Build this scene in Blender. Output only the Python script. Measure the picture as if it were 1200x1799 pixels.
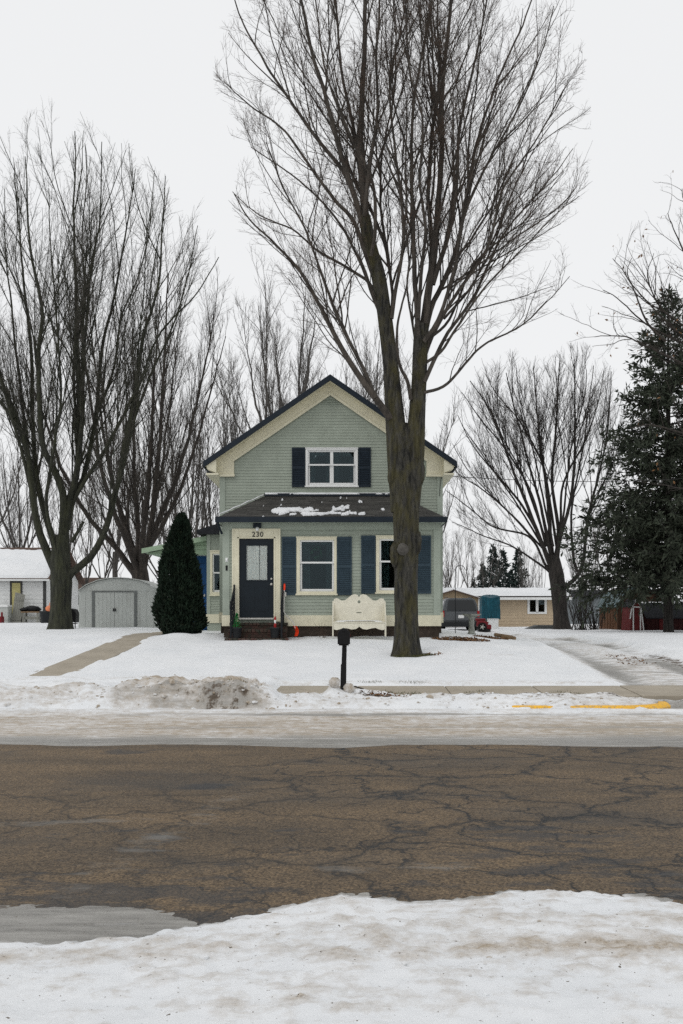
import bpy, bmesh, math, random
import numpy as np
from mathutils import Vector

# ------------------------------------------------------------------ camera, sky, sun, exposure
for o in list(bpy.data.objects):
    bpy.data.objects.remove(o, do_unlink=True)
SC = bpy.context.scene
COL = SC.collection
CAM_Z = 1.65
HZ = 1075.0          # horizon row in the photograph
FPX = 1750.0         # focal length in photograph pixels
cam_d = bpy.data.cameras.new('camera')
cam = bpy.data.objects.new('camera', cam_d)
COL.objects.link(cam)
cam.location = (0, 0, CAM_Z)
cam.rotation_euler = (math.radians(90), 0, 0)
cam_d.sensor_fit = 'VERTICAL'
cam_d.sensor_height = 36.0
cam_d.sensor_width = 24.0
cam_d.lens = FPX / 1799 * 36.0
cam_d.shift_y = (HZ - 899.5) / 1799
cam_d.clip_start = 0.1
cam_d.clip_end = 3000
SC.camera = cam

SUN_EL, SUN_AZ = math.radians(52), math.radians(215)
w = bpy.data.worlds.new('World')
SC.world = w
w.use_nodes = True
nt = w.node_tree
bg = nt.nodes['Background']
sky = nt.nodes.new('ShaderNodeTexSky')
sky.sky_type = 'NISHITA'
sky.sun_disc = False
sky.sun_elevation = SUN_EL
sky.sun_rotation = SUN_AZ
sky.dust_density = 4.0
sc_ = nt.nodes.new('ShaderNodeVectorMath'); sc_.operation = 'SCALE'; sc_.inputs['Scale'].default_value = 0.1
hs = nt.nodes.new('ShaderNodeHueSaturation'); hs.inputs['Saturation'].default_value = 0.15
mx = nt.nodes.new('ShaderNodeMix'); mx.data_type = 'RGBA'
mx.inputs['Factor'].default_value = 0.88      # overcast: an even cloud sheet hides nearly all of the clear sky
mx.inputs['B'].default_value = (0.945, 0.955, 0.965, 1)
nt.links.new(sky.outputs[0], sc_.inputs[0])
nt.links.new(sc_.outputs[0], hs.inputs['Color'])
nt.links.new(hs.outputs[0], mx.inputs['A'])
nt.links.new(mx.outputs['Result'], bg.inputs['Color'])
bg.inputs['Strength'].default_value = 1.0

sun_d = bpy.data.lights.new('sun', 'SUN')
sun_d.energy = 0.5
sun_d.angle = math.radians(25)
sun_d.color = (1.0, 0.97, 0.93)
sun = bpy.data.objects.new('sun', sun_d)
COL.objects.link(sun)
sun.location = (-10, -10, 30)
sd = Vector((math.sin(SUN_AZ) * math.cos(SUN_EL), math.cos(SUN_AZ) * math.cos(SUN_EL), math.sin(SUN_EL)))
sun.rotation_euler = sd.to_track_quat('Z', 'Y').to_euler()

vs = SC.view_settings
vs.view_transform = 'Standard'
vs.look = 'None'
vs.gamma = 1.0
vs.exposure = 0.0
vs.use_curve_mapping = False
SC.render.engine = 'CYCLES'
SC.cycles.max_bounces = 8
SC.cycles.transparent_max_bounces = 12
SC.cycles.use_denoising = False      # keep the fine grain of the picture instead of smearing twigs and siding

# ------------------------------------------------------------------ helpers
def X(px, Y): return (px - 600.0) * Y / FPX
def Z(row, Y): return CAM_Z - (row - HZ) * Y / FPX
def P3(px, row, Y): return (X(px, Y), Y, Z(row, Y))

def lin(r, g, b):
    f = lambda c: (c / 255 / 12.92) if c / 255 <= 0.04045 else ((c / 255 + 0.055) / 1.055) ** 2.4
    return (f(r), f(g), f(b), 1)

def tag(o, label=None, cat=None, group=None, kind=None):
    if label: o['label'] = label
    if cat: o['category'] = cat
    if group: o['group'] = group
    if kind: o['kind'] = kind
    return o

def empty(name, loc, label=None, cat=None, group=None, rz=0.0):
    o = bpy.data.objects.new(name, None)
    COL.objects.link(o)
    o.location = loc
    o.rotation_euler = (0, 0, rz)
    o.empty_display_size = 0.2
    return tag(o, label, cat, group)

_inv = {}
def link_mesh(name, me, mats, parent=None, world=True):
    """Mesh vertices are in world space when world=True; parents are unrotated or handled by local building."""
    if not isinstance(mats, (list, tuple)): mats = [mats]
    for m in mats:
        if m is not None: me.materials.append(m)
    o = bpy.data.objects.new(name, me)
    COL.objects.link(o)
    if parent is not None:
        o.parent = parent
        if world:
            off = Vector((0, 0, 0)); p = parent
            while p is not None:
                off += p.location; p = p.parent
            o.location = -off
    return o

class MB:
    def __init__(s): s.v, s.f, s.m, s.sm = [], [], [], []
    def add(s, verts, faces, mat=0, smooth=False):
        n = len(s.v)
        s.v += [tuple(p) for p in verts]
        s.f += [tuple(i + n for i in f) for f in faces]
        s.m += [mat] * len(faces); s.sm += [smooth] * len(faces)
    def box(s, x0, x1, y0, y1, z0, z1, mat=0):
        if x0 > x1: x0, x1 = x1, x0
        if y0 > y1: y0, y1 = y1, y0
        if z0 > z1: z0, z1 = z1, z0
        v = [(x, y, z) for z in (z0, z1) for y in (y0, y1) for x in (x0, x1)]
        s.add(v, [(0, 2, 3, 1), (4, 5, 7, 6), (0, 1, 5, 4), (2, 6, 7, 3), (0, 4, 6, 2), (1, 3, 7, 5)], mat)
    def hexa(s, v8, mat=0):
        s.add(v8, [(0, 2, 3, 1), (4, 5, 7, 6), (0, 1, 5, 4), (2, 6, 7, 3), (0, 4, 6, 2), (1, 3, 7, 5)], mat)
    def prism(s, pts, y0, y1, mat=0):
        """polygon in xz (counter-clockwise seen from -y) extruded along y"""
        n = len(pts)
        v = [(x, y0, z) for x, z in pts] + [(x, y1, z) for x, z in pts]
        f = [tuple(range(n)), tuple(range(2 * n - 1, n - 1, -1))]
        f += [(i, i + n, (i + 1) % n + n, (i + 1) % n) for i in range(n)]
        s.add(v, f, mat)
    def prism_x(s, pts, x0, x1, mat=0):
        n = len(pts)
        v = [(x0, y, z) for y, z in pts] + [(x1, y, z) for y, z in pts]
        f = [tuple(range(n - 1, -1, -1)), tuple(range(n, 2 * n))]
        f += [(i, (i + 1) % n, (i + 1) % n + n, i + n) for i in range(n)]
        s.add(v, f, mat)
    def tube(s, pts, rad, n=8, mat=0, caps=True):
        pts = [Vector(p) for p in pts]
        if not isinstance(rad, (list, tuple)): rad = [rad] * len(pts)
        v = []
        d0 = (pts[-1] - pts[0])
        ref = Vector((1, 0, 0)) if abs(d0.normalized().x) < 0.8 else Vector((0, 1, 0))
        for i, p in enumerate(pts):
            t = (pts[min(i + 1, len(pts) - 1)] - pts[max(i - 1, 0)]).normalized()
            u = t.cross(ref).normalized(); w_ = t.cross(u)
            for k in range(n):
                a = 2 * math.pi * k / n
                v.append(p + (u * math.cos(a) + w_ * math.sin(a)) * rad[i])
        f = []
        for i in range(len(pts) - 1):
            for k in range(n):
                f.append((i * n + k, i * n + (k + 1) % n, (i + 1) * n + (k + 1) % n, (i + 1) * n + k))
        s.add(v, f, mat, True)
        if caps:
            L = len(pts) - 1
            s.add([v[k] for k in range(n)], [tuple(range(n - 1, -1, -1))], mat)
            s.add([v[L * n + k] for k in range(n)], [tuple(range(n))], mat)
    def lathe(s, prof, c=(0, 0, 0), n=20, mat=0):
        v, f = [], []
        for r, z in prof:
            for k in range(n):
                a = 2 * math.pi * k / n
                v.append((c[0] + r * math.cos(a), c[1] + r * math.sin(a), c[2] + z))
        for i in range(len(prof) - 1):
            for k in range(n):
                f.append((i * n + k, i * n + (k + 1) % n, (i + 1) * n + (k + 1) % n, (i + 1) * n + k))
        s.add(v, f, mat, True)
        s.add(v[:n], [tuple(range(n - 1, -1, -1))], mat)
        s.add(v[-n:], [tuple(range(n))], mat)
    def blob(s, c, r, n=10, m=7, jit=0.0, rng=None, mat=0, flat=1.0):
        v, f = [], []
        rng = rng or random
        for i in range(m + 1):
            th = math.pi * i / m
            for k in range(n):
                a = 2 * math.pi * k / n
                q = 1 + (rng.uniform(-jit, jit) if 0 < i < m else 0)
                v.append((c[0] + r[0] * q * math.sin(th) * math.cos(a), c[1] + r[1] * q * math.sin(th) * math.sin(a), c[2] + r[2] * q * math.cos(th)))
        for i in range(m):
            for k in range(n):
                f.append((i * n + k, (i + 1) * n + k, (i + 1) * n + (k + 1) % n, i * n + (k + 1) % n))
        s.add(v, f, mat, True)
    def build(s, name, mats, parent=None, bevel=0.0, world=True):
        me = bpy.data.meshes.new(name)
        me.from_pydata(s.v, [], s.f)
        me.polygons.foreach_set('material_index', s.m)
        me.polygons.foreach_set('use_smooth', s.sm)
        me.update()
        o = link_mesh(name, me, mats, parent, world)
        if bevel > 0:
            b = o.modifiers.new('bevel', 'BEVEL'); b.width = bevel; b.segments = 2; b.limit_method = 'ANGLE'
        return o

def np_mesh(name, V, F, smooth=True):
    """V (n,3), F (m,4) or (m,3) numpy arrays"""
    me = bpy.data.meshes.new(name)
    V = np.ascontiguousarray(V, dtype=np.float32); F = np.ascontiguousarray(F, dtype=np.int32)
    k = F.shape[1]
    me.vertices.add(len(V)); me.vertices.foreach_set('co', V.ravel())
    me.loops.add(F.size); me.loops.foreach_set('vertex_index', F.ravel())
    me.polygons.add(len(F)); me.polygons.foreach_set('loop_start', np.arange(0, F.size, k, dtype=np.int32))
    me.polygons.foreach_set('use_smooth', np.full(len(F), smooth, dtype=bool))
    me.update(calc_edges=True)
    return me

def _hash(ix, iy, seed):
    h = (ix.astype(np.int64) * 374761393 + iy.astype(np.int64) * 668265263 + seed * 974711) & 0xffffffff
    h = ((h ^ (h >> 13)) * 1274126177) & 0xffffffff
    return ((h ^ (h >> 16)) & 0xffffff) / float(0xffffff)

def vnoise(x, y, seed=0):
    ix, iy = np.floor(x), np.floor(y)
    fx, fy = x - ix, y - iy
    fx, fy = fx * fx * (3 - 2 * fx), fy * fy * (3 - 2 * fy)
    a, b = _hash(ix, iy, seed), _hash(ix + 1, iy, seed)
    c, d = _hash(ix, iy + 1, seed), _hash(ix + 1, iy + 1, seed)
    return (a * (1 - fx) + b * fx) * (1 - fy) + (c * (1 - fx) + d * fx) * fy

def fbm(x, y, seed=0, oct=4):
    s, a, t = 0, 0.5, 0
    for i in range(oct):
        s = s + a * vnoise(x * 2 ** i + 17.3 * i, y * 2 ** i - 9.1 * i, seed + i); t += a; a *= 0.5
    return s / t          # 0..1

def sstep(a, b, v):
    t = np.clip((v - a) / (b - a), 0, 1)
    return t * t * (3 - 2 * t)

# ------------------------------------------------------------------ materials
def mat_new(name, rough=0.7):
    m = bpy.data.materials.new(name); m.use_nodes = True
    b = m.node_tree.nodes['Principled BSDF']
    b.inputs['Roughness'].default_value = rough
    return m, m.node_tree, b

def N(nt, t, **kw):
    n = nt.nodes.new(t)
    for k, v in kw.items():
        if k in n.inputs: n.inputs[k].default_value = v
        else: setattr(n, k, v)
    return n

def noise(nt, scale, detail=5, rough=0.6, vec=None, dist=0.0):
    n = N(nt, 'ShaderNodeTexNoise'); n.inputs['Scale'].default_value = scale
    n.inputs['Detail'].default_value = detail; n.inputs['Roughness'].default_value = rough
    n.inputs['Distortion'].default_value = dist
    if vec is not None: nt.links.new(vec, n.inputs['Vector'])
    return n

def ramp(nt, src, p0, p1, c0=(0, 0, 0, 1), c1=(1, 1, 1, 1)):
    r = N(nt, 'ShaderNodeValToRGB')
    r.color_ramp.elements[0].position = p0; r.color_ramp.elements[0].color = c0
    r.color_ramp.elements[1].position = p1; r.color_ramp.elements[1].color = c1
    nt.links.new(src, r.inputs['Fac'])
    return r

def mix(nt, fac, a, b, mode='MIX'):
    n = N(nt, 'ShaderNodeMix'); n.data_type = 'RGBA'; n.blend_type = mode
    for sock, val in (('Factor', fac), ('A', a), ('B', b)):
        if isinstance(val, bpy.types.NodeSocket): nt.links.new(val, n.inputs[sock])
        else: n.inputs[sock].default_value = val
    return n.outputs['Result']

def math_n(nt, op, a, b=0.0, clamp=False):
    n = N(nt, 'ShaderNodeMath'); n.operation = op; n.use_clamp = clamp
    for i, val in enumerate((a, b)):
        if isinstance(val, bpy.types.NodeSocket): nt.links.new(val, n.inputs[i])
        else: n.inputs[i].default_value = val
    return n.outputs[0]

def objcoord(nt, scale=(1, 1, 1)):
    g = N(nt, 'ShaderNodeNewGeometry')
    mp = N(nt, 'ShaderNodeMapping'); mp.inputs['Scale'].default_value = scale
    nt.links.new(g.outputs['Position'], mp.inputs['Vector'])
    return mp.outputs[0]

def bump(nt, b, h, strength=0.4, dist=0.02):
    n = N(nt, 'ShaderNodeBump'); n.inputs['Strength'].default_value = strength; n.inputs['Distance'].default_value = dist
    nt.links.new(h, n.inputs['Height']); nt.links.new(n.outputs[0], b.inputs['Normal'])

def paint(name, col, rough=0.6, var=0.12, scale=6, grime=None, stretch=(1, 1, 1), bs=0.15, fine=90, spec=0.22):
    m, t, b = mat_new(name, rough)
    v = objcoord(t, stretch)
    n = noise(t, scale, 6, 0.65, v)
    b.inputs['Specular IOR Level'].default_value = spec
    dark = tuple(c * (1 - var * 2) for c in col[:3]) + (1,)
    lite = tuple(min(1, c * (1 + var)) for c in col[:3]) + (1,)
    c = ramp(t, n.outputs[0], 0.3, 0.7, dark, lite).outputs[0]
    if grime:
        g = noise(t, scale * 2.3, 8, 0.7, v)
        c = mix(t, ramp(t, g.outputs[0], 0.55, 0.75).outputs[0], c, grime)
    t.links.new(c, b.inputs['Base Color'])
    n2 = noise(t, fine, 4, 0.6, v)
    bump(t, b, n2.outputs[0], bs, 0.004)
    return m

M = {}
M['siding'] = paint('sage_siding_paint', (0.335, 0.375, 0.315, 1), 0.6, 0.06, 3, (0.27, 0.305, 0.25, 1))
M['siding_trim'] = paint('sage_trim_paint', (0.345, 0.39, 0.33, 1), 0.55, 0.05, 3)
M['green_trim'] = paint('pale_green_paint', (0.30, 0.40, 0.28, 1), 0.6, 0.08, 3)
M['cream'] = paint('cream_paint', (0.72, 0.685, 0.525, 1), 0.55, 0.05, 4, (0.60, 0.56, 0.42, 1))
M['bench'] = paint('cream_bench_paint', (0.75, 0.715, 0.59, 1), 0.55, 0.06, 8, (0.58, 0.54, 0.42, 1))
M['white'] = paint('white_vinyl', (0.78, 0.79, 0.78, 1), 0.45, 0.03, 5)
M['navy'] = paint('navy_paint', (0.012, 0.019, 0.028, 1), 0.5, 0.12, 5)
M['shutter_low'] = paint('slate_blue_paint', (0.034, 0.058, 0.077, 1), 0.55, 0.1, 4)
M['shutter_up'] = paint('dark_blue_paint', (0.012, 0.021, 0.032, 1), 0.55, 0.1, 4)
M['door_navy'] = paint('navy_door_paint', (0.007, 0.013, 0.019, 1), 0.4, 0.1, 4)
M['blue_door'] = paint('bright_blue_paint', (0.008, 0.065, 0.19, 1), 0.5, 0.1, 5)
M['foundation'] = paint('brown_foundation', (0.055, 0.042, 0.033, 1), 0.9, 0.25, 9, (0.03, 0.025, 0.02, 1), bs=0.6, fine=40)
M['metal'] = paint('brushed_nickel', (0.55, 0.54, 0.5, 1), 0.35, 0.05, 20)
M['black_iron'] = paint('black_iron', (0.008, 0.010, 0.013, 1), 0.5, 0.1, 10)
M['black_plastic'] = paint('black_plastic', (0.006, 0.006, 0.007, 1), 0.45, 0.1, 10)
M['planter'] = paint('charcoal_planter', (0.022, 0.024, 0.026, 1), 0.7, 0.1, 15)
M['fake_green'] = paint('bright_green_plastic', (0.025, 0.27, 0.07, 1), 0.55, 0.25, 40)
M['orange'] = paint('orange_plastic', (0.85, 0.055, 0.015, 1), 0.45, 0.05, 8)
M['red'] = paint('red_paint', (0.17, 0.010, 0.016, 1), 0.35, 0.1, 6)
M['white_paint'] = paint('flaking_white_paint', (0.72, 0.73, 0.72, 1), 0.7, 0.06, 3, (0.42, 0.42, 0.40, 1), (1, 1, 4))
M['grey_trim'] = paint('dark_grey_trim', (0.06, 0.06, 0.058, 1), 0.6, 0.1, 6)
M['shed'] = paint('shed_steel', (0.47, 0.49, 0.465, 1), 0.5, 0.05, 2, (0.38, 0.39, 0.365, 1), (1, 1, 0.4))
M['shed_trim'] = paint('shed_trim_grey', (0.155, 0.165, 0.16, 1), 0.5, 0.06, 4)
M['weathered'] = paint('weathered_board', (0.25, 0.25, 0.22, 1), 0.85, 0.2, 6, (0.10, 0.10, 0.09, 1), (6, 6, 0.6))
M['yellow_pane'] = paint('yellowed_blind', (0.50, 0.45, 0.20, 1), 0.5, 0.08, 4)
M['tan_siding'] = paint('tan_vinyl', (0.50, 0.40, 0.28, 1), 0.6, 0.04, 2)
M['tan_gable'] = paint('tan_gable', (0.33, 0.25, 0.16, 1), 0.7, 0.08, 4)
M['teal_tarp'] = paint('teal_tarp', (0.012, 0.085, 0.12, 1), 0.5, 0.3, 5, (0.02, 0.13, 0.17, 1), (3, 3, 0.5))
M['suv_grey'] = paint('silver_car_paint', (0.10, 0.108, 0.115, 1), 0.35, 0.06, 3, (0.12, 0.12, 0.12, 1))
M['suv_dark'] = paint('dark_car_trim', (0.02, 0.022, 0.024, 1), 0.5, 0.1, 6)
M['red_lens'] = paint('red_lens', (0.35, 0.01, 0.012, 1), 0.25, 0.05, 6)
M['tyre'] = paint('tyre_rubber', (0.012, 0.012, 0.012, 1), 0.85, 0.15, 20)
M['stone'] = paint('mottled_concrete', (0.32, 0.33, 0.30, 1), 0.9, 0.3, 14, (0.15, 0.17, 0.12, 1), bs=0.7, fine=40)
M['barn_wood'] = paint('brown_barn_wood', (0.085, 0.045, 0.028, 1), 0.85, 0.25, 4, (0.04, 0.025, 0.018, 1), (8, 8, 0.5))
M['gate_wood'] = paint('orange_brown_wood', (0.17, 0.085, 0.045, 1), 0.85, 0.25, 5, (0.07, 0.04, 0.025, 1), (8, 8, 0.5))
M['teal_roof'] = paint('teal_metal_roof', (0.075, 0.13, 0.14, 1), 0.45, 0.08, 3)
M['playhouse_red'] = paint('barn_red_paint', (0.115, 0.014, 0.014, 1), 0.65, 0.12, 5)
M['red_wall'] = paint('dark_red_boards', (0.05, 0.011, 0.010, 1), 0.7, 0.25, 4, (0.05, 0.015, 0.012, 1))
M['charcoal_roof'] = paint('charcoal_roof', (0.022, 0.024, 0.028, 1), 0.85, 0.2, 8)
M['brown_roof'] = paint('brown_roof', (0.10, 0.065, 0.05, 1), 0.85, 0.15, 8)
M['curtain'] = paint('sheer_curtain', (0.19, 0.21, 0.20, 1), 0.9, 0.12, 8, None, (8, 1, 0.6))
M['door_curtain'] = paint('door_lace_curtain', (0.80, 0.80, 0.75, 1), 0.9, 0.10, 14, (0.6, 0.6, 0.56, 1), (4, 1, 1))
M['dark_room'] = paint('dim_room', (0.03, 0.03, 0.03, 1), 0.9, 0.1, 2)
M['log'] = paint('split_log', (0.22, 0.15, 0.09, 1), 0.9, 0.25, 12, (0.10, 0.07, 0.05, 1))
M['leaf_dead'] = paint('dead_leaf', (0.19, 0.10, 0.045, 1), 0.8, 0.3, 10)
M['grass'] = paint('winter_grass', (0.085, 0.085, 0.035, 1), 0.9, 0.3, 15)
M['wire'] = paint('wire_black', (0.02, 0.02, 0.02, 1), 0.6, 0.05, 10)
M['peach'] = paint('orange_bag', (0.75, 0.25, 0.12, 1), 0.5, 0.1, 10)
M['red_white'] = paint('red_figure', (0.35, 0.02, 0.02, 1), 0.6, 0.1, 10)
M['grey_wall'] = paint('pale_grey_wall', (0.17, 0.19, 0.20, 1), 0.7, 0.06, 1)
M['deck'] = paint('grey_deck', (0.09, 0.095, 0.095, 1), 0.8, 0.2, 6)

def m_glass(name='window_glass', tint=(0.56, 0.64, 0.65, 1), ior=1.42):
    m = bpy.data.materials.new(name); m.use_nodes = True
    t = m.node_tree; t.nodes.clear()
    out = N(t, 'ShaderNodeOutputMaterial')
    tr = N(t, 'ShaderNodeBsdfTransparent'); tr.inputs[0].default_value = tint
    gl = N(t, 'ShaderNodeBsdfGlossy'); gl.inputs['Roughness'].default_value = 0.02; gl.inputs['Color'].default_value = (0.75, 0.92, 1.0, 1)
    fr = N(t, 'ShaderNodeFresnel'); fr.inputs['IOR'].default_value = ior
    ms = N(t, 'ShaderNodeMixShader')
    t.links.new(fr.outputs[0], ms.inputs[0]); t.links.new(tr.outputs[0], ms.inputs[1]); t.links.new(gl.outputs[0], ms.inputs[2])
    t.links.new(ms.outputs[0], out.inputs[0])
    return m
M['glass'] = m_glass()
M['door_glass'] = m_glass('door_glass', (0.97, 0.97, 0.96, 1), 1.4)

def m_carglass():
    m, t, b = mat_new('car_glass', 0.06)
    b.inputs['Base Color'].default_value = (0.004, 0.006, 0.008, 1)
    return m
M['car_glass'] = m_carglass()

def m_bark(name, c0, c1, moss=None, scale=9.0, mossf=(0.5, 0.7)):
    m, t, b = mat_new(name, 0.95)
    v = objcoord(t, (1, 1, 0.16))
    n = noise(t, scale, 8, 0.7, v, 0.4)
    c = ramp(t, n.outputs[0], 0.40, 0.62, c0, c1).outputs[0]
    if moss:
        v2 = objcoord(t, (1, 1, 0.45))
        g = noise(t, 3.2, 7, 0.7, v2)
        f = math_n(t, 'MULTIPLY', ramp(t, g.outputs[0], mossf[0], mossf[1]).outputs[0], 0.75)
        c = mix(t, f, c, mix(t, n.outputs[0], tuple(x * .4 for x in moss[:3]) + (1,), tuple(min(1, x * 1.5) for x in moss[:3]) + (1,)))
    t.links.new(c, b.inputs['Base Color'])
    n2 = noise(t, scale * 2.2, 8, 0.7, v, 0.6)
    bump(t, b, n2.outputs[0], 1.0, 0.06)
    return m
M['bark_main'] = m_bark('maple_bark', (0.006, 0.006, 0.005, 1), (0.074, 0.070, 0.058, 1), (0.066, 0.058, 0.016, 1), 15, (0.44, 0.60))
M['scar'] = paint('weathered_wood_scar', (0.085, 0.08, 0.072, 1), 0.95, 0.25, 12, (0.06, 0.055, 0.05, 1), bs=0.6, fine=40)
M['branch_main'] = m_bark('maple_branch', (0.035, 0.030, 0.025, 1), (0.10, 0.085, 0.07, 1), None, 9)
M['twig_main'] = paint('maple_twig', (0.085, 0.058, 0.043, 1), 0.9, 0.15, 3)
M['bark_left'] = m_bark('green_grey_bark', (0.012, 0.013, 0.009, 1), (0.052, 0.054, 0.036, 1), (0.044, 0.048, 0.020, 1), 12, (0.45, 0.7))
M['twig_left'] = paint('left_twig', (0.088, 0.080, 0.068, 1), 0.9, 0.15, 3)  # twig colour lightened and greyed a little to suggest haze
M['bark_dark'] = m_bark('dark_bark', (0.016, 0.014, 0.012, 1), (0.050, 0.043, 0.038, 1), None, 10)
M['twig_dark'] = paint('dark_twig', (0.055, 0.046, 0.038, 1), 0.9, 0.15, 3)
M['bark_hazed'] = m_bark('hazed_bark', (0.040, 0.036, 0.032, 1), (0.105, 0.096, 0.086, 1), None, 8)  # bark paled so the colour carries the distance haze
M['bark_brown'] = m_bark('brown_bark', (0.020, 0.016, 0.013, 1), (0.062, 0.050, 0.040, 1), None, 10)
M['twig_hazed'] = paint('hazed_twig', (0.115, 0.105, 0.096, 1), 0.9, 0.15, 3)  # lighter twigs stand in for haze over the far trees
M['needle'] = paint('spruce_needle', (0.050, 0.062, 0.042, 1), 0.8, 0.42, 2.0, (0.072, 0.062, 0.042, 1))
M['needle_far'] = paint('far_spruce_needle', (0.020, 0.034, 0.030, 1), 0.85, 0.25, 1.0)
M['arbor'] = paint('arborvitae_spray', (0.012, 0.025, 0.014, 1), 0.8, 0.42, 5, (0.035, 0.034, 0.014, 1))

def m_shingle(name, c0, c1):
    m, t, b = mat_new(name, 0.95)
    v = objcoord(t)
    n = noise(t, 5, 6, 0.7, v); g = noise(t, 160, 2, 0.5, v)
    c = ramp(t, n.outputs[0], 0.3, 0.7, c0, c1).outputs[0]
    c = mix(t, ramp(t, g.outputs[0], 0.35, 0.75).outputs[0], c, tuple(x * 1.7 for x in c1[:3]) + (1,))
    at = N(t, 'ShaderNodeAttribute'); at.attribute_name = 'tone'
    c = mix(t, 1.0, c, at.outputs['Color'], 'MULTIPLY')
    t.links.new(c, b.inputs['Base Color'])
    bump(t, b, g.outputs[0], 0.4, 0.004)
    return m
M['shingle'] = m_shingle('asphalt_shingle', (0.020, 0.020, 0.019, 1), (0.042, 0.040, 0.036, 1))

def m_brick():
    m, t, b = mat_new('mossy_brick', 0.9)
    v = objcoord(t)
    n = noise(t, 14, 5, 0.7, v); g = noise(t, 7, 6, 0.7, v)
    c = ramp(t, n.outputs[0], 0.35, 0.7, (0.040, 0.020, 0.015, 1), (0.125, 0.052, 0.040, 1)).outputs[0]
    c = mix(t, ramp(t, g.outputs[0], 0.42, 0.56).outputs[0], c, (0.028, 0.028, 0.019, 1))
    t.links.new(c, b.inputs['Base Color'])
    bump(t, b, n.outputs[0], 0.5, 0.01)
    return m
M['brick'] = m_brick()

def m_concrete(name, c0, c1):
    m, t, b = mat_new(name, 0.9)
    v = objcoord(t)
    n = noise(t, 1.6, 7, 0.65, v); g = noise(t, 90, 3, 0.6, v); s = noise(t, 6, 6, 0.75, v)
    c = ramp(t, n.outputs[0], 0.3, 0.7, c0, c1).outputs[0]
    c = mix(t, math_n(t, 'MULTIPLY', ramp(t, g.outputs[0], 0.4, 0.7).outputs[0], 0.3), c, tuple(x * 0.6 for x in c0[:3]) + (1,))
    c = mix(t, math_n(t, 'MULTIPLY', ramp(t, s.outputs[0], 0.56, 0.72).outputs[0], 0.6), c, tuple(x * 0.65 for x in c0[:3]) + (1,))
    t.links.new(c, b.inputs['Base Color'])
    bump(t, b, g.outputs[0], 0.3, 0.004)
    return m
M['concrete'] = m_concrete('tan_concrete', (0.29, 0.255, 0.20, 1), (0.40, 0.355, 0.285, 1))
M['kerb_concrete'] = m_concrete('kerb_concrete', (0.22, 0.21, 0.19, 1), (0.33, 0.31, 0.28, 1))

def m_yellow():
    m, t, b = mat_new('yellow_kerb_paint', 0.75)
    v = objcoord(t)
    n = noise(t, 22, 7, 0.75, v)
    c = ramp(t, n.outputs[0], 0.38, 0.50, (0.30, 0.24, 0.16, 1), (0.82, 0.45, 0.028, 1)).outputs[0]
    t.links.new(c, b.inputs['Base Color']); bump(t, b, n.outputs[0], 0.4, 0.006)
    return m
M['yellow'] = m_yellow()

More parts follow.
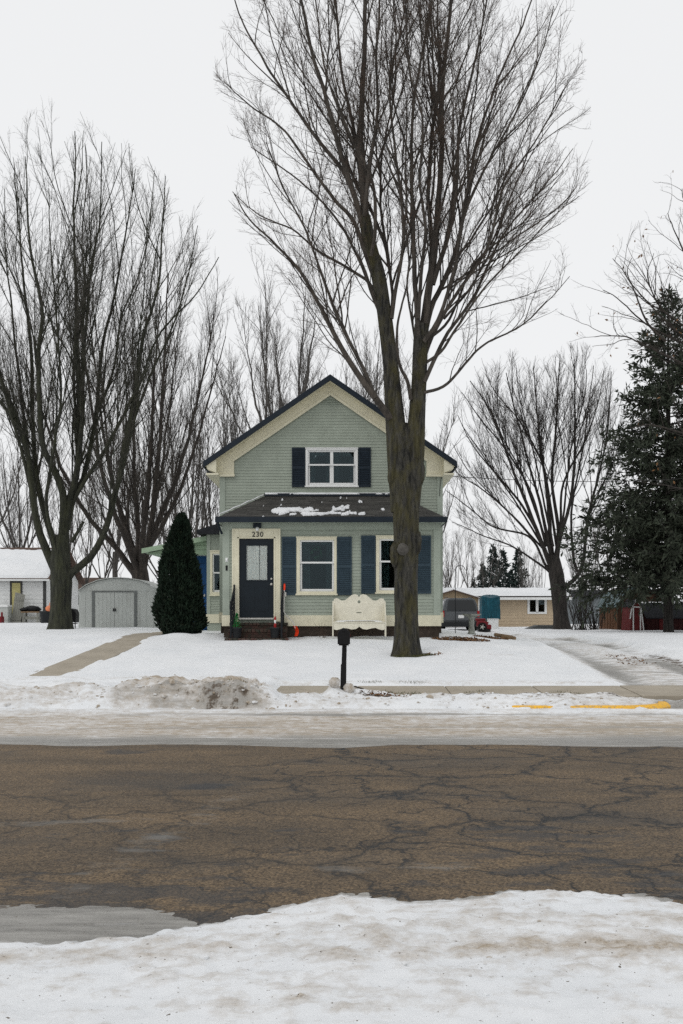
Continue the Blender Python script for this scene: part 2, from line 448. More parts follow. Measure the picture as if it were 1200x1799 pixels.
def m_ground(name):
    """snow with dirt / wet ice / litter masks stored on the mesh (attribute 'mask')"""
    m, t, b = mat_new(name, 0.8)
    v = objcoord(t)
    at = N(t, 'ShaderNodeAttribute'); at.attribute_name = 'mask'
    sp = N(t, 'ShaderNodeSeparateColor'); t.links.new(at.outputs['Color'], sp.inputs[0])
    big = noise(t, 0.9, 6, 0.6, v); mid = noise(t, 7, 8, 0.72, v); fine = noise(t, 55, 6, 0.75, v)
    strk = noise(t, 5, 7, 0.7, objcoord(t, (0.22, 1.6, 1)))
    snow = ramp(t, big.outputs[0], 0.3, 0.7, (0.70, 0.72, 0.74, 1), (0.79, 0.80, 0.81, 1)).outputs[0]
    snow = mix(t, math_n(t, 'MULTIPLY', ramp(t, fine.outputs[0], 0.52, 0.72).outputs[0], 0.18), snow, (0.58, 0.59, 0.60, 1))
    dirtc = ramp(t, fine.outputs[0], 0.3, 0.7, (0.22, 0.17, 0.115, 1), (0.52, 0.45, 0.36, 1)).outputs[0]
    nz = math_n(t, 'ADD', math_n(t, 'MULTIPLY', mid.outputs[0], 0.6), math_n(t, 'MULTIPLY', strk.outputs[0], 0.4))
    f = math_n(t, 'ADD', sp.outputs[0], math_n(t, 'MULTIPLY', math_n(t, 'SUBTRACT', nz, 0.5), 2.4))
    f = math_n(t, 'MULTIPLY', ramp(t, f, 0.25, 0.95).outputs[0], ramp(t, sp.outputs[0], 0.0, 0.12).outputs[0])
    c = mix(t, f, snow, dirtc)
    icec = ramp(t, strk.outputs[0], 0.35, 0.65, (0.115, 0.11, 0.10, 1), (0.36, 0.35, 0.325, 1)).outputs[0]
    icec = mix(t, math_n(t, 'MULTIPLY', ramp(t, fine.outputs[0], 0.42, 0.62).outputs[0], 0.55), icec, mix(t, mid.outputs[0], (0.07, 0.066, 0.06, 1), (0.46, 0.44, 0.40, 1)))
    fi = math_n(t, 'ADD', sp.outputs[1], math_n(t, 'MULTIPLY', math_n(t, 'SUBTRACT', strk.outputs[0], 0.5), 1.8))
    fi = math_n(t, 'MULTIPLY', ramp(t, fi, 0.3, 0.75).outputs[0], ramp(t, sp.outputs[1], 0.0, 0.15).outputs[0])
    c = mix(t, fi, c, icec)
    soil = ramp(t, fine.outputs[0], 0.35, 0.68, (0.030, 0.026, 0.018, 1), (0.13, 0.085, 0.05, 1)).outputs[0]
    fs = math_n(t, 'ADD', sp.outputs[2], math_n(t, 'MULTIPLY', math_n(t, 'SUBTRACT', mid.outputs[0], 0.5), 1.8))
    fs = math_n(t, 'MULTIPLY', ramp(t, fs, 0.45, 0.62).outputs[0], ramp(t, sp.outputs[2], 0.0, 0.15).outputs[0])
    c = mix(t, fs, c, soil)
    speck = noise(t, 38, 2, 0.5, v)
    c = mix(t, ramp(t, speck.outputs[0], 0.715, 0.735).outputs[0], c, (0.14, 0.115, 0.09, 1))
    t.links.new(c, b.inputs['Base Color'])
    h = math_n(t, 'ADD', math_n(t, 'MULTIPLY', mid.outputs[0], 1.0), math_n(t, 'MULTIPLY', fine.outputs[0], 0.35))
    bump(t, b, h, 0.5, 0.035)
    rr = ramp(t, fi, 0, 1, (0.8, 0.8, 0.8, 1), (0.45, 0.45, 0.45, 1)).outputs[0]
    t.links.new(rr, b.inputs['Roughness'])
    return m
M['snow'] = m_ground('snow_cover')

def m_asphalt():
    m, t, b = mat_new('worn_asphalt', 0.85)
    v = objcoord(t)
    agg = N(t, 'ShaderNodeTexVoronoi'); agg.inputs['Scale'].default_value = 75; t.links.new(v, agg.inputs['Vector'])
    agn = noise(t, 120, 3, 0.7, v)
    big = noise(t, 0.55, 6, 0.6, objcoord(t, (0.6, 1.3, 1))); mid = noise(t, 3.5, 7, 0.7, objcoord(t, (0.5, 1.2, 1)))
    c = ramp(t, agg.outputs['Color'], 0.1, 0.9, (0.018, 0.013, 0.008, 1), (0.185, 0.132, 0.076, 1)).outputs[0]
    c = mix(t, ramp(t, agn.outputs[0], 0.4, 0.7).outputs[0], c, (0.054, 0.038, 0.024, 1))
    # darker damp blue-grey areas and pale salt
    damp = ramp(t, big.outputs[0], 0.50, 0.66).outputs[0]
    c = mix(t, math_n(t, 'MULTIPLY', damp, 0.5), c, (0.030, 0.031, 0.031, 1))
    vary = noise(t, 0.9, 5, 0.65, objcoord(t, (0.45, 1.3, 1)))
    c = mix(t, 1.0, c, ramp(t, vary.outputs[0], 0.34, 0.66, (0.84, 0.85, 0.88, 1), (1.55, 1.50, 1.42, 1)).outputs[0], 'MULTIPLY')
    at = N(t, 'ShaderNodeAttribute'); at.attribute_name = 'mask'
    sp = N(t, 'ShaderNodeSeparateColor'); t.links.new(at.outputs['Color'], sp.inputs[0])
    # cracks: two warped Voronoi nets, fading in and out
    wn = noise(t, 1.1, 5, 0.6, v)
    wv = N(t, 'ShaderNodeVectorMath'); wv.operation = 'MULTIPLY_ADD'
    t.links.new(wn.outputs['Color'], wv.inputs[0]); wv.inputs[1].default_value = (1.3, 1.3, 0); t.links.new(v, wv.inputs[2])
    wn2 = noise(t, 6, 4, 0.6, v)
    wv2 = N(t, 'ShaderNodeVectorMath'); wv2.operation = 'MULTIPLY_ADD'
    t.links.new(wn2.outputs['Color'], wv2.inputs[0]); wv2.inputs[1].default_value = (0.16, 0.16, 0); t.links.new(wv.outputs[0], wv2.inputs[2])
    cr = None
    for sc, lo, hi, seed in ((0.72, 0.0, 0.030, 0.0), (1.6, 0.0, 0.034, 7.3)):
        mp = N(t, 'ShaderNodeMapping'); mp.inputs['Location'].default_value = (seed, seed * 1.7, 0); mp.inputs['Scale'].default_value = (0.85, 1.15, 1)
        t.links.new(wv2.outputs[0], mp.inputs['Vector'])
        vo = N(t, 'ShaderNodeTexVoronoi'); vo.feature = 'DISTANCE_TO_EDGE'; vo.voronoi_dimensions = '2D'
        vo.inputs['Scale'].default_value = sc; t.links.new(mp.outputs[0], vo.inputs['Vector'])
        wid = noise(t, 2.2, 3, 0.6, v)
        d = math_n(t, 'SUBTRACT', vo.outputs['Distance'], math_n(t, 'MULTIPLY', math_n(t, 'SUBTRACT', wid.outputs[0], 0.5), 0.030))
        k = ramp(t, d, lo + 0.002, hi, (1, 1, 1, 1), (0, 0, 0, 1)).outputs[0]
        if seed > 0:
            k = math_n(t, 'MULTIPLY', k, ramp(t, noise(t, 0.7, 3, 0.5, v).outputs[0], 0.38, 0.50).outputs[0])
        halo = ramp(t, d, 0.0, 0.075, (1, 1, 1, 1), (0, 0, 0, 1)).outputs[0]
        k = math_n(t, 'MAXIMUM', k, math_n(t, 'MULTIPLY', halo, 0.5 if seed == 0 else 0.2))
        cr = k if cr is None else math_n(t, 'MAXIMUM', cr, k)
    cr = math_n(t, 'MULTIPLY', cr, sp.outputs[0])
    c = mix(t, math_n(t, 'MULTIPLY', cr, 0.95), c, (0.005, 0.008, 0.011, 1))
    patch = math_n(t, 'ADD', sp.outputs[2], math_n(t, 'MULTIPLY', math_n(t, 'SUBTRACT', mid.outputs[0], 0.5), 1.6))
    patch = math_n(t, 'MULTIPLY', ramp(t, patch, 0.45, 0.6).outputs[0], ramp(t, sp.outputs[2], 0, 0.15).outputs[0])
    c = mix(t, math_n(t, 'MULTIPLY', patch, 0.62), c, (0.024, 0.028, 0.033, 1))
    salt = math_n(t, 'ADD', sp.outputs[1], math_n(t, 'MULTIPLY', math_n(t, 'SUBTRACT', mid.outputs[0], 0.5), 1.5))
    salt = math_n(t, 'MULTIPLY', ramp(t, salt, 0.35, 0.85).outputs[0], ramp(t, sp.outputs[1], 0, 0.15).outputs[0])
    c = mix(t, math_n(t, 'MULTIPLY', salt, 0.75), c, (0.25, 0.24, 0.22, 1))
    t.links.new(c, b.inputs['Base Color'])
    h = math_n(t, 'SUBTRACT', math_n(t, 'MULTIPLY', agg.outputs['Distance'], 0.6), math_n(t, 'MULTIPLY', cr, 1.5))
    bump(t, b, h, 0.7, 0.008)
    return m
M['asphalt'] = m_asphalt()

# ------------------------------------------------------------------ terrain
KERB_Y0, KERB_Y1 = 16.15, 16.32
SW0, SW1 = 17.45, 18.85
DRV0, DRV1 = 5.0, 8.3

def base_h(x, y):
    z = np.interp(y, [15.4, 16.1, 16.3, 17.4, 18.9, 20.5, 23, 25, 26.5, 30, 38, 60, 90, 600],
                     [-.03, .03, .14, .19, .27, .43, .71, .945, 1.05, 1.04, 1.03, 1.02, 1.0, 1.0])
    zr = np.interp(y, [15.4, 16.1, 16.3, 17.4, 18.9, 20.5, 23, 25, 26.5, 30, 38, 60, 90, 600],
                      [-.03, .03, .12, .19, .27, .37, .52, .64, .72, .80, .78, .66, .55, .55])
    k = sstep(2.6, 6.5, x)
    z = z * (1 - k) + zr * k
    k2 = sstep(-4, -12, x) * sstep(30, 50, y)
    return z + 0.1 * k2

def drive_c(y): return 6.55 + 0.25 * np.sin((y - 17) * 0.12)

PATH = [(-5.95, 19.6), (-5.75, 21), (-5.55, 22.6), (-5.38, 24.2), (-5.25, 26), (-5.2, 28), (-5.1, 30.5)]
_py = np.array([p[1] for p in PATH]); _px = np.array([p[0] for p in PATH])
def path_c(y): return np.interp(y, _py, _px)

def ground_h(x, y):
    """returns height and the three masks (dirt, ice, litter)"""
    z = base_h(x, y)
    n1 = fbm(x * 0.35, y * 0.35, 3, 4) - 0.5
    n2 = fbm(x * 1.7, y * 1.7, 11, 4) - 0.5
    n3 = fbm(x * 7, y * 7, 23, 3) - 0.5
    lawn = sstep(18.8, 19.6, y)
    z = z + lawn * (0.10 * n1 * sstep(19, 23, y) + 0.05 * n2 + 0.012 * n3)
    dirt = 0.0 * x; ice = 0.0 * x; lit = 0.0 * x
    e1 = (fbm(x * 1.3, x * 0 + 4.2, 31, 4) - 0.5)
    e2 = (fbm(x * 1.3, x * 0 + 9.2, 37, 4) - 0.5)
    # snow depth over hard surfaces
    # boulevard strip
    blv = sstep(16.0, 16.25, y) * (1 - sstep(17.2, 17.6, y))
    z = z + blv * (0.05 + 0.14 * n2 + 0.05 * n3)
    dirt = dirt + blv * (0.42 + 0.9 * n1)
    lit = np.maximum(lit, blv * sstep(-0.6, 0.2, x) * sstep(16.6, 17.0, y) * (0.42 + 0.5 * n2))
    # cleared sidewalk right of the plough pile
    onsw = sstep(SW0 - 0.10 + 0.25 * e1, SW0 + 0.05 + 0.25 * e1, y) * (1 - sstep(SW1 - 0.05 + 0.25 * e2, SW1 + 0.16 + 0.25 * e2, y))
    left = sstep(-1.35, -1.05, x + 0.2 * n2)
    clr = onsw * left
    z = z * (1 - clr) + (base_h(x, y) - 0.06) * clr
    z = z + (1 - clr) * sstep(18.7, 19.0, y) * (1 - sstep(19.0, 20.5, y)) * 0.035
    # snow over the buried sidewalk on the left
    z = z + (1 - left) * sstep(17.2, 17.7, y) * (1 - sstep(18.9, 19.8, y)) * (0.08 + 0.16 * n2)
    lw = (1 - left) * sstep(16.0, 16.5, y) * (1 - sstep(18.2, 19.9, y))
    dirt = dirt + lw * (0.28 + 0.8 * n1)
    # plough pile: long mound px 180..490 and a low continuation to the left
    cx0, cx1 = -4.0, -1.0
    tx = sstep(cx0 - 0.25, cx0 + 0.5, x) * (1 - sstep(cx1 - 0.35, cx1 + 0.12, x + 0.3 * n2))
    cy = 16.62 + 0.06 * np.sin(x * 1.6)
    ty = sstep(cy - 0.52, cy - 0.24, y + 0.16 * n2 + .08 * n3) * (1 - sstep(cy + 0.2, cy + 0.7, y))
    pile = tx * ty
    z = z + pile * (0.245 + 0.16 * n2 + 0.14 * n3)
    face = tx * sstep(15.95, 16.12, y + .1 * n2) * (1 - sstep(cy + .25, cy + .55, y))
    dirt = np.maximum(dirt, face * (0.62 + 0.9 * n2))
    ice = np.maximum(ice, face * sstep(cy + 0.10, cy - 0.25, y) * (0.34 + 1.1 * n2))
    lit = np.maximum(lit, face * sstep(cy - 0.22, cy - 0.40, y) * sstep(-3.6, -2.2, x) * (0.30 + 0.9 * n2 + .4 * n3))
    lowm = (1 - sstep(cx0 - 0.3, cx0 + 0.3, x)) * sstep(16.1, 16.9, y) * (1 - sstep(17.2, 18.6, y))
    z = z + lowm * (0.10 + 0.22 * n2 + 0.06 * n3)
    dirt = np.maximum(dirt, lowm * (0.35 + 0.8 * n1))
    # lumps round the mailbox post
    for (mx, my, r, h) in ((-0.13, 16.95, .16, .22), (0.22, 17.1, .22, .14), (0.55, 17.15, .3, .08), (-0.6, 16.8, .35, .06), (1.5, 16.9, .5, .05)):
        g = np.exp(-(((x - mx) / r) ** 2 + ((y - my) / (r * 0.8)) ** 2))
        z = z + g * h * (1 + 1.2 * n3); dirt = np.maximum(dirt, g * 0.62)
    lit = np.maximum(lit, np.exp(-(((x - 0.62) / .5) ** 2 + ((y - 16.9) / .12) ** 2)) * 0.75)
    # yellow kerb section: snow pulled back from the kerb
    kdy = 0.85 * (1 - np.sqrt(np.clip(1 - np.clip((x - 4.5), 0, .99) ** 2, 0, 1)))
    ky = sstep(2.3, 3.0, x) * (1 - sstep(5.5, 5.9, x)) * sstep(16.0, 16.1, y) * (1 - sstep(16.36, 16.5, y - kdy + .25 * n2))
    gap = np.exp(-((x - 3.62) / 0.22) ** 2)
    ky = ky * (1 - gap) * sstep(0.34, 0.46, fbm(x * 1.1, x * 0 + 2.0, 71, 3) + 0.16 * sstep(2.9, 4.2, x))
    z = z * (1 - ky) + np.minimum(z, 0.046 + 0.075 * sstep(3.9, 2.6, x) + .12 * n2 + .07 * n3) * ky
    # driveway
    dc = drive_c(y)
    half = np.interp(y, [16, 17.2, 19, 30, 60], [2.4, 1.9, 1.55, 1.35, 1.6])
    q = np.abs(x - dc) / half
    dr = (1 - sstep(0.78, 1.08, q + 0.35 * n1 + 0.12 * n2)) * sstep(16.2, 16.6, y) * (1 - sstep(44, 60, y))
    rut = np.exp(-((np.abs(x - dc + 0.25 * n1) - 0.8) / 0.28) ** 2)
    z = z - dr * (0.07 + 0.05 * rut) + dr * 0.02 * n3
    ice = np.maximum(ice, dr * (0.13 + 0.36 * rut + 1.1 * n1 + .4 * n2))
    dirt = np.maximum(dirt, dr * (0.40 + .6 * n1))
    lit = np.maximum(lit, dr * np.exp(-((x - dc - 1.1) / 0.3) ** 2) * sstep(20.5, 22, y) * (1 - sstep(25, 27, y)) * 0.6)
    edge = np.exp(-((q - 1.12) / 0.14) ** 2) * sstep(19, 20, y) * (1 - sstep(35, 45, y))
    z = z + edge * 0.05
    # apron at the kerb
    ap = (1 - sstep(1.0, 1.12, np.abs(x - 7.6) / 2.1)) * (1 - sstep(17.3, 17.5, y)) * sstep(15.8, 16.1, y)
    z = z * (1 - ap) + np.minimum(z, np.interp(y, [15.4, 16.2, 17.4], [-.02, .02, .15]) + 0.02 * n2) * ap
    ice = np.maximum(ice, ap * 0.62)
    # garden path
    pq = np.abs(x - path_c(y)) / (0.29 + 0.10 * (fbm(y * 1.1, x * 0, 41, 3) - 0.5) * 2)
    pt = (1 - sstep(0.80, 1.40, pq)) * sstep(19.75, 20.1, y + 0.5 * n2) * (1 - sstep(30, 31, y))
    z = z * (1 - pt) + (base_h(x, y) - 0.03) * pt
    # melt around the house and steps, mulch bed at the right corner
    mel = sstep(24.6, 25.7, y) * (1 - sstep(26.3, 27, y)) * sstep(-3.4, -3.0, x) * (1 - sstep(2.9, 3.3, x))
    z = z - mel * 0.01 + mel * 0.08 * n2
    bed = np.exp(-(((x - 3.05) / .62) ** 2 + ((y - 25.6) / .55) ** 2)) + 0.8 * np.exp(-(((x - 4.05) / .45) ** 2 + ((y - 27.0) / .45) ** 2))
    lit = np.maximum(lit, np.clip(bed, 0, 1) * 0.82)
    z = z - np.clip(bed, 0, 1) * 0.03
    tb = np.exp(-(((x - 1.5) / .55) ** 2 + ((y - 22.62) / .25) ** 2))
    z = z - tb * 0.05
    lit = np.maximum(lit, np.exp(-(((x - 1.75) / .30) ** 2 + ((y - 22.5) / .16) ** 2)) * 0.7)
    # drift mound in front of the arborvitae
    z = z + 0.12 * np.exp(-(((x + 4.2) / .5) ** 2 + ((y - 25.7) / .35) ** 2)) + 0.07 * np.exp(-(((x + 3.6) / .3) ** 2 + ((y - 26.0) / .3) ** 2))
    # faint trampled dirt on the lawn
    dirt = np.maximum(dirt, lawn * np.clip(n1 * 0.8 - 0.04, 0, 0.3))
    edge_l = sstep(18.85, 18.95, y) * (1 - sstep(19.0, 19.5, y))
    dirt = np.maximum(dirt, edge_l * 0.32)
    lit = np.maximum(lit, sstep(18.8, 18.88, y) * (1 - sstep(18.9, 19.02, y)) * (0.3 + 0.5 * n2) * left)
    return z, np.clip(dirt, 0, 1), np.clip(ice, 0, 1), np.clip(lit, 0, 1)

def gz(x, y):
    return float(ground_h(np.array([float(x)]), np.array([float(y)]))[0][0])

def grid_mesh(name, xs, ys, fn, mat, kind, parent=None, keep=None):
    gx, gy = np.meshgrid(xs, ys)
    z, a, b, c = fn(gx.ravel(), gy.ravel())
    V = np.stack([gx.ravel(), gy.ravel(), z], 1)
    nx, ny = len(xs), len(ys)
    i = np.arange(nx * ny).reshape(ny, nx)
    F = np.stack([i[:-1, :-1], i[:-1, 1:], i[1:, 1:], i[1:, :-1]], -1).reshape(-1, 4)
    me = np_mesh(name, V, F)
    at = me.color_attributes.new('mask', 'FLOAT_COLOR', 'POINT')
    colr = np.stack([a + 0 * z, b + 0 * z, c + 0 * z, np.ones_like(z)], 1).astype(np.float32)
    at.data.foreach_set('color', colr.ravel())
    o = link_mesh(name, me, mat, parent)
    o['kind'] = kind
    return o

def spread(a, b, n, pw=1.6):
    t = np.linspace(0, 1, n + 1)[1:]
    return a + (b - a) * t ** pw

xs = np.concatenate([-spread(9, 700, 60, 3)[::-1], np.arange(-9, 9.001, 0.055), spread(9, 700, 60, 3)])
ys = np.concatenate([np.arange(15.4, 20, 0.045), np.arange(20, 27.5, 0.09), spread(27.5, 900, 110, 3)])
grid_mesh('ground', xs, ys, ground_h, M['snow'], 'structure')

# road sheet
def road_h(x, y):
    z = 0.012 * np.sin((y - 4) / 12 * math.pi)
    crack = 0.65 + 0.35 * sstep(-2.2, 0.5, x + 0.25 * (y - 9)) + 0 * y - .5 * sstep(-.8, -1.6, x) * sstep(8.6, 9.6, y)
    n = fbm(x * 0.6, y * 0.6, 5, 4)
    salt = 0.40 * np.exp(-((x + 1.05 + 0.22 * (8.5 - y)) / 0.28) ** 2) * sstep(5.0, 6, y) * (1 - sstep(8.8, 9.4, y))
    salt = np.maximum(salt, 0.55 * np.exp(-((y - 6.35 - 0.05 * x) / 0.16) ** 2) * sstep(-0.5, 0, x) * (1 - sstep(0.7, 1.2, x)))
    salt = np.maximum(salt, 0.42 * np.exp(-((y - 8.05 - 0.24 * (x + 1)) / 0.28) ** 2) * (1 - sstep(-0.9, -0.2, x)))
    salt = np.maximum(salt, 0.42 * sstep(7.3, 6.0, y) * sstep(-0.2, -1.2, x) * (n - 0.1))
    salt = np.maximum(salt, 0.45 * sstep(7.6, 6.2, y) * sstep(1.2, 2.2, x) * (n - 0.05))
    patch = 0.8 * np.exp(-(((x + 1.25) / .35) ** 2 + ((y - 9.35) / .28) ** 2))
    patch = np.maximum(patch, 0.75 * np.exp(-(((x + 2.5) / .5) ** 2 + ((y - 11.55) / .18) ** 2)))
    patch = np.maximum(patch, 0.7 * np.exp(-(((x + 1.35) / .3) ** 2 + ((y - 10.3) / .12) ** 2)))
    patch = np.maximum(patch, (0.38 + 0.6 * (n - .5)) * sstep(8.8, 7.2, y))
    patch = np.maximum(patch, 0.60 * sstep(6.7, 5.9, y) * sstep(.5, -.8, x))
    patch = np.maximum(patch, 0.42 * sstep(11.3, 11.9, y) * sstep(.35, .6, n) * sstep(-1.0, -2.5, x))
    patch = np.maximum(patch, 0.5 * np.exp(-((y - 8.7 - .1 * x) / .3) ** 2) * sstep(-.2, .8, x) * sstep(.4, .7, n))
    return z, np.clip(crack, 0, 1), np.clip(salt, 0, 1), np.clip(patch, 0, 1)
xr = np.concatenate([-spread(8, 700, 40, 3)[::-1], np.arange(-8, 8.001, 0.16), spread(8, 700, 40, 3)])
grid_mesh('road', xr, np.arange(-6, 16.4, 0.2), road_h, M['asphalt'], 'structure')

# packed slush along the far lane
def slush_h(x, y):
    n1 = fbm(x * 0.5, y * 1.2, 51, 4) - 0.5; n2 = fbm(x * 1.3, y * 4.0, 57, 4) - 0.5
    edge = 12.05 + 0.9 * (fbm(x * 0.55, x * 0, 61, 5) - 0.5) - 0.03 * x
    k = sstep(edge - 0.25, edge + 0.25, y)
    z = -0.02 + k * 0.042 + sstep(edge + 0.8, edge + 2.2, y) * (0.012 + 0.03 * n2) + 0.012 * n2 * k + 0.05 * sstep(15.2, 16.2, y)
    z = z - 0.02 * np.exp(-((y - 15.55 + 0.12 * n1) / 0.09) ** 2)
    ice = np.interp(y, [11, 12.6, 13.1, 13.6, 15, 16], [0.95, 0.86, 0.45, 0.22, 0.20, 0.2]) + 0.45 * n1
    ice = ice + 0.5 * np.exp(-((y - 15.62 + 0.1 * n1) / 0.07) ** 2) * sstep(-3, 0, x + 1) + 0.3 * np.exp(-((y - 13.9 - 0.3 * n1) / 0.08) ** 2)
    dirt = np.interp(y, [11, 12.5, 13.2, 15.2, 15.9], [0.4, 0.55, 0.85, 0.75, 0.40]) + 0.35 * n1
    return z, np.clip(dirt, 0, 1), np.clip(ice, 0, 1), 0 * x
xz = np.concatenate([-spread(8, 400, 40, 3)[::-1], np.arange(-8, 8.001, 0.07), spread(8, 400, 40, 3)])
tag(grid_mesh('roadside_slush', xz, np.arange(11.2, 16.16, 0.045), slush_h, M['snow'], 'stuff'), 'packed dirty slush and ice along the far lane of the road', 'slush')

# foreground snow on the near shoulder
_ex = np.array([-40, -6, -1.95, -1.25, -1.0, -0.75, -0.45, 0.0, 0.35, 0.7, 1.0, 1.3, 1.7, 2.05, 2.6, 6, 40])
_ey = np.array([5.2, 5.15, 5.05, 5.1, 5.15, 5.3, 5.52, 5.86, 5.72, 5.76, 5.95, 5.98, 5.82, 5.6, 5.5, 5.4, 5.4])
def near_h(x, y):
    n1 = fbm(x * 0.8, y * 0.8, 81, 4) - 0.5; n2 = fbm(x * 2.2, y * 4.5, 87, 4) - 0.5; n3 = fbm(x * 11, y * 11, 93, 3) - 0.5
    n4 = fbm(x * 26, y * 26, 99, 3) - 0.5; n5 = fbm(x * 3.5, y * 1.0, 121, 4) - 0.5
    edge = np.interp(x, _ex, _ey) + 0.12 * n2 + 0.16 * n5 + 0.14 * n3 + 0.07 * n4
    d = edge - y
    z = -0.025 + sstep(-0.12, 0.12, d) * 0.034 + sstep(0.1, 1.6, d) * 0.05 + sstep(0.04, 0.35, d) * .04 + sstep(0.0, 0.6, d) * (0.035 * n1 + 0.03 * n2 + 0.026 * n3 + .012 * n4) + .012 * n4 * sstep(-.1, .05, d)
    band = np.exp(-((y - 4.62 - 0.03 * x) / 0.16) ** 2)
    dirt = 0.22 * band + 0.34 + 0.6 * n1 + 0.10 * band * sstep(-0.4, 0.6, x) + .5 * n2 + .5 * n3
    ice = 0.80 * sstep(0.30, -0.1, d) * sstep(-0.35, -0.9, x) + 0.70 * sstep(0.34, -0.04, d) + (1.0 * n3 + .8 * n2) * sstep(.5, 0, d)
    ice = ice + 0.6 * sstep(1.75, 2.0, x) * sstep(0.75, 0.3, d)
    slush = sstep(5.05, 5.12, y) * sstep(-0.5, -0.9, x)
    ice = np.maximum(ice, 0.0 * slush)
    return z, np.clip(dirt, 0, 1), np.clip(ice, 0, 1), 0 * x
xn = np.concatenate([-spread(3, 300, 40, 3)[::-1], np.arange(-3, 3.001, 0.03), spread(3, 300, 40, 3)])
yn = np.concatenate([np.arange(-6, 3.4, 0.25), np.arange(3.4, 6.6, 0.026)])
tag(grid_mesh('shoulder_snow', xn, yn, near_h, M['snow'], 'stuff'), 'trampled white snow on the near shoulder with beige dirt streaks', 'snow')
# wet grey slush beside it, left foreground
def wet_h(x, y):
    n2 = fbm(x * 1.5, y * 4, 97, 4) - 0.5; n4 = fbm(x * 12, y * 18, 99, 4) - 0.5
    top = np.interp(x, [-40, -2.2, -1.9, -1.2, -0.9, -0.7, 40], [5.6, 5.6, 5.58, 5.62, 5.45, 5.2, 5.1]) + 0.22 * n2 + .16 * n4
    z = -0.02 + sstep(-0.12, 0.1, top - y) * 0.031 + 0.008 * n2 + .005 * n4
    return z, 0.6 + 0 * x, np.clip(0.95 + 0.5 * n2 + .4 * n4, 0, 1), np.clip(.42 + .5 * n4 + .4 * n2, 0, 1) * sstep(5.35, 5.6, y)
tag(grid_mesh('wet_slush', np.concatenate([-spread(3, 60, 20, 2)[::-1], np.arange(-3, -0.3, 0.04)]), np.arange(4.7, 5.9, 0.03), wet_h, M['snow'], 'stuff'),
    'strip of wet grey slush between asphalt and near snow', 'slush')

# sidewalk slabs
sw = empty('sidewalk', (0, 18, 0.2)); sw['kind'] = 'structure'
rs = random.Random(4)
for k in range(-3, 12):
    xa, xb = 0.3 + 1.65 * k + 0.008, 0.3 + 1.65 * (k + 1) - 0.008
    b = MB()
    dz = rs.uniform(-.006, .006)
    v = []
    for zz in (-0.12, 0.0):
        for y in (SW0, SW1):
            for x in (xa, xb):
                v.append((x, y, float(base_h(np.array([x]), np.array([y]))[0]) + zz + dz - 0.012))
    b.hexa(v)
    b.build('slab', M['concrete'], sw, bevel=0.012)
# garden path slabs
pa = empty('garden_path', (PATH[0][0], PATH[0][1], 0.3)); pa['kind'] = 'structure'
y = 19.7
while y < 30.5:
    y1 = y + 0.86
    v = []
    dz = rs.uniform(-.008, .008)
    for zz in (-0.1, 0.0):
        for yy in (y, y1):
            for sx in (-0.45, 0.45):
                xx = float(path_c(np.array([yy]))[0]) + sx
                v.append((xx, yy, float(base_h(np.array([xx]), np.array([yy]))[0]) + zz + dz + 0.004))
    b = MB(); b.hexa(v); b.build('slab', M['concrete'], pa, bevel=0.012)
    y = y1 + 0.02
# kerb: grey length, then the yellow painted length that curls into the driveway
def kerb(name, pts, mat, wid=0.17, top=0.13):
    b = MB(); n = len(pts)
    vv = []
    for i, (x, y) in enumerate(pts):
        a = pts[max(i - 1, 0)]; c = pts[min(i + 1, n - 1)]
        t = Vector((c[0] - a[0], c[1] - a[1])).normalized(); nn = Vector((-t.y, t.x))
        for (o_, zz) in ((-wid / 2 - .02, -0.1), (-wid / 2 - .02, top * 0.55), (-wid / 2 + .02, top - .015), (-wid / 2 + .05, top), (wid / 2, top), (wid / 2, -0.1)):
            vv.append((x + nn.x * o_, y + nn.y * o_, zz))
    ff = [(i * 6 + k, (i + 1) * 6 + k, (i + 1) * 6 + (k + 1) % 6, i * 6 + (k + 1) % 6) for i in range(n - 1) for k in range(6)]
    ff += [tuple(range(5, -1, -1)), tuple((n - 1) * 6 + k for k in range(6))]
    b.add(vv, ff)
    return b.build(name, mat)
o = kerb('kerb', [(x, 16.24) for x in np.linspace(-60, 2.6, 40)], M['kerb_concrete'], .17, .06); o['kind'] = 'structure'
o = kerb('kerb', [(x, 16.24) for x in np.linspace(10.2, 80, 20)], M['kerb_concrete']); o['kind'] = 'structure'
kp = [(x, 16.24) for x in np.linspace(2.6, 4.5, 9)] + [(4.5 + 1.0 * math.sin(a), 16.24 + 0.85 * (1 - math.cos(a))) for a in np.linspace(0.12, 1.5, 12)]
o = kerb('yellow_kerb', kp, M['yellow'], 0.17, 0.12); o['kind'] = 'structure'

# ------------------------------------------------------------------ the house
HY = 26.0      # porch front plane
MY = 28.0      # main gable plane
XC = -0.29
MX0, MX1 = -3.41, 2.83
PX0, PX1 = X(392, HY), X(773, HY)
house = empty('house', (XC, MY, 1.0), 'sage green gabled house with cream trim and enclosed porch numbered 230', 'house')
GZ = Z(1093, MY)

def openings_fill(b, x0, x1, z0, z1, ops, y0, y1, mat=0):
    zc = sorted(set([z0, z1] + [q for o_ in ops for q in (o_[2], o_[3]) if z0 < q < z1]))
    for i in range(len(zc) - 1):
        za, zb = zc[i], zc[i + 1]; zm = (za + zb) / 2
        segs = [(x0, x1)]
        for (a, c, d, e) in ops:
            if d < zm < e:
                ns = []
                for s0, s1 in segs:
                    if c <= s0 or a >= s1: ns.append((s0, s1)); continue
                    if a > s0: ns.append((s0, a))
                    if c < s1: ns.append((c, s1))
                segs = ns
        for s0, s1 in segs: b.box(s0, s1, y0, y1, za, zb, mat)

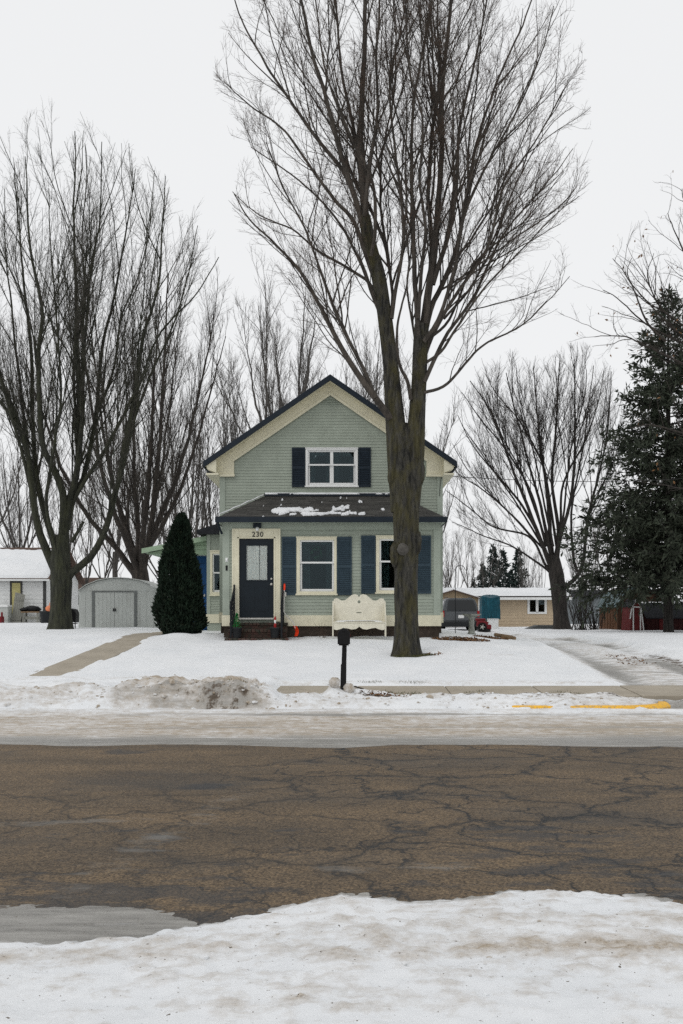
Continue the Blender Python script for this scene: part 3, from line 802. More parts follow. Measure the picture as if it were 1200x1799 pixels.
def clapboards(parent, yface, z0, z1, exposure, xl, xr, ops, mat):
    """one object per board; xl/xr are functions of z"""
    z = z0; k = 0
    while z < z1 - 0.01:
        zt = min(z + exposure, z1)
        zm = (z + zt) / 2
        segs = [(None, None)]
        a0, a1 = xl(z), xr(z); b0, b1 = xl(zt), xr(zt)
        cuts = sorted([(a, c) for (a, c, d, e) in ops if d < zm < e])
        cur = None; pieces = []
        start = ('L',)
        lo = (a0, b0)
        for (a, c) in cuts:
            if a > max(lo): pieces.append((lo, (a, a)))
            lo = (max(c, lo[0]), max(c, lo[1]))
        if min(a1, b1) > max(lo) - 0.0: pieces.append((lo, (a1, b1)))
        for (l, r) in pieces:
            if r[0] - l[0] < 0.02: continue
            b = MB()
            yb, yt = yface - 0.019, yface - 0.004
            zz = zt + 0.012
            b.add([(l[0], yface, z), (r[0], yface, z), (l[0], yb, z), (r[0], yb, z), (l[1], yface, zz), (r[1], yface, zz), (l[1], yt, zz), (r[1], yt, zz)],
                  [(2, 3, 7, 6), (0, 1, 3, 2), (6, 7, 5, 4), (0, 2, 6, 4), (1, 5, 7, 3)])
            b.build('clapboard', mat, parent)
        z = zt; k += 1

def zP(row): return Z(row, HY)
def xP(px): return X(px, HY)
def zM(row): return Z(row, MY)
def xM(px): return X(px, MY)

# openings: porch
DOOR = (xP(420.5), xP(481), zP(1086), zP(946.5))
W1 = (xP(527), xP(587), zP(1039), zP(949))
W2 = (xP(666.5), xP(726.5), zP(1037), zP(947))
WU = (xM(541), xM(624.5), zM(852), zM(791.5))
pz_top = zP(913)
porch_wall_b = MB()
openings_fill(porch_wall_b, PX0, PX1, zP(1099), pz_top, [DOOR, W1, W2], HY, HY + 0.14)
porch_wall_b.box(PX0, PX0 + 0.12, HY + 0.14, MY, zP(1099), pz_top)
porch_wall_b.box(PX1 - 0.12, PX1, HY + 0.14, MY, zP(1099), pz_top)
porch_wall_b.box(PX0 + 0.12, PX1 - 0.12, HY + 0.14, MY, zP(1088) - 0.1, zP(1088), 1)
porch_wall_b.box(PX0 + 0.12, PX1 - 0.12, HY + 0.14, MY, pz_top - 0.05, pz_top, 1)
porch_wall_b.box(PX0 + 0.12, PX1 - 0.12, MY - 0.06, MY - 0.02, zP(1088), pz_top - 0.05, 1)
pw = porch_wall_b.build('porch_wall', [M['siding'], M['dark_room']], house)

EAVE_T, APEX = (-0.315 - 3.47, 5.85), (-0.315, 8.23)      # roof outline in xz, top surface, gable front
SL = (APEX[1] - EAVE_T[1]) / (APEX[0] - EAVE_T[0])
def roof_z(x): return APEX[1] - SL * abs(x - APEX[0])
def wall_top(x): return roof_z(x) - 0.30
mw = MB()
def col_poly(xa, xb, zlo):
    pts = [(xa, zlo), (xb, zlo), (xb, wall_top(xb))]
    if xa < APEX[0] < xb: pts.append((APEX[0], wall_top(APEX[0])))
    pts.append((xa, wall_top(xa)))
    return pts
mw.prism(col_poly(MX0, WU[0], GZ), MY, MY + 0.15)
mw.prism(col_poly(WU[1], MX1, GZ), MY, MY + 0.15)
mw.box(WU[0], WU[1], MY, MY + 0.15, GZ, WU[2])
mw.prism(col_poly(WU[0], WU[1], WU[3]), MY, MY + 0.15)
BACK = MY + 9.5
mw.box(MX0, MX0 + 0.15, MY + 0.15, BACK, GZ, wall_top(MX0))
mw.box(MX1 - 0.15, MX1, MY + 0.15, BACK, GZ, wall_top(MX1))
mw.prism(col_poly(MX0, MX1, GZ), BACK, BACK + 0.15)
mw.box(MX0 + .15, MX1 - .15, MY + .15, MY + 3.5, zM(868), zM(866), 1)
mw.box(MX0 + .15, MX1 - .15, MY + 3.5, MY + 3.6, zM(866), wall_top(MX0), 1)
main_wall = mw.build('gable_wall', [M['siding'], M['dark_room']], house)

# clapboards, porch
dfr = (xP(409), xP(492), 0, zP(929.5))
w1f = (xP(521), xP(591.5), zP(1045.5), zP(943.5)); w2f = (xP(660.5), xP(731), zP(1043), zP(941.5))
clapboards(pw, HY, zP(1081), zP(931), 0.0845, lambda z: PX0 + 0.17, lambda z: PX1 - 0.17, [dfr, w1f, w2f], M['siding'])
# clapboards, gable
UW = (xM(537), xM(628.5), zM(856), zM(787.5))
def gl(z): return max(MX0 + 0.13, APEX[0] - (APEX[1] - z - 0.50) / SL)
def gr(z): return min(MX1 - 0.13, APEX[0] + (APEX[1] - z - 0.50) / SL)
clapboards(main_wall, MY, 4.40, 7.66, 0.0815, gl, gr, [UW], M['siding'])

# corner boards, base boards, foundation
def part(name, mat, fn, parent=house, bevel=0.0):
    b = MB(); fn(b); return b.build(name, mat, parent, bevel)
part('corner_board', M['siding_trim'], lambda b: b.box(PX0 - 0.012, PX0 + 0.17, HY - 0.032, HY + 0.15, zP(1081) + .002, zP(931)))
part('corner_board', M['siding_trim'], lambda b: b.box(PX1 - 0.17, PX1 + 0.012, HY - 0.032, HY + 0.15, zP(1081) + .002, zP(931)))
part('corner_board', M['siding_trim'], lambda b: b.box(MX0 - 0.015, MX0 + 0.14, MY - 0.03, MY + 0.15, 1.35, zM(833)))
part('corner_board', M['siding_trim'], lambda b: b.box(MX1 - 0.14, MX1 + 0.015, MY - 0.03, MY + 0.15, 1.35, zM(831)))
def fr_(b):
    b.box(PX0 - 0.02, PX1 + 0.02, HY - 0.04, HY + 0.15, zP(931) + .002, zP(917))
    n = 110
    for k in range(n):
        xa = PX0 + (PX1 - PX0) * k / n
        b.box(xa, xa + 0.028, HY - 0.075, HY - 0.041, zP(919), zP(916.2))
    b.box(PX0 - .04, PX1 + .04, HY - 0.12, HY + 0.15, zP(916), zP(913.4))
part('frieze', M['siding_trim'], fr_)
part('base_board', M['cream'], lambda b: (b.box(PX0 - 0.03, dfr[0] - 0.002, HY - 0.045, HY + 0.1, zP(1100), zP(1081)),
                                         b.box(dfr[1] + 0.002, PX1 + 0.03, HY - 0.045, HY + 0.1, zP(1100), zP(1081)),
                                         b.box(PX0 - 0.03, PX0 - 0.001, HY + 0.1, MY, zP(1100), zP(1081)), b.box(PX1 + 0.001, PX1 + 0.03, HY + 0.1, MY - .04, zP(1100), zP(1081))), bevel=.004)
part('base_board', M['cream'], lambda b: (b.box(PX1 + .035, MX1 + 0.03, MY - 0.045, MY + 0.1, zM(1094), zM(1076)), b.box(MX1 + .002, MX1 + .03, MY + .1, BACK, zM(1094), zM(1076)),
                                         b.box(MX0 - .03, PX0 - .035, MY - 0.045, MY + 0.1, zM(1094), zM(1076)), b.box(MX0 - .03, MX0 - .002, MY + .1, BACK, zM(1094), zM(1076))))
part('foundation', M['foundation'], lambda b: (b.box(PX0 + 0.02, PX1 - 0.02, HY + 0.02, MY, 0.5, zP(1100) - 0.002), b.box(MX0 + 0.02, MX1 - 0.02, MY + .001, BACK, 0.4, zM(1094) - .002)))
# side siding of the main block: long boards seen edge-on
for sx, xx in ((-1, MX0), (1, MX1)):
    z = zM(1076)
    while z < 5.5:
        b = MB(); y0, y1 = MY + 0.152, BACK
        b.add([(xx, y0, z), (xx, y1, z), (xx + sx * .019, y0, z), (xx + sx * .019, y1, z), (xx, y0, z + .17), (xx, y1, z + .17), (xx + sx * .004, y0, z + .17), (xx + sx * .004, y1, z + .17)],
              [(2, 3, 7, 6), (0, 1, 3, 2), (6, 7, 5, 4), (0, 2, 6, 4), (1, 5, 7, 3)])
        b.build('clapboard', M['siding'], main_wall); z += 0.165

# main roof: two slabs with navy rake boards
RY0, RY1 = MY - 0.42, BACK + 0.4
def slab(b, sgn, t, y0, y1, drop=0.0, ext=0.0, mat=0):
    xe = APEX[0] + sgn * (3.475 + ext)
    ze = APEX[1] - SL * (3.475 + ext)
    z1 = APEX[1] - drop; z2 = ze - drop
    pts = [(xe, z2 - t), (APEX[0], z1 - t), (APEX[0], z1), (xe, z2)]
    if sgn > 0: pts = [(APEX[0], z1 - t), (xe, z2 - t), (xe, z2), (APEX[0], z1)]
    b.prism(pts, y0, y1, mat)
roof = part('roof', M['charcoal_roof'], lambda b: (slab(b, -1, 0.05, RY0 + .03, RY1), slab(b, 1, 0.05, RY0 + .03, RY1)))
part('rake_board', M['navy'], lambda b: slab(b, -1, 0.175, RY0 - 0.02, RY0 + 0.028, 0.0, 0.03), roof, .004)
part('rake_board', M['navy'], lambda b: slab(b, 1, 0.175, RY0 - 0.022, RY0 + 0.026, 0.001, 0.03), roof, .004)
part('rake_board', M['navy'], lambda b: (b.box(EAVE_T[0] - .05, EAVE_T[0] - .01, RY0 + .03, RY1, EAVE_T[1] - .2, EAVE_T[1] - .03)), roof)
part('rake_board', M['navy'], lambda b: (b.box(APEX[0] + 3.485, APEX[0] + 3.525, RY0 + .03, RY1, EAVE_T[1] - .2, EAVE_T[1] - .03)), roof)
# soffit + cream frieze with box returns
def soff(b):
    for sg in (-1, 1): slab(b, sg, 0.03, RY0 + .029, MY + .1, 0.145, -0.02)
    for sg in (-1, 1):
        xa = APEX[0] + sg * 3.44; xb = MX0 - .001 if sg < 0 else MX1 + .001
        b.box(xa, xb, RY0 + .03, RY1 - .05, 5.45, 5.50)
part('soffit', M['cream'], soff, roof)
def friez(b, sg):
    zi = lambda x, d: roof_z(x) - d
    xo = APEX[0] + sg * 3.16
    xi = APEX[0] + sg * 2.70
    top, bot = 0.16, 0.47
    pts = [(APEX[0], zi(APEX[0], top)), (xo, zi(xo, top)), (xo, 5.51 + 0.0), (xi, 5.51), (xi, zi(xi, bot)), (APEX[0], zi(APEX[0], bot))]
    if sg > 0: pts = pts[::-1]
    b.prism(pts, MY - 0.06, MY - 0.001)
    # raised inner moulding
    m_ = [(APEX[0], zi(APEX[0], bot - .05)), (xi + sg * .04, zi(xi + sg * .04, bot - .05)), (xi + sg * .04, zi(xi + sg * .04, bot + .035)), (APEX[0], zi(APEX[0], bot + .035))]
    if sg > 0: m_ = m_[::-1]
    b.prism(m_, MY - 0.085, MY - 0.061)
    xt = APEX[0] + sg * 3.42
    pr = [(xo, 5.51), (xo, zi(xo, .18)), (xt, zi(xt, .18)), (xt, 5.62)]
    b.prism(pr if sg < 0 else pr[::-1], RY0 + .04, MY - 0.002)
part('gable_frieze', M['cream'], lambda b: friez(b, -1), roof)
part('gable_frieze', M['cream'], lambda b: friez(b, 1), roof)
part('return_box', M['cream'], lambda b: b.box(APEX[0] - 3.16, APEX[0] - 2.68, MY - 0.12, MY - 0.061, 5.44, 5.505), roof)
part('return_box', M['cream'], lambda b: b.box(APEX[0] + 2.68, APEX[0] + 3.16, MY - 0.12, MY - 0.061, 5.44, 5.505), roof)
# louvred vent under the apex
vent = part('gable_vent', M['siding_trim'], lambda b: b.prism([(APEX[0] - .36, 7.47), (APEX[0] + .36, 7.47), (APEX[0], 7.47 + .36 * SL)], MY - .012, MY + .01))
for k in range(3):
    zz = 7.485 + k * 0.068; hw = .36 - (zz - 7.47) / SL - .03
    part('slat', M['siding_trim'], lambda b: b.hexa([(APEX[0] - hw, MY - .055, zz), (APEX[0] + hw, MY - .055, zz), (APEX[0] - hw, MY - .013, zz + .03), (APEX[0] + hw, MY - .013, zz + .03),
         (APEX[0] - hw, MY - .055, zz + .014), (APEX[0] + hw, MY - .055, zz + .014), (APEX[0] - hw, MY - .013, zz + .044), (APEX[0] + hw, MY - .013, zz + .044)]), vent)

# porch roof: hipped, laid with shingle courses
EY = HY - 0.42
ez = Z(907, EY) ; EX0, EX1 = X(380, EY), X(784, EY)
TX0, TX1 = xM(466), xM(702); tz = zM(869)
A = [Vector((EX0, EY, ez)), Vector((EX1, EY, ez)), Vector((TX1, MY, tz)), Vector((TX0, MY, tz))]
BL, BR = Vector((EX0, MY, ez)), Vector((EX1, MY, ez))
def pr_core(b):
    d = Vector((0, 0, -0.05))
    b.add([A[0] + d, A[1] + d, A[2] + d, A[3] + d, BL + d, BR + d], [(0, 1, 2, 3), (4, 0, 3), (1, 5, 2), (0, 4, 5, 1), (4, 3, 2, 5)])
proof = part('porch_roof', M['charcoal_roof'], pr_core)
part('fascia', M['navy'], lambda b: (b.box(EX0 - .01, EX1 + .01, EY - .03, EY + .01, ez - .155, ez - .012), b.box(EX0 - .03, EX0 - .011, EY - .03, MY - .002, ez - .15, ez - .014), b.box(EX1 + .011, EX1 + .03, EY - .03, MY - .002, ez - .15, ez - .014)), proof, .004)
part('soffit', M['siding_trim'], lambda b: (b.box(EX0, EX1, EY + .011, HY - .121, ez - .14, ez - .12), b.box(EX0, PX0 - .041, HY - .12, MY, ez - .14, ez - .12), b.box(PX1 + .041, EX1, HY - .12, MY, ez - .14, ez - .12)), proof)
part('ridge_flashing', M['navy'], lambda b: b.box(TX0 - .02, TX1 + .02, MY - .09, MY - .021, tz - .05, tz + .03), proof)
sh_v, sh_f, sh_c = [], [], []
rq = random.Random(9)
def lay(o0, o1, t1, t0, n):
    """courses between eave edge o0-o1 and top edge t0-t1"""
    nrm = (o1 - o0).cross(t0 - o0).normalized()
    for i in range(n):
        a, c = i / n, min(1.0, (i + 1.25) / n)
        l0, r0 = o0.lerp(t0, a), o1.lerp(t1, a); l1, r1 = o0.lerp(t0, c), o1.lerp(t1, c)
        Lr = (r0 - l0).length
        k = max(1, int(Lr / 0.30)); off = rq.random() * 0.3
        cuts = [0.0] + [min(1, max(0, (j * 0.30 + off + rq.uniform(-.04, .04)) / Lr)) for j in range(k + 1)] + [1.0]
        cuts = sorted(cuts)
        for j in range(len(cuts) - 1):
            u, v = cuts[j], cuts[j + 1]
            if (v - u) * Lr < 0.02: continue
            g = 0.003 / Lr
            th = 0.012 + rq.random() * 0.008
            dn = (l0 - l1).normalized() * rq.uniform(0, .012)
            q = [l0.lerp(r0, u + g) + dn, l0.lerp(r0, v - g) + dn, l1.lerp(r1, v - g), l1.lerp(r1, u + g)]
            vv = [q[0] + nrm * th, q[1] + nrm * th, q[2] + nrm * .003, q[3] + nrm * .003, q[0] - nrm * .01, q[1] - nrm * .01]
            nb = len(sh_v); sh_v.extend(vv); sh_f.extend([(nb, nb + 1, nb + 2, nb + 3), (nb + 4, nb + 5, nb + 1, nb), (nb + 4, nb, nb + 3), (nb + 1, nb + 5, nb + 2)])
            tone = rq.uniform(0.7, 1.35); sh_c.extend([tone] * 6)
up = Vector((0, 0, -0.045))
lay(A[0] + up, A[1] + up, A[2] + up, A[3] + up, 17)
lay(BL + up, A[0] + up, A[3] + up, A[3] + up + Vector((-.001, .001, 0)), 15)
lay(A[1] + up, BR + up, A[2] + up + Vector((.001, .001, 0)), A[2] + up, 15)
me = bpy.data.meshes.new('shingles'); me.from_pydata([tuple(v) for v in sh_v], [], sh_f)
ca = me.color_attributes.new('tone', 'FLOAT_COLOR', 'POINT')
ca.data.foreach_set('color', np.repeat(np.array(sh_c, dtype=np.float32), 4)); me.update()
link_mesh('shingles', me, M['shingle'], proof)['kind'] = 'stuff'

def snow_patch(name, o0, o1, t1, t0, mask, parent, nu=180, nv=60, th=0.03, label=None):
    """snow lying on a sloped quad where mask(u,v)>0; thin solid with soft rim"""
    u, v = np.meshgrid(np.linspace(0, 1, nu), np.linspace(0, 1, nv))
    q = [np.array(p) for p in (o0, o1, t1, t0)]
    Pp = (q[0][None, None] * ((1 - u) * (1 - v))[..., None] + q[1] * (u * (1 - v))[..., None] + q[2] * (u * v)[..., None] + q[3] * ((1 - u) * v)[..., None])
    nrm = np.cross(q[1] - q[0], q[3] - q[0]); nrm = nrm / np.linalg.norm(nrm)
    m_ = mask(u, v)
    h = np.clip(m_, -0.3, 1)
    hh = np.where(h > 0, th * np.sqrt(np.clip(h, 0, 1)) + 0.004, -0.03)
    V = Pp + nrm * hh[..., None]
    idx = np.arange(nu * nv).reshape(nv, nu)
    F = np.stack([idx[:-1, :-1], idx[:-1, 1:], idx[1:, 1:], idx[1:, :-1]], -1).reshape(-1, 4)
    keep = (h.ravel()[F] > 0).any(1)
    F = F[keep]
    used = np.unique(F); re = -np.ones(nu * nv, int); re[used] = np.arange(len(used))
    me = np_mesh(name, V.reshape(-1, 3)[used], re[F])
    at = me.color_attributes.new('mask', 'FLOAT_COLOR', 'POINT')
    at.data.foreach_set('color', np.tile(np.array([0, 0, 0, 1], np.float32), len(used)))
    return link_mesh(name, me, M['snow'], parent)
def pmask(u, v):
    n = fbm(u * 34, v * 9, 5, 5); n2 = fbm(u * 90, v * 30, 8, 3)
    px = 380 + u * 404
    band = np.maximum(np.exp(-((v - 0.26) / 0.14) ** 2) * sstep(455, 468, px) * (1 - sstep(545, 600, px)), np.exp(-((v - 0.14) / 0.07) ** 2) * sstep(480, 510, px) * (1 - sstep(635, 655, px)))
    blob2 = np.exp(-(((px - 592) / 24) ** 2 + ((v - 0.36) / 0.14) ** 2))
    stray = .25 * np.exp(-(((px - 620) / 60) ** 2 + ((v - 0.6) / 0.2) ** 2)) + .5 * sstep(1.0, .86, v) * 0
    return np.maximum(np.maximum(band, blob2), stray) * 1.1 + (n - 0.5) * 2.3 + (n2 - .5) * 1.0 - 0.86
sn = snow_patch('roof_snow', A[0], A[1], A[2], A[3], pmask, None, 380, 110, 0.022)
tag(sn, 'thin ragged snow patches left on the dark porch roof', 'snow', kind='stuff')
def lmask(u, v): return 0.6 - np.abs(v - 0.5) * 1.6 + (fbm(u * 14, v * 2, 3, 3) - .5) * .9
hl0, hl1 = A[0] + Vector((.25, .25, .1)), A[3] + Vector((-.02, -.05, .0))
dn_ = Vector((0.03, -0.03, 0.0))
sn = snow_patch('flashing_snow', (TX0, MY - .10, tz + .03), (TX1, MY - .10, tz + .03), (TX1, MY - .022, tz + .032), (TX0, MY - .022, tz + .032), lmask, None, 90, 6, .025)
tag(sn, 'thin line of snow along the top of the porch roof', 'snow', kind='stuff')
hb = MB(); hb.tube([A[0].lerp(A[3], t_) + Vector((-.01, 0, .012 + .008 * math.sin(t_ * 23))) for t_ in np.linspace(.08, .97, 14)], [0.012 + .008 * abs(math.sin(i * 2.1)) for i in range(14)], 6)
tag(hb.build('hip_snow', M['snow']), 'thin line of snow down the hip of the porch roof', 'snow', kind='stuff')

# door with frame
dz0, dz1 = DOOR[2], DOOR[3]
def dframe(b):
    y0, y1 = HY - 0.055, HY + 0.10
    b.box(xP(409), DOOR[0] - .0, y0, y1, dz0 - .09, zP(930)); b.box(DOOR[1], xP(492), y0, y1, dz0 - .09, zP(930))
    b.box(DOOR[0], DOOR[1], y0, y1, dz1, zP(930))
part('door_frame', M['cream'], dframe, bevel=.006)
def dframe2(b):
    y0, y1 = HY - 0.068, HY - 0.0555
    b.box(xP(408), xP(411), y0, y1, dz0 - .088, zP(929)); b.box(xP(490), xP(493), y0, y1, dz0 - .088, zP(929)); b.box(xP(411), xP(490), y0, y1, zP(931), zP(929))
    b.box(xP(417.5), xP(420), y0, y1, dz0 - .088, zP(944)); b.box(xP(481.5), xP(484), y0, y1, dz0 - .088, zP(944)); b.box(xP(417.5), xP(484), y0, y1, zP(946), zP(943.9))
part('door_moulding', M['cream'], dframe2)
DW = (xP(433), xP(469.5), zP(1019), zP(958.5))
def dleaf(b):
    openings_fill(b, DOOR[0] + .003, DOOR[1] - .003, dz0 + .01, dz1 - .004, [DW], HY + 0.0, HY + .045)
    for (a, c, d, e) in ((DW[0] - .03, DW[0], DW[2] - .03, DW[3] + .03), (DW[1], DW[1] + .03, DW[2] - .03, DW[3] + .03), (DW[0], DW[1], DW[3], DW[3] + .03), (DW[0], DW[1], DW[2] - .03, DW[2])):
        b.box(a, c, HY - .012, HY - .001, d, e)
    for (c0, c1) in ((DOOR[0] + .14, (DOOR[0] + DOOR[1]) / 2 - .05), ((DOOR[0] + DOOR[1]) / 2 + .05, DOOR[1] - .14)):
        b.box(c0, c1, HY - .008, HY - .001, dz0 + .18, DW[2] - .16)
door = part('door', M['door_navy'], dleaf)
part('pane', M['door_glass'], lambda b: b.box(DW[0], DW[1], HY + .015, HY + .02, DW[2], DW[3]), door)
def pleat(b, x0, x1, z0, z1, y, n=60, amp=.012, gap=None, fq=18):
    vs_, fs = [], []
    for i in range(n + 1):
        u = i / n; xx = x0 + (x1 - x0) * u
        yy = y + amp * math.sin(u * fq * 2.1 + 1.3 * math.sin(u * 7)) + amp * .6 * math.sin(u * fq * 5.3)
        vs_ += [(xx, yy, z0), (xx, yy * 1 + amp * .4 * math.sin(u * 31), (z0 + z1) / 2), (xx, yy, z1)]
    for i in range(n):
        if gap and gap[0] < (i + .5) / n < gap[1]: continue
        for k in range(2): fs.append((i * 3 + k, i * 3 + 3 + k, i * 3 + 4 + k, i * 3 + 1 + k))
    b.add(vs_, fs, 0, True)
part('curtain', M['door_curtain'], lambda b: (pleat(b, DW[0] - .01, DW[0] + (DW[1] - DW[0]) * .615, DW[2] - .02, DW[3] + .02, HY + .034, 40, .007, None, 14), pleat(b, DW[0] + (DW[1] - DW[0]) * .64, DW[1] + .01, DW[2] - .02, DW[3] + .02, HY + .034, 30, .007, None, 9)), door)
for rr_, zz in ((.032, zP(1026.5)), (.026, zP(1017))):
    part('door_knob', M['metal'], lambda b: (b.blob((xP(477), HY - .045, zz), (rr_, .028, rr_), 12, 8), b.tube([(xP(477), HY - .03, zz), (xP(477), HY + .01, zz)], .014, 8)), door)
part('threshold', M['metal'], lambda b: b.box(DOOR[0], DOOR[1], HY - .10, HY + .08, dz0 - .035, dz0 + .008), bevel=.004)
# number over the door
cu = bpy.data.curves.new('house_number', 'FONT'); cu.body = '230'; cu.size = 0.185; cu.extrude = 0.006; cu.offset = 0.001; cu.align_x = 'CENTER'; cu.space_character = 1.12
cu.materials.append(M['black_iron'])
to_ = bpy.data.objects.new('house_number', cu); nm = bpy.data.meshes.new_from_object(to_); bpy.data.objects.remove(to_)
no = bpy.data.objects.new('house_number', nm); COL.objects.link(no); no.parent = house
no.location = Vector((xP(453), HY - 0.064, zP(943.2))) - house.location; no.rotation_euler = (math.radians(90), 0, 0)
no['label'] = 'black numerals 230 on the cream door head'
# lamp over the door
lm = part('porch_light', M['navy'], lambda b: (b.prism([(xP(445.5), zP(928)), (xP(459.5), zP(928)), (xP(459.5), zP(917)), (xP(445.5), zP(917))], HY - .10, HY - .045),
                                             b.prism([(xP(444.5), zP(918.5)), (xP(460.5), zP(918.5)), (xP(460.5), zP(916.5)), (xP(444.5), zP(916.5))], HY - .12, HY - .04)))
part('lamp_globe', M['white'], lambda b: b.blob((xP(452.5), HY - .10, zP(930)), (.045, .045, .055), 12, 8), lm)
part('doorbell', M['black_plastic'], lambda b: (b.box(xP(396.8), xP(400.2), HY - .055, HY - .033, zP(1002.5), zP(993.5))), bevel=.006)
part('thermometer', M['white'], lambda b: (b.box(xP(396.4), xP(400.6), HY - .05, HY - .033, zP(987), zP(980)), b.blob((xP(398.5), HY - .055, zP(984)), (.03, .012, .03), 10, 6)))
part('cable', M['wire'], lambda b: b.tube([(MX1 - .02, MY - .05, zM(836)), (MX1 - .06, MY - .045, zM(850)), (MX1 - .08, MY - .045, zM(872))], .008, 6))
part('downspout', M['navy'], lambda b: b.tube([(EX0 + .03, EY + .02, ez - .14), (EX0 + .06, HY - .14, ez - .30), (EX0 + .10, HY - .06, ez - .42)], .03, 8))

# windows
def window(px0, px1, r0, r1, Y, frame_mat, frame_w, op, cols=1, split=0.44, curtain=True, sill=True):
    x0, x1, z1, z0 = X(px0, Y), X(px1, Y), Z(r0, Y), Z(r1, Y)
    fw = frame_w
    def fr(b):
        y0, y1 = Y - .045, Y + .06
        b.box(x0, op[0], y0, y1, z0, z1); b.box(op[1], x1, y0, y1, z0, z1)
        b.box(op[0], op[1], y0, y1, op[3], z1); b.box(op[0], op[1], y0, y1, z0, op[2])
        b.box(x0 - .025, x1 + .025, y0 - .03, y0 - .001, z0 - .005, z0 + .035)
        b.box(x0 - .012, x1 + .012, y0 - .018, y0 - .001, z1 - .02, z1 + .012)
    wn = part('window', frame_mat, fr, bevel=.004)
    cw = (op[1] - op[0]) / cols
    for c in range(cols):
        a, e = op[0] + cw * c, op[0] + cw * (c + 1)
        zs = op[3] - (op[3] - op[2]) * split
        s = .042
        def up_s(b):
            y0, y1 = Y - .005, Y + .03
            b.box(a, a + s, y0, y1, zs - .02, op[3]); b.box(e - s, e, y0, y1, zs - .02, op[3])
            b.box(a + s, e - s, y0, y1, op[3] - s, op[3]); b.box(a + s, e - s, y0 - .006, y1, zs - .02, zs + .025)
        sa = part('sash', M['white'], up_s, wn)
        def lo_s(b):
            y0, y1 = Y + .02, Y + .055
            b.box(a, a + s + .012, y0 + .011, y1, op[2], zs - .021); b.box(e - s - .012, e, y0 + .011, y1, op[2], zs - .021)
            b.box(a + s, e - s, y0 + .009, y1, op[2], op[2] + s + .02)
        part('sash', M['white'], lo_s, wn)
        part('pane', M['glass'], lambda b: b.box(a + s, e - s, Y + .01, Y + .014, zs + .02, op[3] - s), wn)
        part('pane', M['glass'], lambda b: b.box(a + s, e - s, Y + .043, Y + .047, op[2] + s, zs - .015), wn)
        if curtain:
            wd = e - a
            part('curtain', M['curtain'], lambda b: (pleat(b, a, a + wd * .30, op[2], op[3], Y + .17, 40, .03, None, 10), pleat(b, e - wd * .24, e, op[2], op[3], Y + .17, 40, .03, None, 9),
                                                     pleat(b, a, e, op[3] - .12, op[3], Y + .13, 50, .015, None, 22)), wn)
    return wn
win1 = window(521, 591.5, 943.5, 1045.5, HY, M['cream'], .09, W1)
win2 = window(660.5, 731, 941.5, 1043, HY, M['cream'], .09, W2)
winu = window(537, 628.5, 787.5, 856, MY, M['white'], .06, WU, 2, 0.42)
def shutter(px0, px1, r0, r1, Y, m):
    x0, x1, z1, z0 = X(px0, Y), X(px1, Y), Z(r0, Y), Z(r1, Y)
    w_ = .035
    def f(b):
        y0, y1 = Y - .055, Y - .021
        b.box(x0, x0 + w_, y0, y1, z0, z1); b.box(x1 - w_, x1, y0, y1, z0, z1)
        zm = z0 + (z1 - z0) * .49
        for (d, e) in ((z0, z0 + .06), (zm - .035, zm + .035), (z1 - .06, z1)): b.box(x0 + w_, x1 - w_, y0, y1, d, e)
    s = part('shutter', m, f)
    n = int((z1 - z0) / .05)
    def sl(b):
        b.box(x0 + w_, x1 - w_, Y - .031, Y - .022, z0 + .06, z1 - .06)
        for k in range(n):
            zz = z0 + .065 + k * .05
            if zz > z1 - .12: break
            b.hexa([(x0 + w_, Y - .05, zz), (x1 - w_, Y - .05, zz), (x0 + w_, Y - .032, zz + .022), (x1 - w_, Y - .032, zz + .022), (x0 + w_, Y - .05, zz + .008), (x1 - w_, Y - .05, zz + .008), (x0 + w_, Y - .032, zz + .03), (x1 - w_, Y - .032, zz + .03)])
    so = part('louvres', m, sl, s); so['kind'] = 'stuff'
for a, c in ((495.5, 520.3), (592.3, 618)): shutter(a, c, 943, 1045.5, HY, M['shutter_low'])
for a, c in ((634.5, 659.8), (731.8, 757)): shutter(a, c, 941, 1043, HY, M['shutter_low'])
for a, c in ((513, 536.2), (629.5, 651.5)): shutter(a, c, 786.5, 856, MY, M['shutter_up'])
# wreath hanging inside the lower window: its own thing
wr = MB(); rw = random.Random(2); wc = (xP(556), HY + .10, zP(971))
for i in range(70):
    a = rw.uniform(0, 6.283); r = .12 + rw.uniform(-.035, .035)
    p = Vector((wc[0] + r * math.cos(a), wc[1] + rw.uniform(-.02, .02), wc[2] + r * 1.1 * math.sin(a)))
    q = p + Vector((rw.uniform(-.05, .05), rw.uniform(-.01, .01), rw.uniform(-.06, .05)))
    wr.tube([p, q], [.014, .004], 4)
tag(wr.build('wreath', M['fake_green']), 'small green wreath hanging inside the window beside the front door', 'wreath')

# side wing with its window, lean-to porch and blue door
WY = 33.0
wx0, wx1 = X(364, WY), MX0 + .1
WW = (X(373.5, WY), X(388, WY) + .35, Z(1040, WY), Z(973, WY))
wtop = Z(938, WY)
wb = MB(); openings_fill(wb, wx0, wx1, .6, wtop, [WW], WY, WY + .14)
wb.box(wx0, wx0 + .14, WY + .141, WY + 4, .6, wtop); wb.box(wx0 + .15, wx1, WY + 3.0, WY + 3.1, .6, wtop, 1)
wing = wb.build('wing_wall', [M['siding'], M['dark_room']], house)
WF = (X(369.5, WY), X(388, WY) + .45, Z(1047, WY), Z(967.5, WY))
clapboards(wing, WY, Z(1079, WY), wtop, 0.0845, lambda z: wx0 + .11, lambda z: wx1, [WF], M['siding'])
part('corner_board', M['siding_trim'], lambda b: b.box(wx0 - .012, wx0 + .11, WY - .03, WY + .1, Z(1079, WY), wtop))
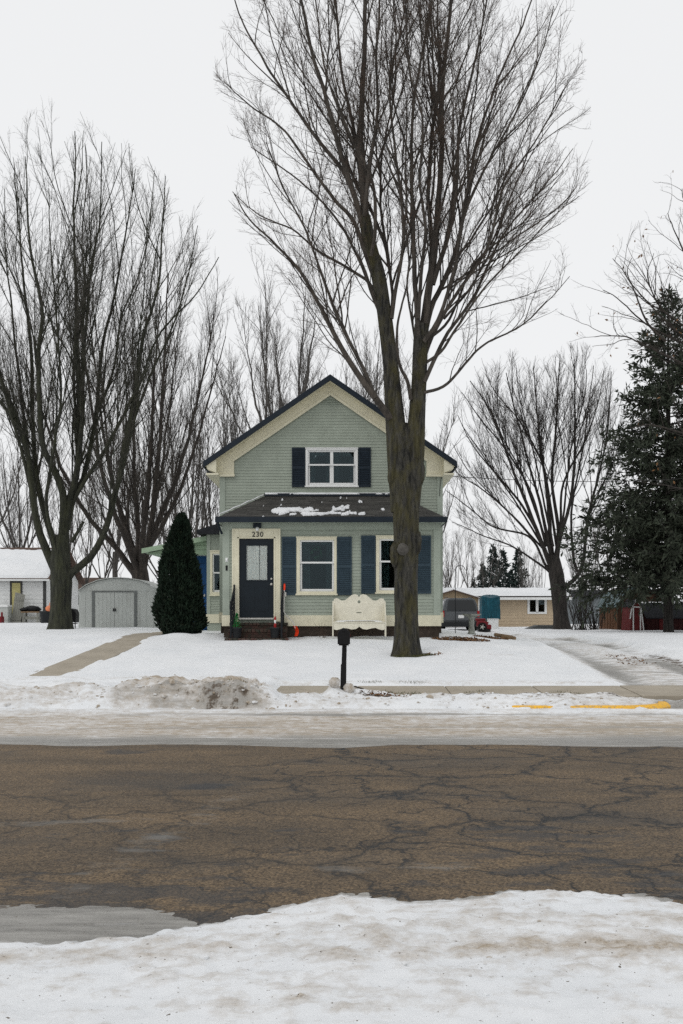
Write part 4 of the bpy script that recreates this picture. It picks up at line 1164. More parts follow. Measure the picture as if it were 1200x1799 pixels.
part('base_board', M['cream'], lambda b: b.box(wx0 - .03, wx1, WY - .045, WY + .1, Z(1094.5, WY), Z(1079, WY) - .002))
part('foundation', M['foundation'], lambda b: b.box(wx0 + .03, wx1, WY + .02, WY + 4, .4, Z(1094.5, WY) - .002))
window(369.5, 388, 967.5, 1047, WY, M['cream'], .09, WW, 1, .5, False)
part('wing_roof', M['charcoal_roof'], lambda b: b.hexa([(wx0 - .3, WY - .35, wtop - .02), (wx1, WY - .35, wtop - .02), (wx0 - .3, WY + 4, wtop - .02), (wx1, WY + 4, wtop - .02),
                                                     (wx0 - .3, WY - .35, wtop + .10), (wx1, WY - .35, wtop + .55), (wx0 - .3, WY + 4, wtop + .10), (wx1, WY + 4, wtop + .55)]))
lx0 = X(256, 33.6)
def lean(b):
    zr, zl = Z(944, 33.4), Z(966, 33.4)
    b.prism([(lx0, zl - .10), (wx0 - .02, zr - .10), (wx0 - .02, zr), (lx0, zl)], WY + .05, WY + 3.6)
    b.prism([(lx0 + .12, Z(974, 33.4) + .0), (wx0 - .02, Z(974, 33.4) - .02), (wx0 - .02, zr - .11), (lx0 + .12, zl - .115)], WY + .3, WY + .36)
    b.prism([(lx0 - .02, zl - .14), (wx0 - .03, zr - .14), (wx0 - .03, zr + .02), (lx0 - .02, zl + .02)], WY + .0, WY + .049)
    b.box(lx0 + .13, wx0 - .02, WY + .361, WY + 3.5, Z(974, 33.4) + .03, Z(974, 33.4) + .06)
    for k in range(3):
        zz = Z(974, 33.4) + .02 + k * .14
        b.box(lx0 + .6 + k * .45, wx0 - .03, WY + .285, WY + .299, zz, zz + .12)
part('side_porch_roof', M['green_trim'], lean)
bd = part('blue_door', M['blue_door'], lambda b: (b.box(X(300, 34.2), wx0 - .03, 34.2, 34.26, .7, Z(975, 33.6)), b.box(X(338, 34.2), X(339.5, 34.2), 34.17, 34.199, 1.05, Z(977, 33.6)), b.box(X(340, 34.2), wx0 - .04, 34.18, 34.199, 1.1, 1.9), b.box(X(340, 34.2), wx0 - .04, 34.18, 34.199, 2.0, 3.3)))
part('door_knob', M['metal'], lambda b: b.blob((X(359, 34.1), 34.14, Z(1046, 34.1)), (.035, .035, .05), 8, 6), bd)

# brick steps
st = empty('front_steps', (xP(450), 25.5, .9), 'mossy red brick front steps below the navy door', 'steps')
SX0, SX1 = X(400, 25.3), X(504, 25.3)
levels = [(HY - .35, HY - .05, Z(1094, 25.6)), (HY - .68, HY - .35, Z(1106, 25.3)), (HY - 1.0, HY - .68, Z(1121, 25.0))]
rb_ = random.Random(3)
for i, (y0, y1, zt) in enumerate(levels):
    b = MB()
    ex = (0, 0, .05)[i]
    b.box(SX0 + .02 - ex, SX1 - .02 + ex, y0 + .012, y1 if i == 0 else y1 + .011, .55, zt - .068, 1)
    n = 15
    for k in range(n):    # header course
        xa = SX0 - ex + (SX1 - SX0 + 2 * ex) * k / n
        b.box(xa + .006, xa + (SX1 - SX0 + 2 * ex) / n - .006, y0 - .02 + rb_.uniform(-.012, .012), y1, zt - .066 + rb_.uniform(-.003, .003), zt + rb_.uniform(-.006, .004))
    zc = zt - .075
    row = 0
    while zc > .72:
        for k in range(9):
            off = .06 if row % 2 else 0
            xa = SX0 + .01 - ex + (SX1 - SX0 - .1 + 2 * ex) * k / 8.6 + off
            b.box(xa, min(SX1 + ex, xa + .155), y0 + .004 + rb_.uniform(-.008, .006), y0 + .011, zc - .055, zc)
        zc -= .066; row += 1
    o = b.build('step', [M['brick'], M['foundation']], st, .004)
    if i: o['kind'] = 'stuff'
    else: o['kind'] = 'stuff'
# iron railings, one each side
def railing(px, label):
    xx = X(px, 25.4)
    r = empty('railing', (xx, 25.4, .9), label, 'railing')
    y0, y1 = HY - .12, HY - .92
    zt0, zt1 = Z(1034, 25.9), Z(1062, 25.1)
    zb0, zb1 = levels[0][2] + .06, levels[2][2] + .06
    part('handrail', M['black_iron'], lambda b: b.tube([(xx, y0 + .05, zt0), (xx, y0, zt0), (xx, y1, zt1), (xx, y1 - .08, zt1 - .03), (xx, y1 - .10, zt1 - .09), (xx, y1 - .06, zt1 - .12)], .026, 8), r)
    part('bottom_rail', M['black_iron'], lambda b: b.tube([(xx, y0, zb0 + .05), (xx, y1, zb1 + .05)], .014, 6), r)
    for yy, za, zb in ((y0, levels[0][2] - .01, zt0 + .05), (y1, levels[2][2] - .01, zt1 + .04)):
        part('post', M['black_iron'], lambda b: (b.box(xx - .022, xx + .022, yy - .022, yy + .022, za, zb), b.blob((xx, yy, zb + .02), (.03, .03, .035), 8, 6)), r)
    for k in range(1, 7):
        t = k / 7; yy = y0 + (y1 - y0) * t; za = zb0 + .05 + (zb1 - zb0) * t; zb = zt0 + (zt1 - zt0) * t
        pts = [(xx + .016 * math.sin(j * 1.3 + k), yy + .016 * math.cos(j * 1.3 + k), za + (zb - za) * j / 14) for j in range(15)]
        part('baluster', M['black_iron'], lambda b: b.tube(pts, .012, 5), r)
railing(408, 'black twisted iron railing on the doorbell side of the steps')
railing(496, 'black twisted iron railing on the window side of the steps')
# planters on the steps
def planter(px, label):
    yy = HY - .84; c = (X(px, yy), yy, levels[2][2] + .002)
    p = empty('planter', c, label, 'planter')
    part('pot', M['planter'], lambda b: b.lathe([(.105, 0), (.13, .23), (.142, .235), (.142, .265), (.12, .265), (.115, .22)], c, 16), p)
    part('soil', M['foundation'], lambda b: b.lathe([(.112, .215), (.112, .235), (.03, .245)], c, 12), p)
    return c
c1 = planter(416, 'charcoal planter holding a bright green little tree on the steps')
c2 = planter(483.5, 'charcoal planter holding a red and white figure on the steps')
tb_ = MB(); rt = random.Random(6)
tb_.tube([(c1[0], c1[1], c1[2] + .23), (c1[0], c1[1], c1[2] + .62)], [.012, .004], 6)
for i in range(420):
    t = rt.random() ** .75; zz = c1[2] + .26 + .37 * t; r = .115 * (1 - t) + .008; a = rt.uniform(0, 6.283); rr = r * rt.uniform(.45, 1)
    p = Vector((c1[0] + rr * math.cos(a), c1[1] + rr * math.sin(a), zz)); d = Vector((math.cos(a), math.sin(a), -.35)) * .035
    s_ = Vector((-math.sin(a), math.cos(a), 0)) * .014
    tb_.add([p - s_, p + s_, p + d + s_ * .4, p + d - s_ * .4], [(0, 1, 2, 3)])
tag(tb_.build('miniature_tree', M['fake_green']), 'bright green miniature christmas tree standing in a step planter', 'ornament')
fg = empty('figure_ornament', (c2[0], c2[1], c2[2] + .23), 'small red and white winter figure in a step planter', 'ornament')
part('body', M['red_white'], lambda b: b.lathe([(.028, 0), (.034, .05), (.03, .12), (.02, .14)], (c2[0], c2[1], c2[2] + .24), 10), fg)
part('beard', M['white'], lambda b: b.blob((c2[0], c2[1] - .015, c2[2] + .41), (.026, .024, .06), 8, 6), fg)
part('hat', M['red_white'], lambda b: b.lathe([(.034, 0), (.03, .025), (.018, .07), (.004, .10)], (c2[0], c2[1], c2[2] + .455), 10), fg)
# snow shovel leaning by the steps
shv = empty('snow_shovel', (X(517, 25.5), 25.5, 1.0), 'snow shovel with orange grip and orange blade leaning by the steps', 'shovel')
xg, zg = X(499, 25.6), Z(1030, 25.6)
part('shaft', M['metal'], lambda b: b.tube([(xg, 25.75, zg - .1), (X(498.5, 25.6), 25.7, Z(1075, 25.6)), (X(503, 25.5), 25.6, Z(1082, 25.5)), (X(515, 25.4), 25.45, Z(1093, 25.4)), (X(519, 25.4), 25.42, Z(1104, 25.4))], .013, 8), shv)
part('grip', M['orange'], lambda b: b.tube([(xg, 25.76, zg - .1), (xg + .005, 25.77, zg + .0), (xg + .005, 25.77, zg + .07)], [.02, .026, .02], 8), shv)
part('tag', M['metal'], lambda b: b.box(xg + .015, xg + .05, 25.72, 25.75, zg - .26, zg - .15), shv)
def blade(b):
    n = 9
    vv = []
    for i in range(n):
        t = i / (n - 1)
        px = 516.5 + 4.2 * math.sin(t * math.pi * .85) ; rw_ = 1101 + t * 18
        for s in (0, 1):
            for d in (0, .012):
                vv.append((X(px + (-2 if s == 0 else 5.0 - 1.2 * t), 25.4) + d * .2, 25.5 - .17 * s - d, Z(rw_, 25.4) + .02))
    ff = []
    for i in range(n - 1):
        o_ = i * 4; p_ = o_ + 4
        ff += [(o_, o_ + 2, p_ + 2, p_), (o_ + 1, p_ + 1, p_ + 3, o_ + 3), (o_, p_, p_ + 1, o_ + 1), (o_ + 2, o_ + 3, p_ + 3, p_ + 2)]
    ff += [(0, 1, 3, 2), ((n - 1) * 4, (n - 1) * 4 + 2, (n - 1) * 4 + 3, (n - 1) * 4 + 1)]
    b.add(vv, ff)
part('blade', M['orange'], blade, shv)

# deacon's bench against the porch wall
BY = 25.35
bx = lambda p: X(p, BY)
bzr = lambda r: Z(r, BY)
bench = empty('bench', (bx(631), BY, bzr(1116)), 'cream scalloped wooden bench against the porch wall', 'bench')
def back_pts():
    half = [(0, 1049), (2.5, 1045), (7, 1043.5), (13, 1045), (19, 1050), (25, 1054.5), (31, 1055), (36, 1052), (40, 1050.5), (44, 1052), (45.5, 1056)]
    R_ = [(631 + a, r) for a, r in half]; L_ = [(631 - a, r) for a, r in half[::-1][:-1]]
    return L_ + R_
bp = [(bx(p), bzr(r)) for p, r in back_pts()]
zb = bzr(1092)
# back as a strip with a diamond and slot cut through (built as column pieces)
def backrest(b):
    y0, y1 = BY + .21, BY + .24
    xsn = sorted(set([p[0] for p in bp] + list(np.linspace(bx(585.6), bx(676.4), 60)) + [bx(628.2), bx(631), bx(633.8), bx(626.5), bx(635.5)]))
    top = lambda x: float(np.interp(x, [p[0] for p in bp], [p[1] for p in bp]))
    for i in range(len(xsn) - 1):
        xa, xb = xsn[i], xsn[i + 1]; xm = (xa + xb) / 2
        pxm = 600 + xm * FPX / BY
        holes = []
        dd = 3.0 - abs(pxm - 631)
        if dd > 0.05: holes.append((bzr(1057 + dd * 1.2), bzr(1057 - dd * 1.2)))
        if abs(pxm - 631) < 4.5: holes.append((bzr(1077.2), bzr(1075.6)))
        zc_ = zb
        for (h0, h1) in sorted(holes):
            b.hexa([(xa, y0, zc_), (xb, y0, zc_), (xa, y1, zc_), (xb, y1, zc_), (xa, y0, h0), (xb, y0, h0), (xa, y1, h0), (xb, y1, h0)]); zc_ = h1
        b.hexa([(xa, y0, zc_), (xb, y0, zc_), (xa, y1, zc_), (xb, y1, zc_), (xa, y0, top(xa)), (xb, y0, top(xb)), (xa, y1, top(xa)), (xb, y1, top(xb))])
part('backrest', M['bench'], backrest, bench)
part('seat', M['bench'], lambda b: b.box(bx(586), bx(676), BY - .22, BY + .209, zb - .028, zb), bench, .006)
ap = [(586.5, 1095), (675.5, 1095), (675.5, 1106), (671, 1107.5), (665, 1106), (659, 1103.5), (652, 1104.5), (644, 1106.5), (637, 1105.5), (633, 1103), (631, 1101), (629, 1103), (625, 1105.5), (618, 1106.5), (610, 1104.5), (603, 1103.5), (597, 1106), (591, 1107.5), (586.5, 1106)]
apw = [(bx(p), bzr(r) + .01) for p, r in ap]
part('apron', M['bench'], lambda b: b.prism(apw[::-1], BY - .20, BY - .178), bench)
for px in (586, 676):
    def side(b):
        xx = bx(px); s = 1 if px < 631 else -1
        xa, xb = min(xx, xx - s * .03), max(xx, xx - s * .03)
        b.prism_x([(BY - .20, bzr(1118)), (BY - .14, bzr(1118)), (BY - .06, bzr(1100)), (BY + .12, bzr(1100)), (BY + .18, bzr(1118)), (BY + .245, bzr(1118)), (BY + .245, bzr(1056)), (BY + .19, bzr(1060)), (BY + .02, bzr(1077)), (BY - .20, bzr(1084))], xa, xb)
    part('side_panel', M['bench'], side, bench)
sn = snow_patch('bench_snow', (bx(588), BY - .2, zb), (bx(674), BY - .2, zb), (bx(674), BY + .2, zb), (bx(588), BY + .2, zb), lambda u, v: .9 - ((u - .5) * 2) ** 4 - ((v - .5) * 1.8) ** 4 + (fbm(u * 9, v * 4, 2, 3) - .5) * .6, None, 60, 16, .03)
tag(sn, 'thin layer of snow on the seat of the cream bench', 'snow', kind='stuff')

# mailbox by the kerb
MBY = 17.0
mbx = X(604, MBY)
mz0 = gz(mbx, MBY) - .15
mbo = empty('mailbox', (mbx, MBY, mz0), 'black arched mailbox on a black post at the kerb', 'mailbox')
mzt, mzb_ = Z(1104, MBY), Z(1131, MBY)
part('post', M['black_plastic'], lambda b: (b.hexa([(mbx - .058, MBY - .04, mz0), (mbx + .032, MBY - .04, mz0), (mbx - .058, MBY + .05, mz0), (mbx + .032, MBY + .05, mz0), (mbx - .028, MBY - .04, mzb_ - .02), (mbx + .052, MBY - .04, mzb_ - .02), (mbx - .028, MBY + .05, mzb_ - .02), (mbx + .052, MBY + .05, mzb_ - .02)]),
                                          b.hexa([(mbx - .066, MBY - .05, mz0), (mbx + .04, MBY - .05, mz0), (mbx - .066, MBY + .06, mz0), (mbx + .04, MBY + .06, mz0), (mbx - .050, MBY - .05, Z(1167, MBY)), (mbx + .046, MBY - .05, Z(1167, MBY)), (mbx - .050, MBY + .06, Z(1167, MBY)), (mbx + .046, MBY + .06, Z(1167, MBY))])), mbo, .006)
def mbody(b, y0, y1, wdt, grow=0):
    n = 14; r = wdt
    zc = mzt - r
    pts = [(mbx - r, mzb_), (mbx + r, mzb_)] + [(mbx + r * math.cos(math.pi * k / n), zc + r * math.sin(math.pi * k / n)) for k in range(n + 1)]
    b.prism(pts, y0, y1)
part('box', M['black_plastic'], lambda b: mbody(b, MBY - .20, MBY + .28, .102), mbo, .006)
part('box_door', M['black_plastic'], lambda b: (mbody(b, MBY - .222, MBY - .202, .106), b.box(mbx - .02, mbx + .02, MBY - .245, MBY - .223, mzt - .05, mzt - .03)), mbo, .006)
part('floor_plate', M['black_plastic'], lambda b: b.box(mbx - .085, mbx + .085, MBY - .17, MBY + .26, mzb_ - .025, mzb_ - .002), mbo)
part('flag', M['red'], lambda b: (b.box(mbx + .107, mbx + .113, MBY - .12, MBY + .02, mzt - .13, mzt - .11), b.box(mbx + .107, mbx + .113, MBY + .02, MBY + .08, mzt - .145, mzt - .095)), mbo)

# ------------------------------------------------------------------ bare trees
UP = np.array([0, 0, 1.0])
def _norm(a): return a / np.maximum(np.linalg.norm(a, axis=-1, keepdims=True), 1e-9)

def tube_batch(P, R, sides):
    """P (B,N,3), R (B,N) -> vertices, quads"""
    B, Np, _ = P.shape
    T = np.empty_like(P)
    T[:, 1:-1] = P[:, 2:] - P[:, :-2]; T[:, 0] = P[:, 1] - P[:, 0]; T[:, -1] = P[:, -1] - P[:, -2]
    T = _norm(T)
    md = _norm(P[:, -1] - P[:, 0])
    ref = np.where(np.abs(md[:, :1]) < 0.75, np.array([[1.0, 0, 0]]), np.array([[0, 1.0, 0]]))[:, None, :]
    U = _norm(np.cross(T, np.broadcast_to(ref, T.shape))); W = np.cross(T, U)
    a = np.arange(sides) * 2 * np.pi / sides
    V = P[:, :, None] + R[:, :, None, None] * (U[:, :, None] * np.cos(a)[None, None, :, None] + W[:, :, None] * np.sin(a)[None, None, :, None])
    idx = np.arange(B * Np * sides).reshape(B, Np, sides)
    nx = np.roll(idx, -1, axis=2)
    F = np.stack([idx[:, :-1], nx[:, :-1], nx[:, 1:], idx[:, 1:]], -1).reshape(-1, 4)
    return V.reshape(-1, 3), F

class Soup:
    def __init__(s): s.V, s.F, s.n = [], [], 0
    def add(s, V, F): s.V.append(V); s.F.append(F + s.n); s.n += len(V)
    def build(s, name, mat, parent=None, smooth=True, local=None):
        V = np.concatenate(s.V); F = np.concatenate(s.F)
        if local is not None: V = V - np.array(local)
        return link_mesh(name, np_mesh(name, V, F, smooth), mat, parent, world=(local is None))

def grow(rng, S, D, L, R0, nseg, wander, trop, tip=0.25, droop=0.0):
    B = len(S)
    P = np.empty((B, nseg + 1, 3)); P[:, 0] = S
    d = _norm(D); st = (L / nseg)[:, None]
    bend = rng.normal(0, 1, (B, 3)) * wander * 0.5
    for i in range(nseg):
        d = _norm(d + rng.normal(0, 1, (B, 3)) * wander + bend * (0.7 - i / nseg) + UP * trop - UP * droop * (i / nseg))
        P[:, i + 1] = P[:, i] + d * st
    t = np.linspace(0, 1, nseg + 1)[None]
    R = R0[:, None] * (1 - (1 - tip) * t)
    return P, R

def sample(P, R, bi, t):
    n = P.shape[1] - 1
    f = np.clip(t, 0, 0.999) * n; i = f.astype(int); u = (f - i)[:, None]
    p = P[bi, i] * (1 - u) + P[bi, i + 1] * u
    d = _norm(P[bi, i + 1] - P[bi, i])
    r = R[bi, i] * (1 - u[:, 0]) + R[bi, i + 1] * u[:, 0]
    return p, d, r

def spawn(rng, P, R, L, dens, t0, ang, angsd, ratio, fall, rk, mn=1, up=0.0, lmin=0.08, tpow=1.0):
    cnt = np.maximum(mn, rng.poisson(L * dens * (1 - t0)))
    bi = np.repeat(np.arange(len(L)), cnt)
    t = t0 + (1 - t0) * rng.random(len(bi)) ** tpow
    p, d, r = sample(P, R, bi, t)
    q = _norm(np.cross(d, rng.normal(0, 1, d.shape)))
    a = np.abs(rng.normal(ang, angsd, len(bi)))[:, None]
    nd = d * np.cos(a) + q * np.sin(a)
    nd = _norm(nd + UP * up)
    nl = np.maximum(lmin, L[bi] * ratio * (1 - fall * t) * rng.uniform(0.55, 1.15, len(bi)))
    nr = np.minimum(r * 0.72, rk * nl)
    return p, nd, nl, nr

def catmull(pts, n):
    p = np.array(pts, float)
    if len(p) == 2:
        return p[0] + (p[1] - p[0]) * np.linspace(0, 1, n)[:, None]
    e = np.vstack([2 * p[0] - p[1], p, 2 * p[-1] - p[-2]])
    seg = np.linalg.norm(np.diff(p, axis=0), axis=1); cum = np.concatenate([[0], np.cumsum(seg)])
    s = np.linspace(0, cum[-1], n); k = np.clip(np.searchsorted(cum, s, 'right') - 1, 0, len(p) - 2)
    t = ((s - cum[k]) / seg[k])[:, None]
    a, b, c, d = e[k], e[k + 1], e[k + 2], e[k + 3]
    return 0.5 * (2 * b + (c - a) * t + (2 * a - 5 * b + 4 * c - d) * t ** 2 + (3 * b - a - 3 * c + d) * t ** 3)

def trunk_mesh(path, rad, sides, seed, rough=0.06, flare=None, res=60, ridges=9):
    """knobbly tapered stem"""
    p = catmull(path, res)
    r = np.interp(np.linspace(0, 1, res), np.linspace(0, 1, len(rad)), rad)
    V, F = tube_batch(p[None], r[None], sides)
    V = V.reshape(res, sides, 3)
    a = np.arange(sides)[None] * 2 * np.pi / sides
    s = np.linspace(0, np.sum(np.linalg.norm(np.diff(p, axis=0), axis=1)), res)[:, None]
    nz = fbm(np.cos(a) * 1.6 + 5 + s * 0.35, np.sin(a) * 1.6 + s * 0.35, seed, 3) - 0.5
    rid = fbm(np.cos(a) * ridges / 2 + 0 * s, np.sin(a) * ridges / 2 + s * 0.8, seed + 5, 3) - 0.5
    k = 1 + rough * 2.2 * nz + rough * 1.6 * rid
    if flare is not None:
        fl = np.exp(-s / flare[1])
        k = k + flare[0] * fl * (0.75 + 0.5 * np.cos(a * 5 + seed) + 0.6 * nz)
    V = p[:, None] + (V - p[:, None]) * k[..., None]
    return V.reshape(-1, 3), F

def resample_limbs(limbs, n):
    P = np.stack([catmull(l[0], n) for l in limbs])
    return P

def crown_levels(rng, P, R, L, spec, soup_b, soup_t, keep=None):
    """spec: list of dicts per level"""
    for i, s in enumerate(spec):
        p, d, l, r = spawn(rng, P, R, L, s['dens'], s.get('t0', .15), s['ang'], s.get('sd', .18), s['ratio'], s.get('fall', .6), s['rk'], s.get('mn', 1), s.get('up', 0), s.get('lmin', .1), s.get('tpow', 1))
        l = np.minimum(l, s.get('lmax', 99))
        if keep is not None:
            k = keep(p, p + d * l[:, None])
            l = l * k
            k = l > s.get('lmin', .1) * .5
            p, d, l, r = p[k], d[k], l[k], r[k]
        r = np.maximum(r, s.get('rmin', .002))
        P, R = grow(rng, p, d, l, r, s['n'], s['wander'], s['trop'], s.get('tip', .35), s.get('droop', 0))
        L = l
        V, F = tube_batch(P, R, s.get('sides', 4))
        (soup_t if s.get('twig') else soup_b).add(V, F)
    return P

def limb_array(limbs, base_y, n, rng, wob=0.02):
    """limbs: (pixel polyline, half-width px at start, half-width px at end, depth shift at start, depth shift at end)"""
    out, rad, ln = [], [], []
    for (pl, r0, r1, d0, d1) in limbs:
        m = len(pl)
        pts = []
        for i, (px, row) in enumerate(pl):
            Y = base_y + d0 + (d1 - d0) * (i / (m - 1)) ** 1.3
            pts.append(P3(px, row, Y))
        c = catmull(pts, n)
        L = np.sum(np.linalg.norm(np.diff(c, axis=0), axis=1))
        nz = np.cumsum(rng.normal(0, 1, (n, 3)), axis=0) * wob * L / n ** .5 * .35
        nz -= nz[0]
        c = c + nz * np.linspace(0, 1, n)[:, None] ** .3 * 0.6
        out.append(c); t = np.linspace(0, 1, n)
        rad.append(((r0 + (r1 - r0) * t ** .8) * base_y / FPX)); ln.append(L)
    return np.array(out), np.array(rad), np.array(ln)

def dome_env(Y0, pxs, rows, depth):
    """crown outline: highest twig height as a function of distance from the trunk line"""
    xs_ = np.array([X(p, Y0) for p in pxs]); zs_ = np.array([Z(r, Y0) for r in rows])
    def f(p, e):
        dy = np.abs(e[:, 1] - Y0) / depth
        top = np.interp(e[:, 0], xs_, zs_) - 2.2 * np.clip(dy - .35, 0, 2) ** 1.5
        over = (e[:, 2] - top) / np.maximum(e[:, 2] - p[:, 2], .05)
        return np.clip(1 - np.maximum(over, 0), .08, 1)
    return f
def fan_env(Y0, rows, lpx, rpx):
    """crown outline: how far twigs reach sideways at each height"""
    zs_ = np.array([Z(r, Y0) for r in rows])[::-1]; xl_ = np.array([X(p, Y0) for p in lpx])[::-1]; xr_ = np.array([X(p, Y0) for p in rpx])[::-1]
    def f(p, e):
        l_, r_ = np.interp(e[:, 2], zs_, xl_), np.interp(e[:, 2], zs_, xr_)
        c = (l_ + r_) / 2; h = (r_ - l_) / 2
        rad = np.hypot(e[:, 0] - c, (e[:, 1] - Y0) * .85); rp = np.hypot(p[:, 0] - c, (p[:, 1] - Y0) * .85)
        over = (rad - h) / np.maximum(rad - rp, .05)
        return np.where(rad > h, np.clip(1 - over, .08, 1), 1.0)
    return f

# --- the large twin-stemmed maple in the front yard
def main_tree():
    rng = np.random.default_rng(12)
    Y0 = 22.75
    base = P3(714, 1150, Y0)
    t = empty('maple_tree', base, 'huge twin-stemmed bare maple with mossy trunk in front of the house', 'tree')
    s = Soup()
    def pp(l, d=0.0): return [P3(a, b, Y0 + d) for a, b in l]
    k = Y0 / FPX
    V, F = trunk_mesh(pp([(715, 1158), (714, 1100), (713, 1000), (713, 920), (712, 860), (708, 800), (702, 745)]), [r * k for r in (24.5, 20.6, 20.6, 21.6, 23.4, 19.8, 14.2)], 96, 3, .075, (.30, .30), 190, 26)
    s.add(V, F)
    V, F = trunk_mesh(pp([(722, 900), (724, 850), (727, 800), (731, 750), (735, 690), (738, 620), (741, 570)], -.02), [r * k for r in (14, 17.5, 17.8, 14.5, 12.8, 12.5, 12)], 64, 8, .09, None, 140, 20)
    s.add(V, F)
    V, F = trunk_mesh(pp([(703, 900), (702, 840), (699, 790), (694, 730), (688, 660), (678, 573), (665, 487), (651, 437), (640, 380)], .02), [r * k for r in (16, 19, 17.5, 15, 13, 13, 12.5, 12, 10)], 64, 15, .09, None, 160, 20)
    s.add(V, F)
    tr = s.build('trunk', M['bark_main'], t)
    # the healed scar where a limb was sawn off, and two burls
    kb = MB(); kc = P3(708, 965, Y0 - .272)
    rng2 = random.Random(5)
    for (rr, dy) in ((.135, 0.0), (.10, -.012), (.05, -.02)):
        kb.blob((kc[0], kc[1] + dy, kc[2]), (rr, .045, rr * 1.05), 18, 8, .05, rng2)
    kb.build('branch_scar', M['scar'], tr)
    for (px, row, d, r) in ((690, 836, -.05, .12), (737, 830, -.02, .13), (732, 952, -.10, .12), (694, 975, -.12, .12)):
        b = MB(); c = P3(px, row, Y0 + d); b.blob(c, (r, r, r * 2.4), 16, 12, .10, rng2); b.build('burl', M['bark_main'], tr)
    limbs = [
        # left stem leaders
        ([(651, 437), (640, 360), (634, 270), (635, 175), (638, 80), (640, 0), (644, -120), (648, -240)], 10, 2.0, 0, .6),
        ([(640, 400), (617, 327), (593, 251), (570, 163), (547, 87), (529, 0), (512, -110), (500, -190)], 7, 1.6, 0, -1.0),
        ([(655, 480), (622, 390), (587, 350), (535, 280), (494, 227), (442, 192), (395, 150)], 6, 1.0, 0, -.5),
        ([(628, 360), (605, 303), (556, 240), (506, 169), (465, 105), (424, 23), (400, -60)], 5.5, 1.0, 0, 1.2),
        ([(686, 735), (671, 715), (627, 656), (597, 608), (558, 530), (523, 474), (480, 426), (440, 388), (412, 340)], 8.5, 1.0, -.1, -1.6),
        ([(660, 700), (640, 650), (610, 590), (567, 487), (536, 400), (500, 330), (470, 250)], 5, 1.0, -.3, 1.5),
        ([(682, 600), (664, 545), (650, 500), (610, 470), (560, 440), (512, 400), (450, 372), (405, 330)], 5, .8, 0, 1.6),
        ([(672, 560), (655, 520), (636, 470), (600, 400), (560, 350), (500, 300), (440, 260)], 4.5, .9, .1, -2.0),
        ([(642, 420), (634, 330), (622, 230), (600, 130), (590, 20), (584, -100)], 6, 1.4, .1, 1.8),
        ([(640, 380), (648, 300), (662, 200), (660, 100), (668, 0), (672, -130)], 5, 1.3, -.1, -1.8),
        ([(688, 560), (697, 500), (705, 456), (708, 400), (700, 320), (690, 250), (681, 146), (700, 58), (712, -30), (714, -140)], 4.5, 1.0, -.1, -1.0),
        ([(680, 590), (690, 520), (678, 430), (668, 350), (672, 260), (690, 160), (694, 60), (690, -60)], 4.2, 1.0, .2, 2.2),
        ([(652, 450), (660, 400), (655, 320), (612, 230), (575, 130), (560, 30), (555, -70)], 4.5, 1.0, -.2, -2.4),
        # right stem leaders
        ([(736, 600), (732, 540), (727, 480), (724, 380), (722, 292), (725, 175), (739, 105), (757, 0), (764, -120)], 6.5, 1.3, -.1, -.9),
        ([(742, 590), (752, 520), (763, 450), (768, 379), (774, 262), (780, 117), (792, 0), (798, -120), (802, -230)], 9.5, 1.9, 0, .3),
        ([(744, 600), (757, 540), (780, 490), (803, 432), (827, 303), (844, 233), (873, 146), (920, 35), (945, -50)], 6.8, 1.2, .1, 1.2),
        ([(742, 640), (760, 590), (800, 520), (856, 432), (885, 332), (943, 245), (990, 157)], 5.2, .9, .1, -1.6),
        ([(745, 672), (783, 591), (827, 530), (857, 465), (890, 400), (940, 340), (1000, 260)], 5.0, .8, -.1, 1.5),
        ([(744, 640), (775, 618), (800, 580), (850, 510), (920, 440), (980, 380), (1018, 350)], 3.6, .8, 0, -1.2),
        ([(744, 690), (783, 677), (822, 634), (853, 604), (913, 573), (960, 530), (1000, 485)], 3.8, .7, -.1, .9),
        ([(745, 600), (770, 560), (798, 470), (815, 380), (860, 280), (905, 200), (950, 100), (975, 10)], 4.8, .9, -.2, -2.2),
        ([(750, 540), (758, 440), (752, 340), (757, 240), (770, 140), (768, 40), (772, -90)], 6.5, 1.3, .2, 1.9),
        ([(760, 500), (785, 420), (800, 330), (806, 230), (830, 130), (850, 30), (862, -80)], 6, 1.2, 0, -1.0),
        ([(735, 560), (740, 480), (748, 400), (738, 310), (745, 210), (720, 110), (715, 0), (712, -90)], 4.5, 1.0, -.2, -2.3),
        ([(722, 702), (716, 670), (704, 645), (698, 610), (700, 560), (716, 480), (712, 400)], 4.5, .8, -.15, -1.4),
        ([(735, 640), (722, 560), (712, 500), (718, 420), (700, 340), (705, 240)], 3.0, .7, .2, 2.4),
        ([(748, 600), (790, 560), (830, 470), (880, 420), (930, 380), (990, 300)], 3.6, .7, .2, 2.6),
        ([(780, 560), (830, 500), (870, 420), (905, 330), (960, 230), (1005, 190)], 3.0, .7, .3, 2.2),
    ]
    P, R, L = limb_array(limbs, Y0, 40, rng, .03)
    R *= 0.80
    sb, st_ = Soup(), Soup()
    V, F = tube_batch(P, R, 9); sb.add(V, F)
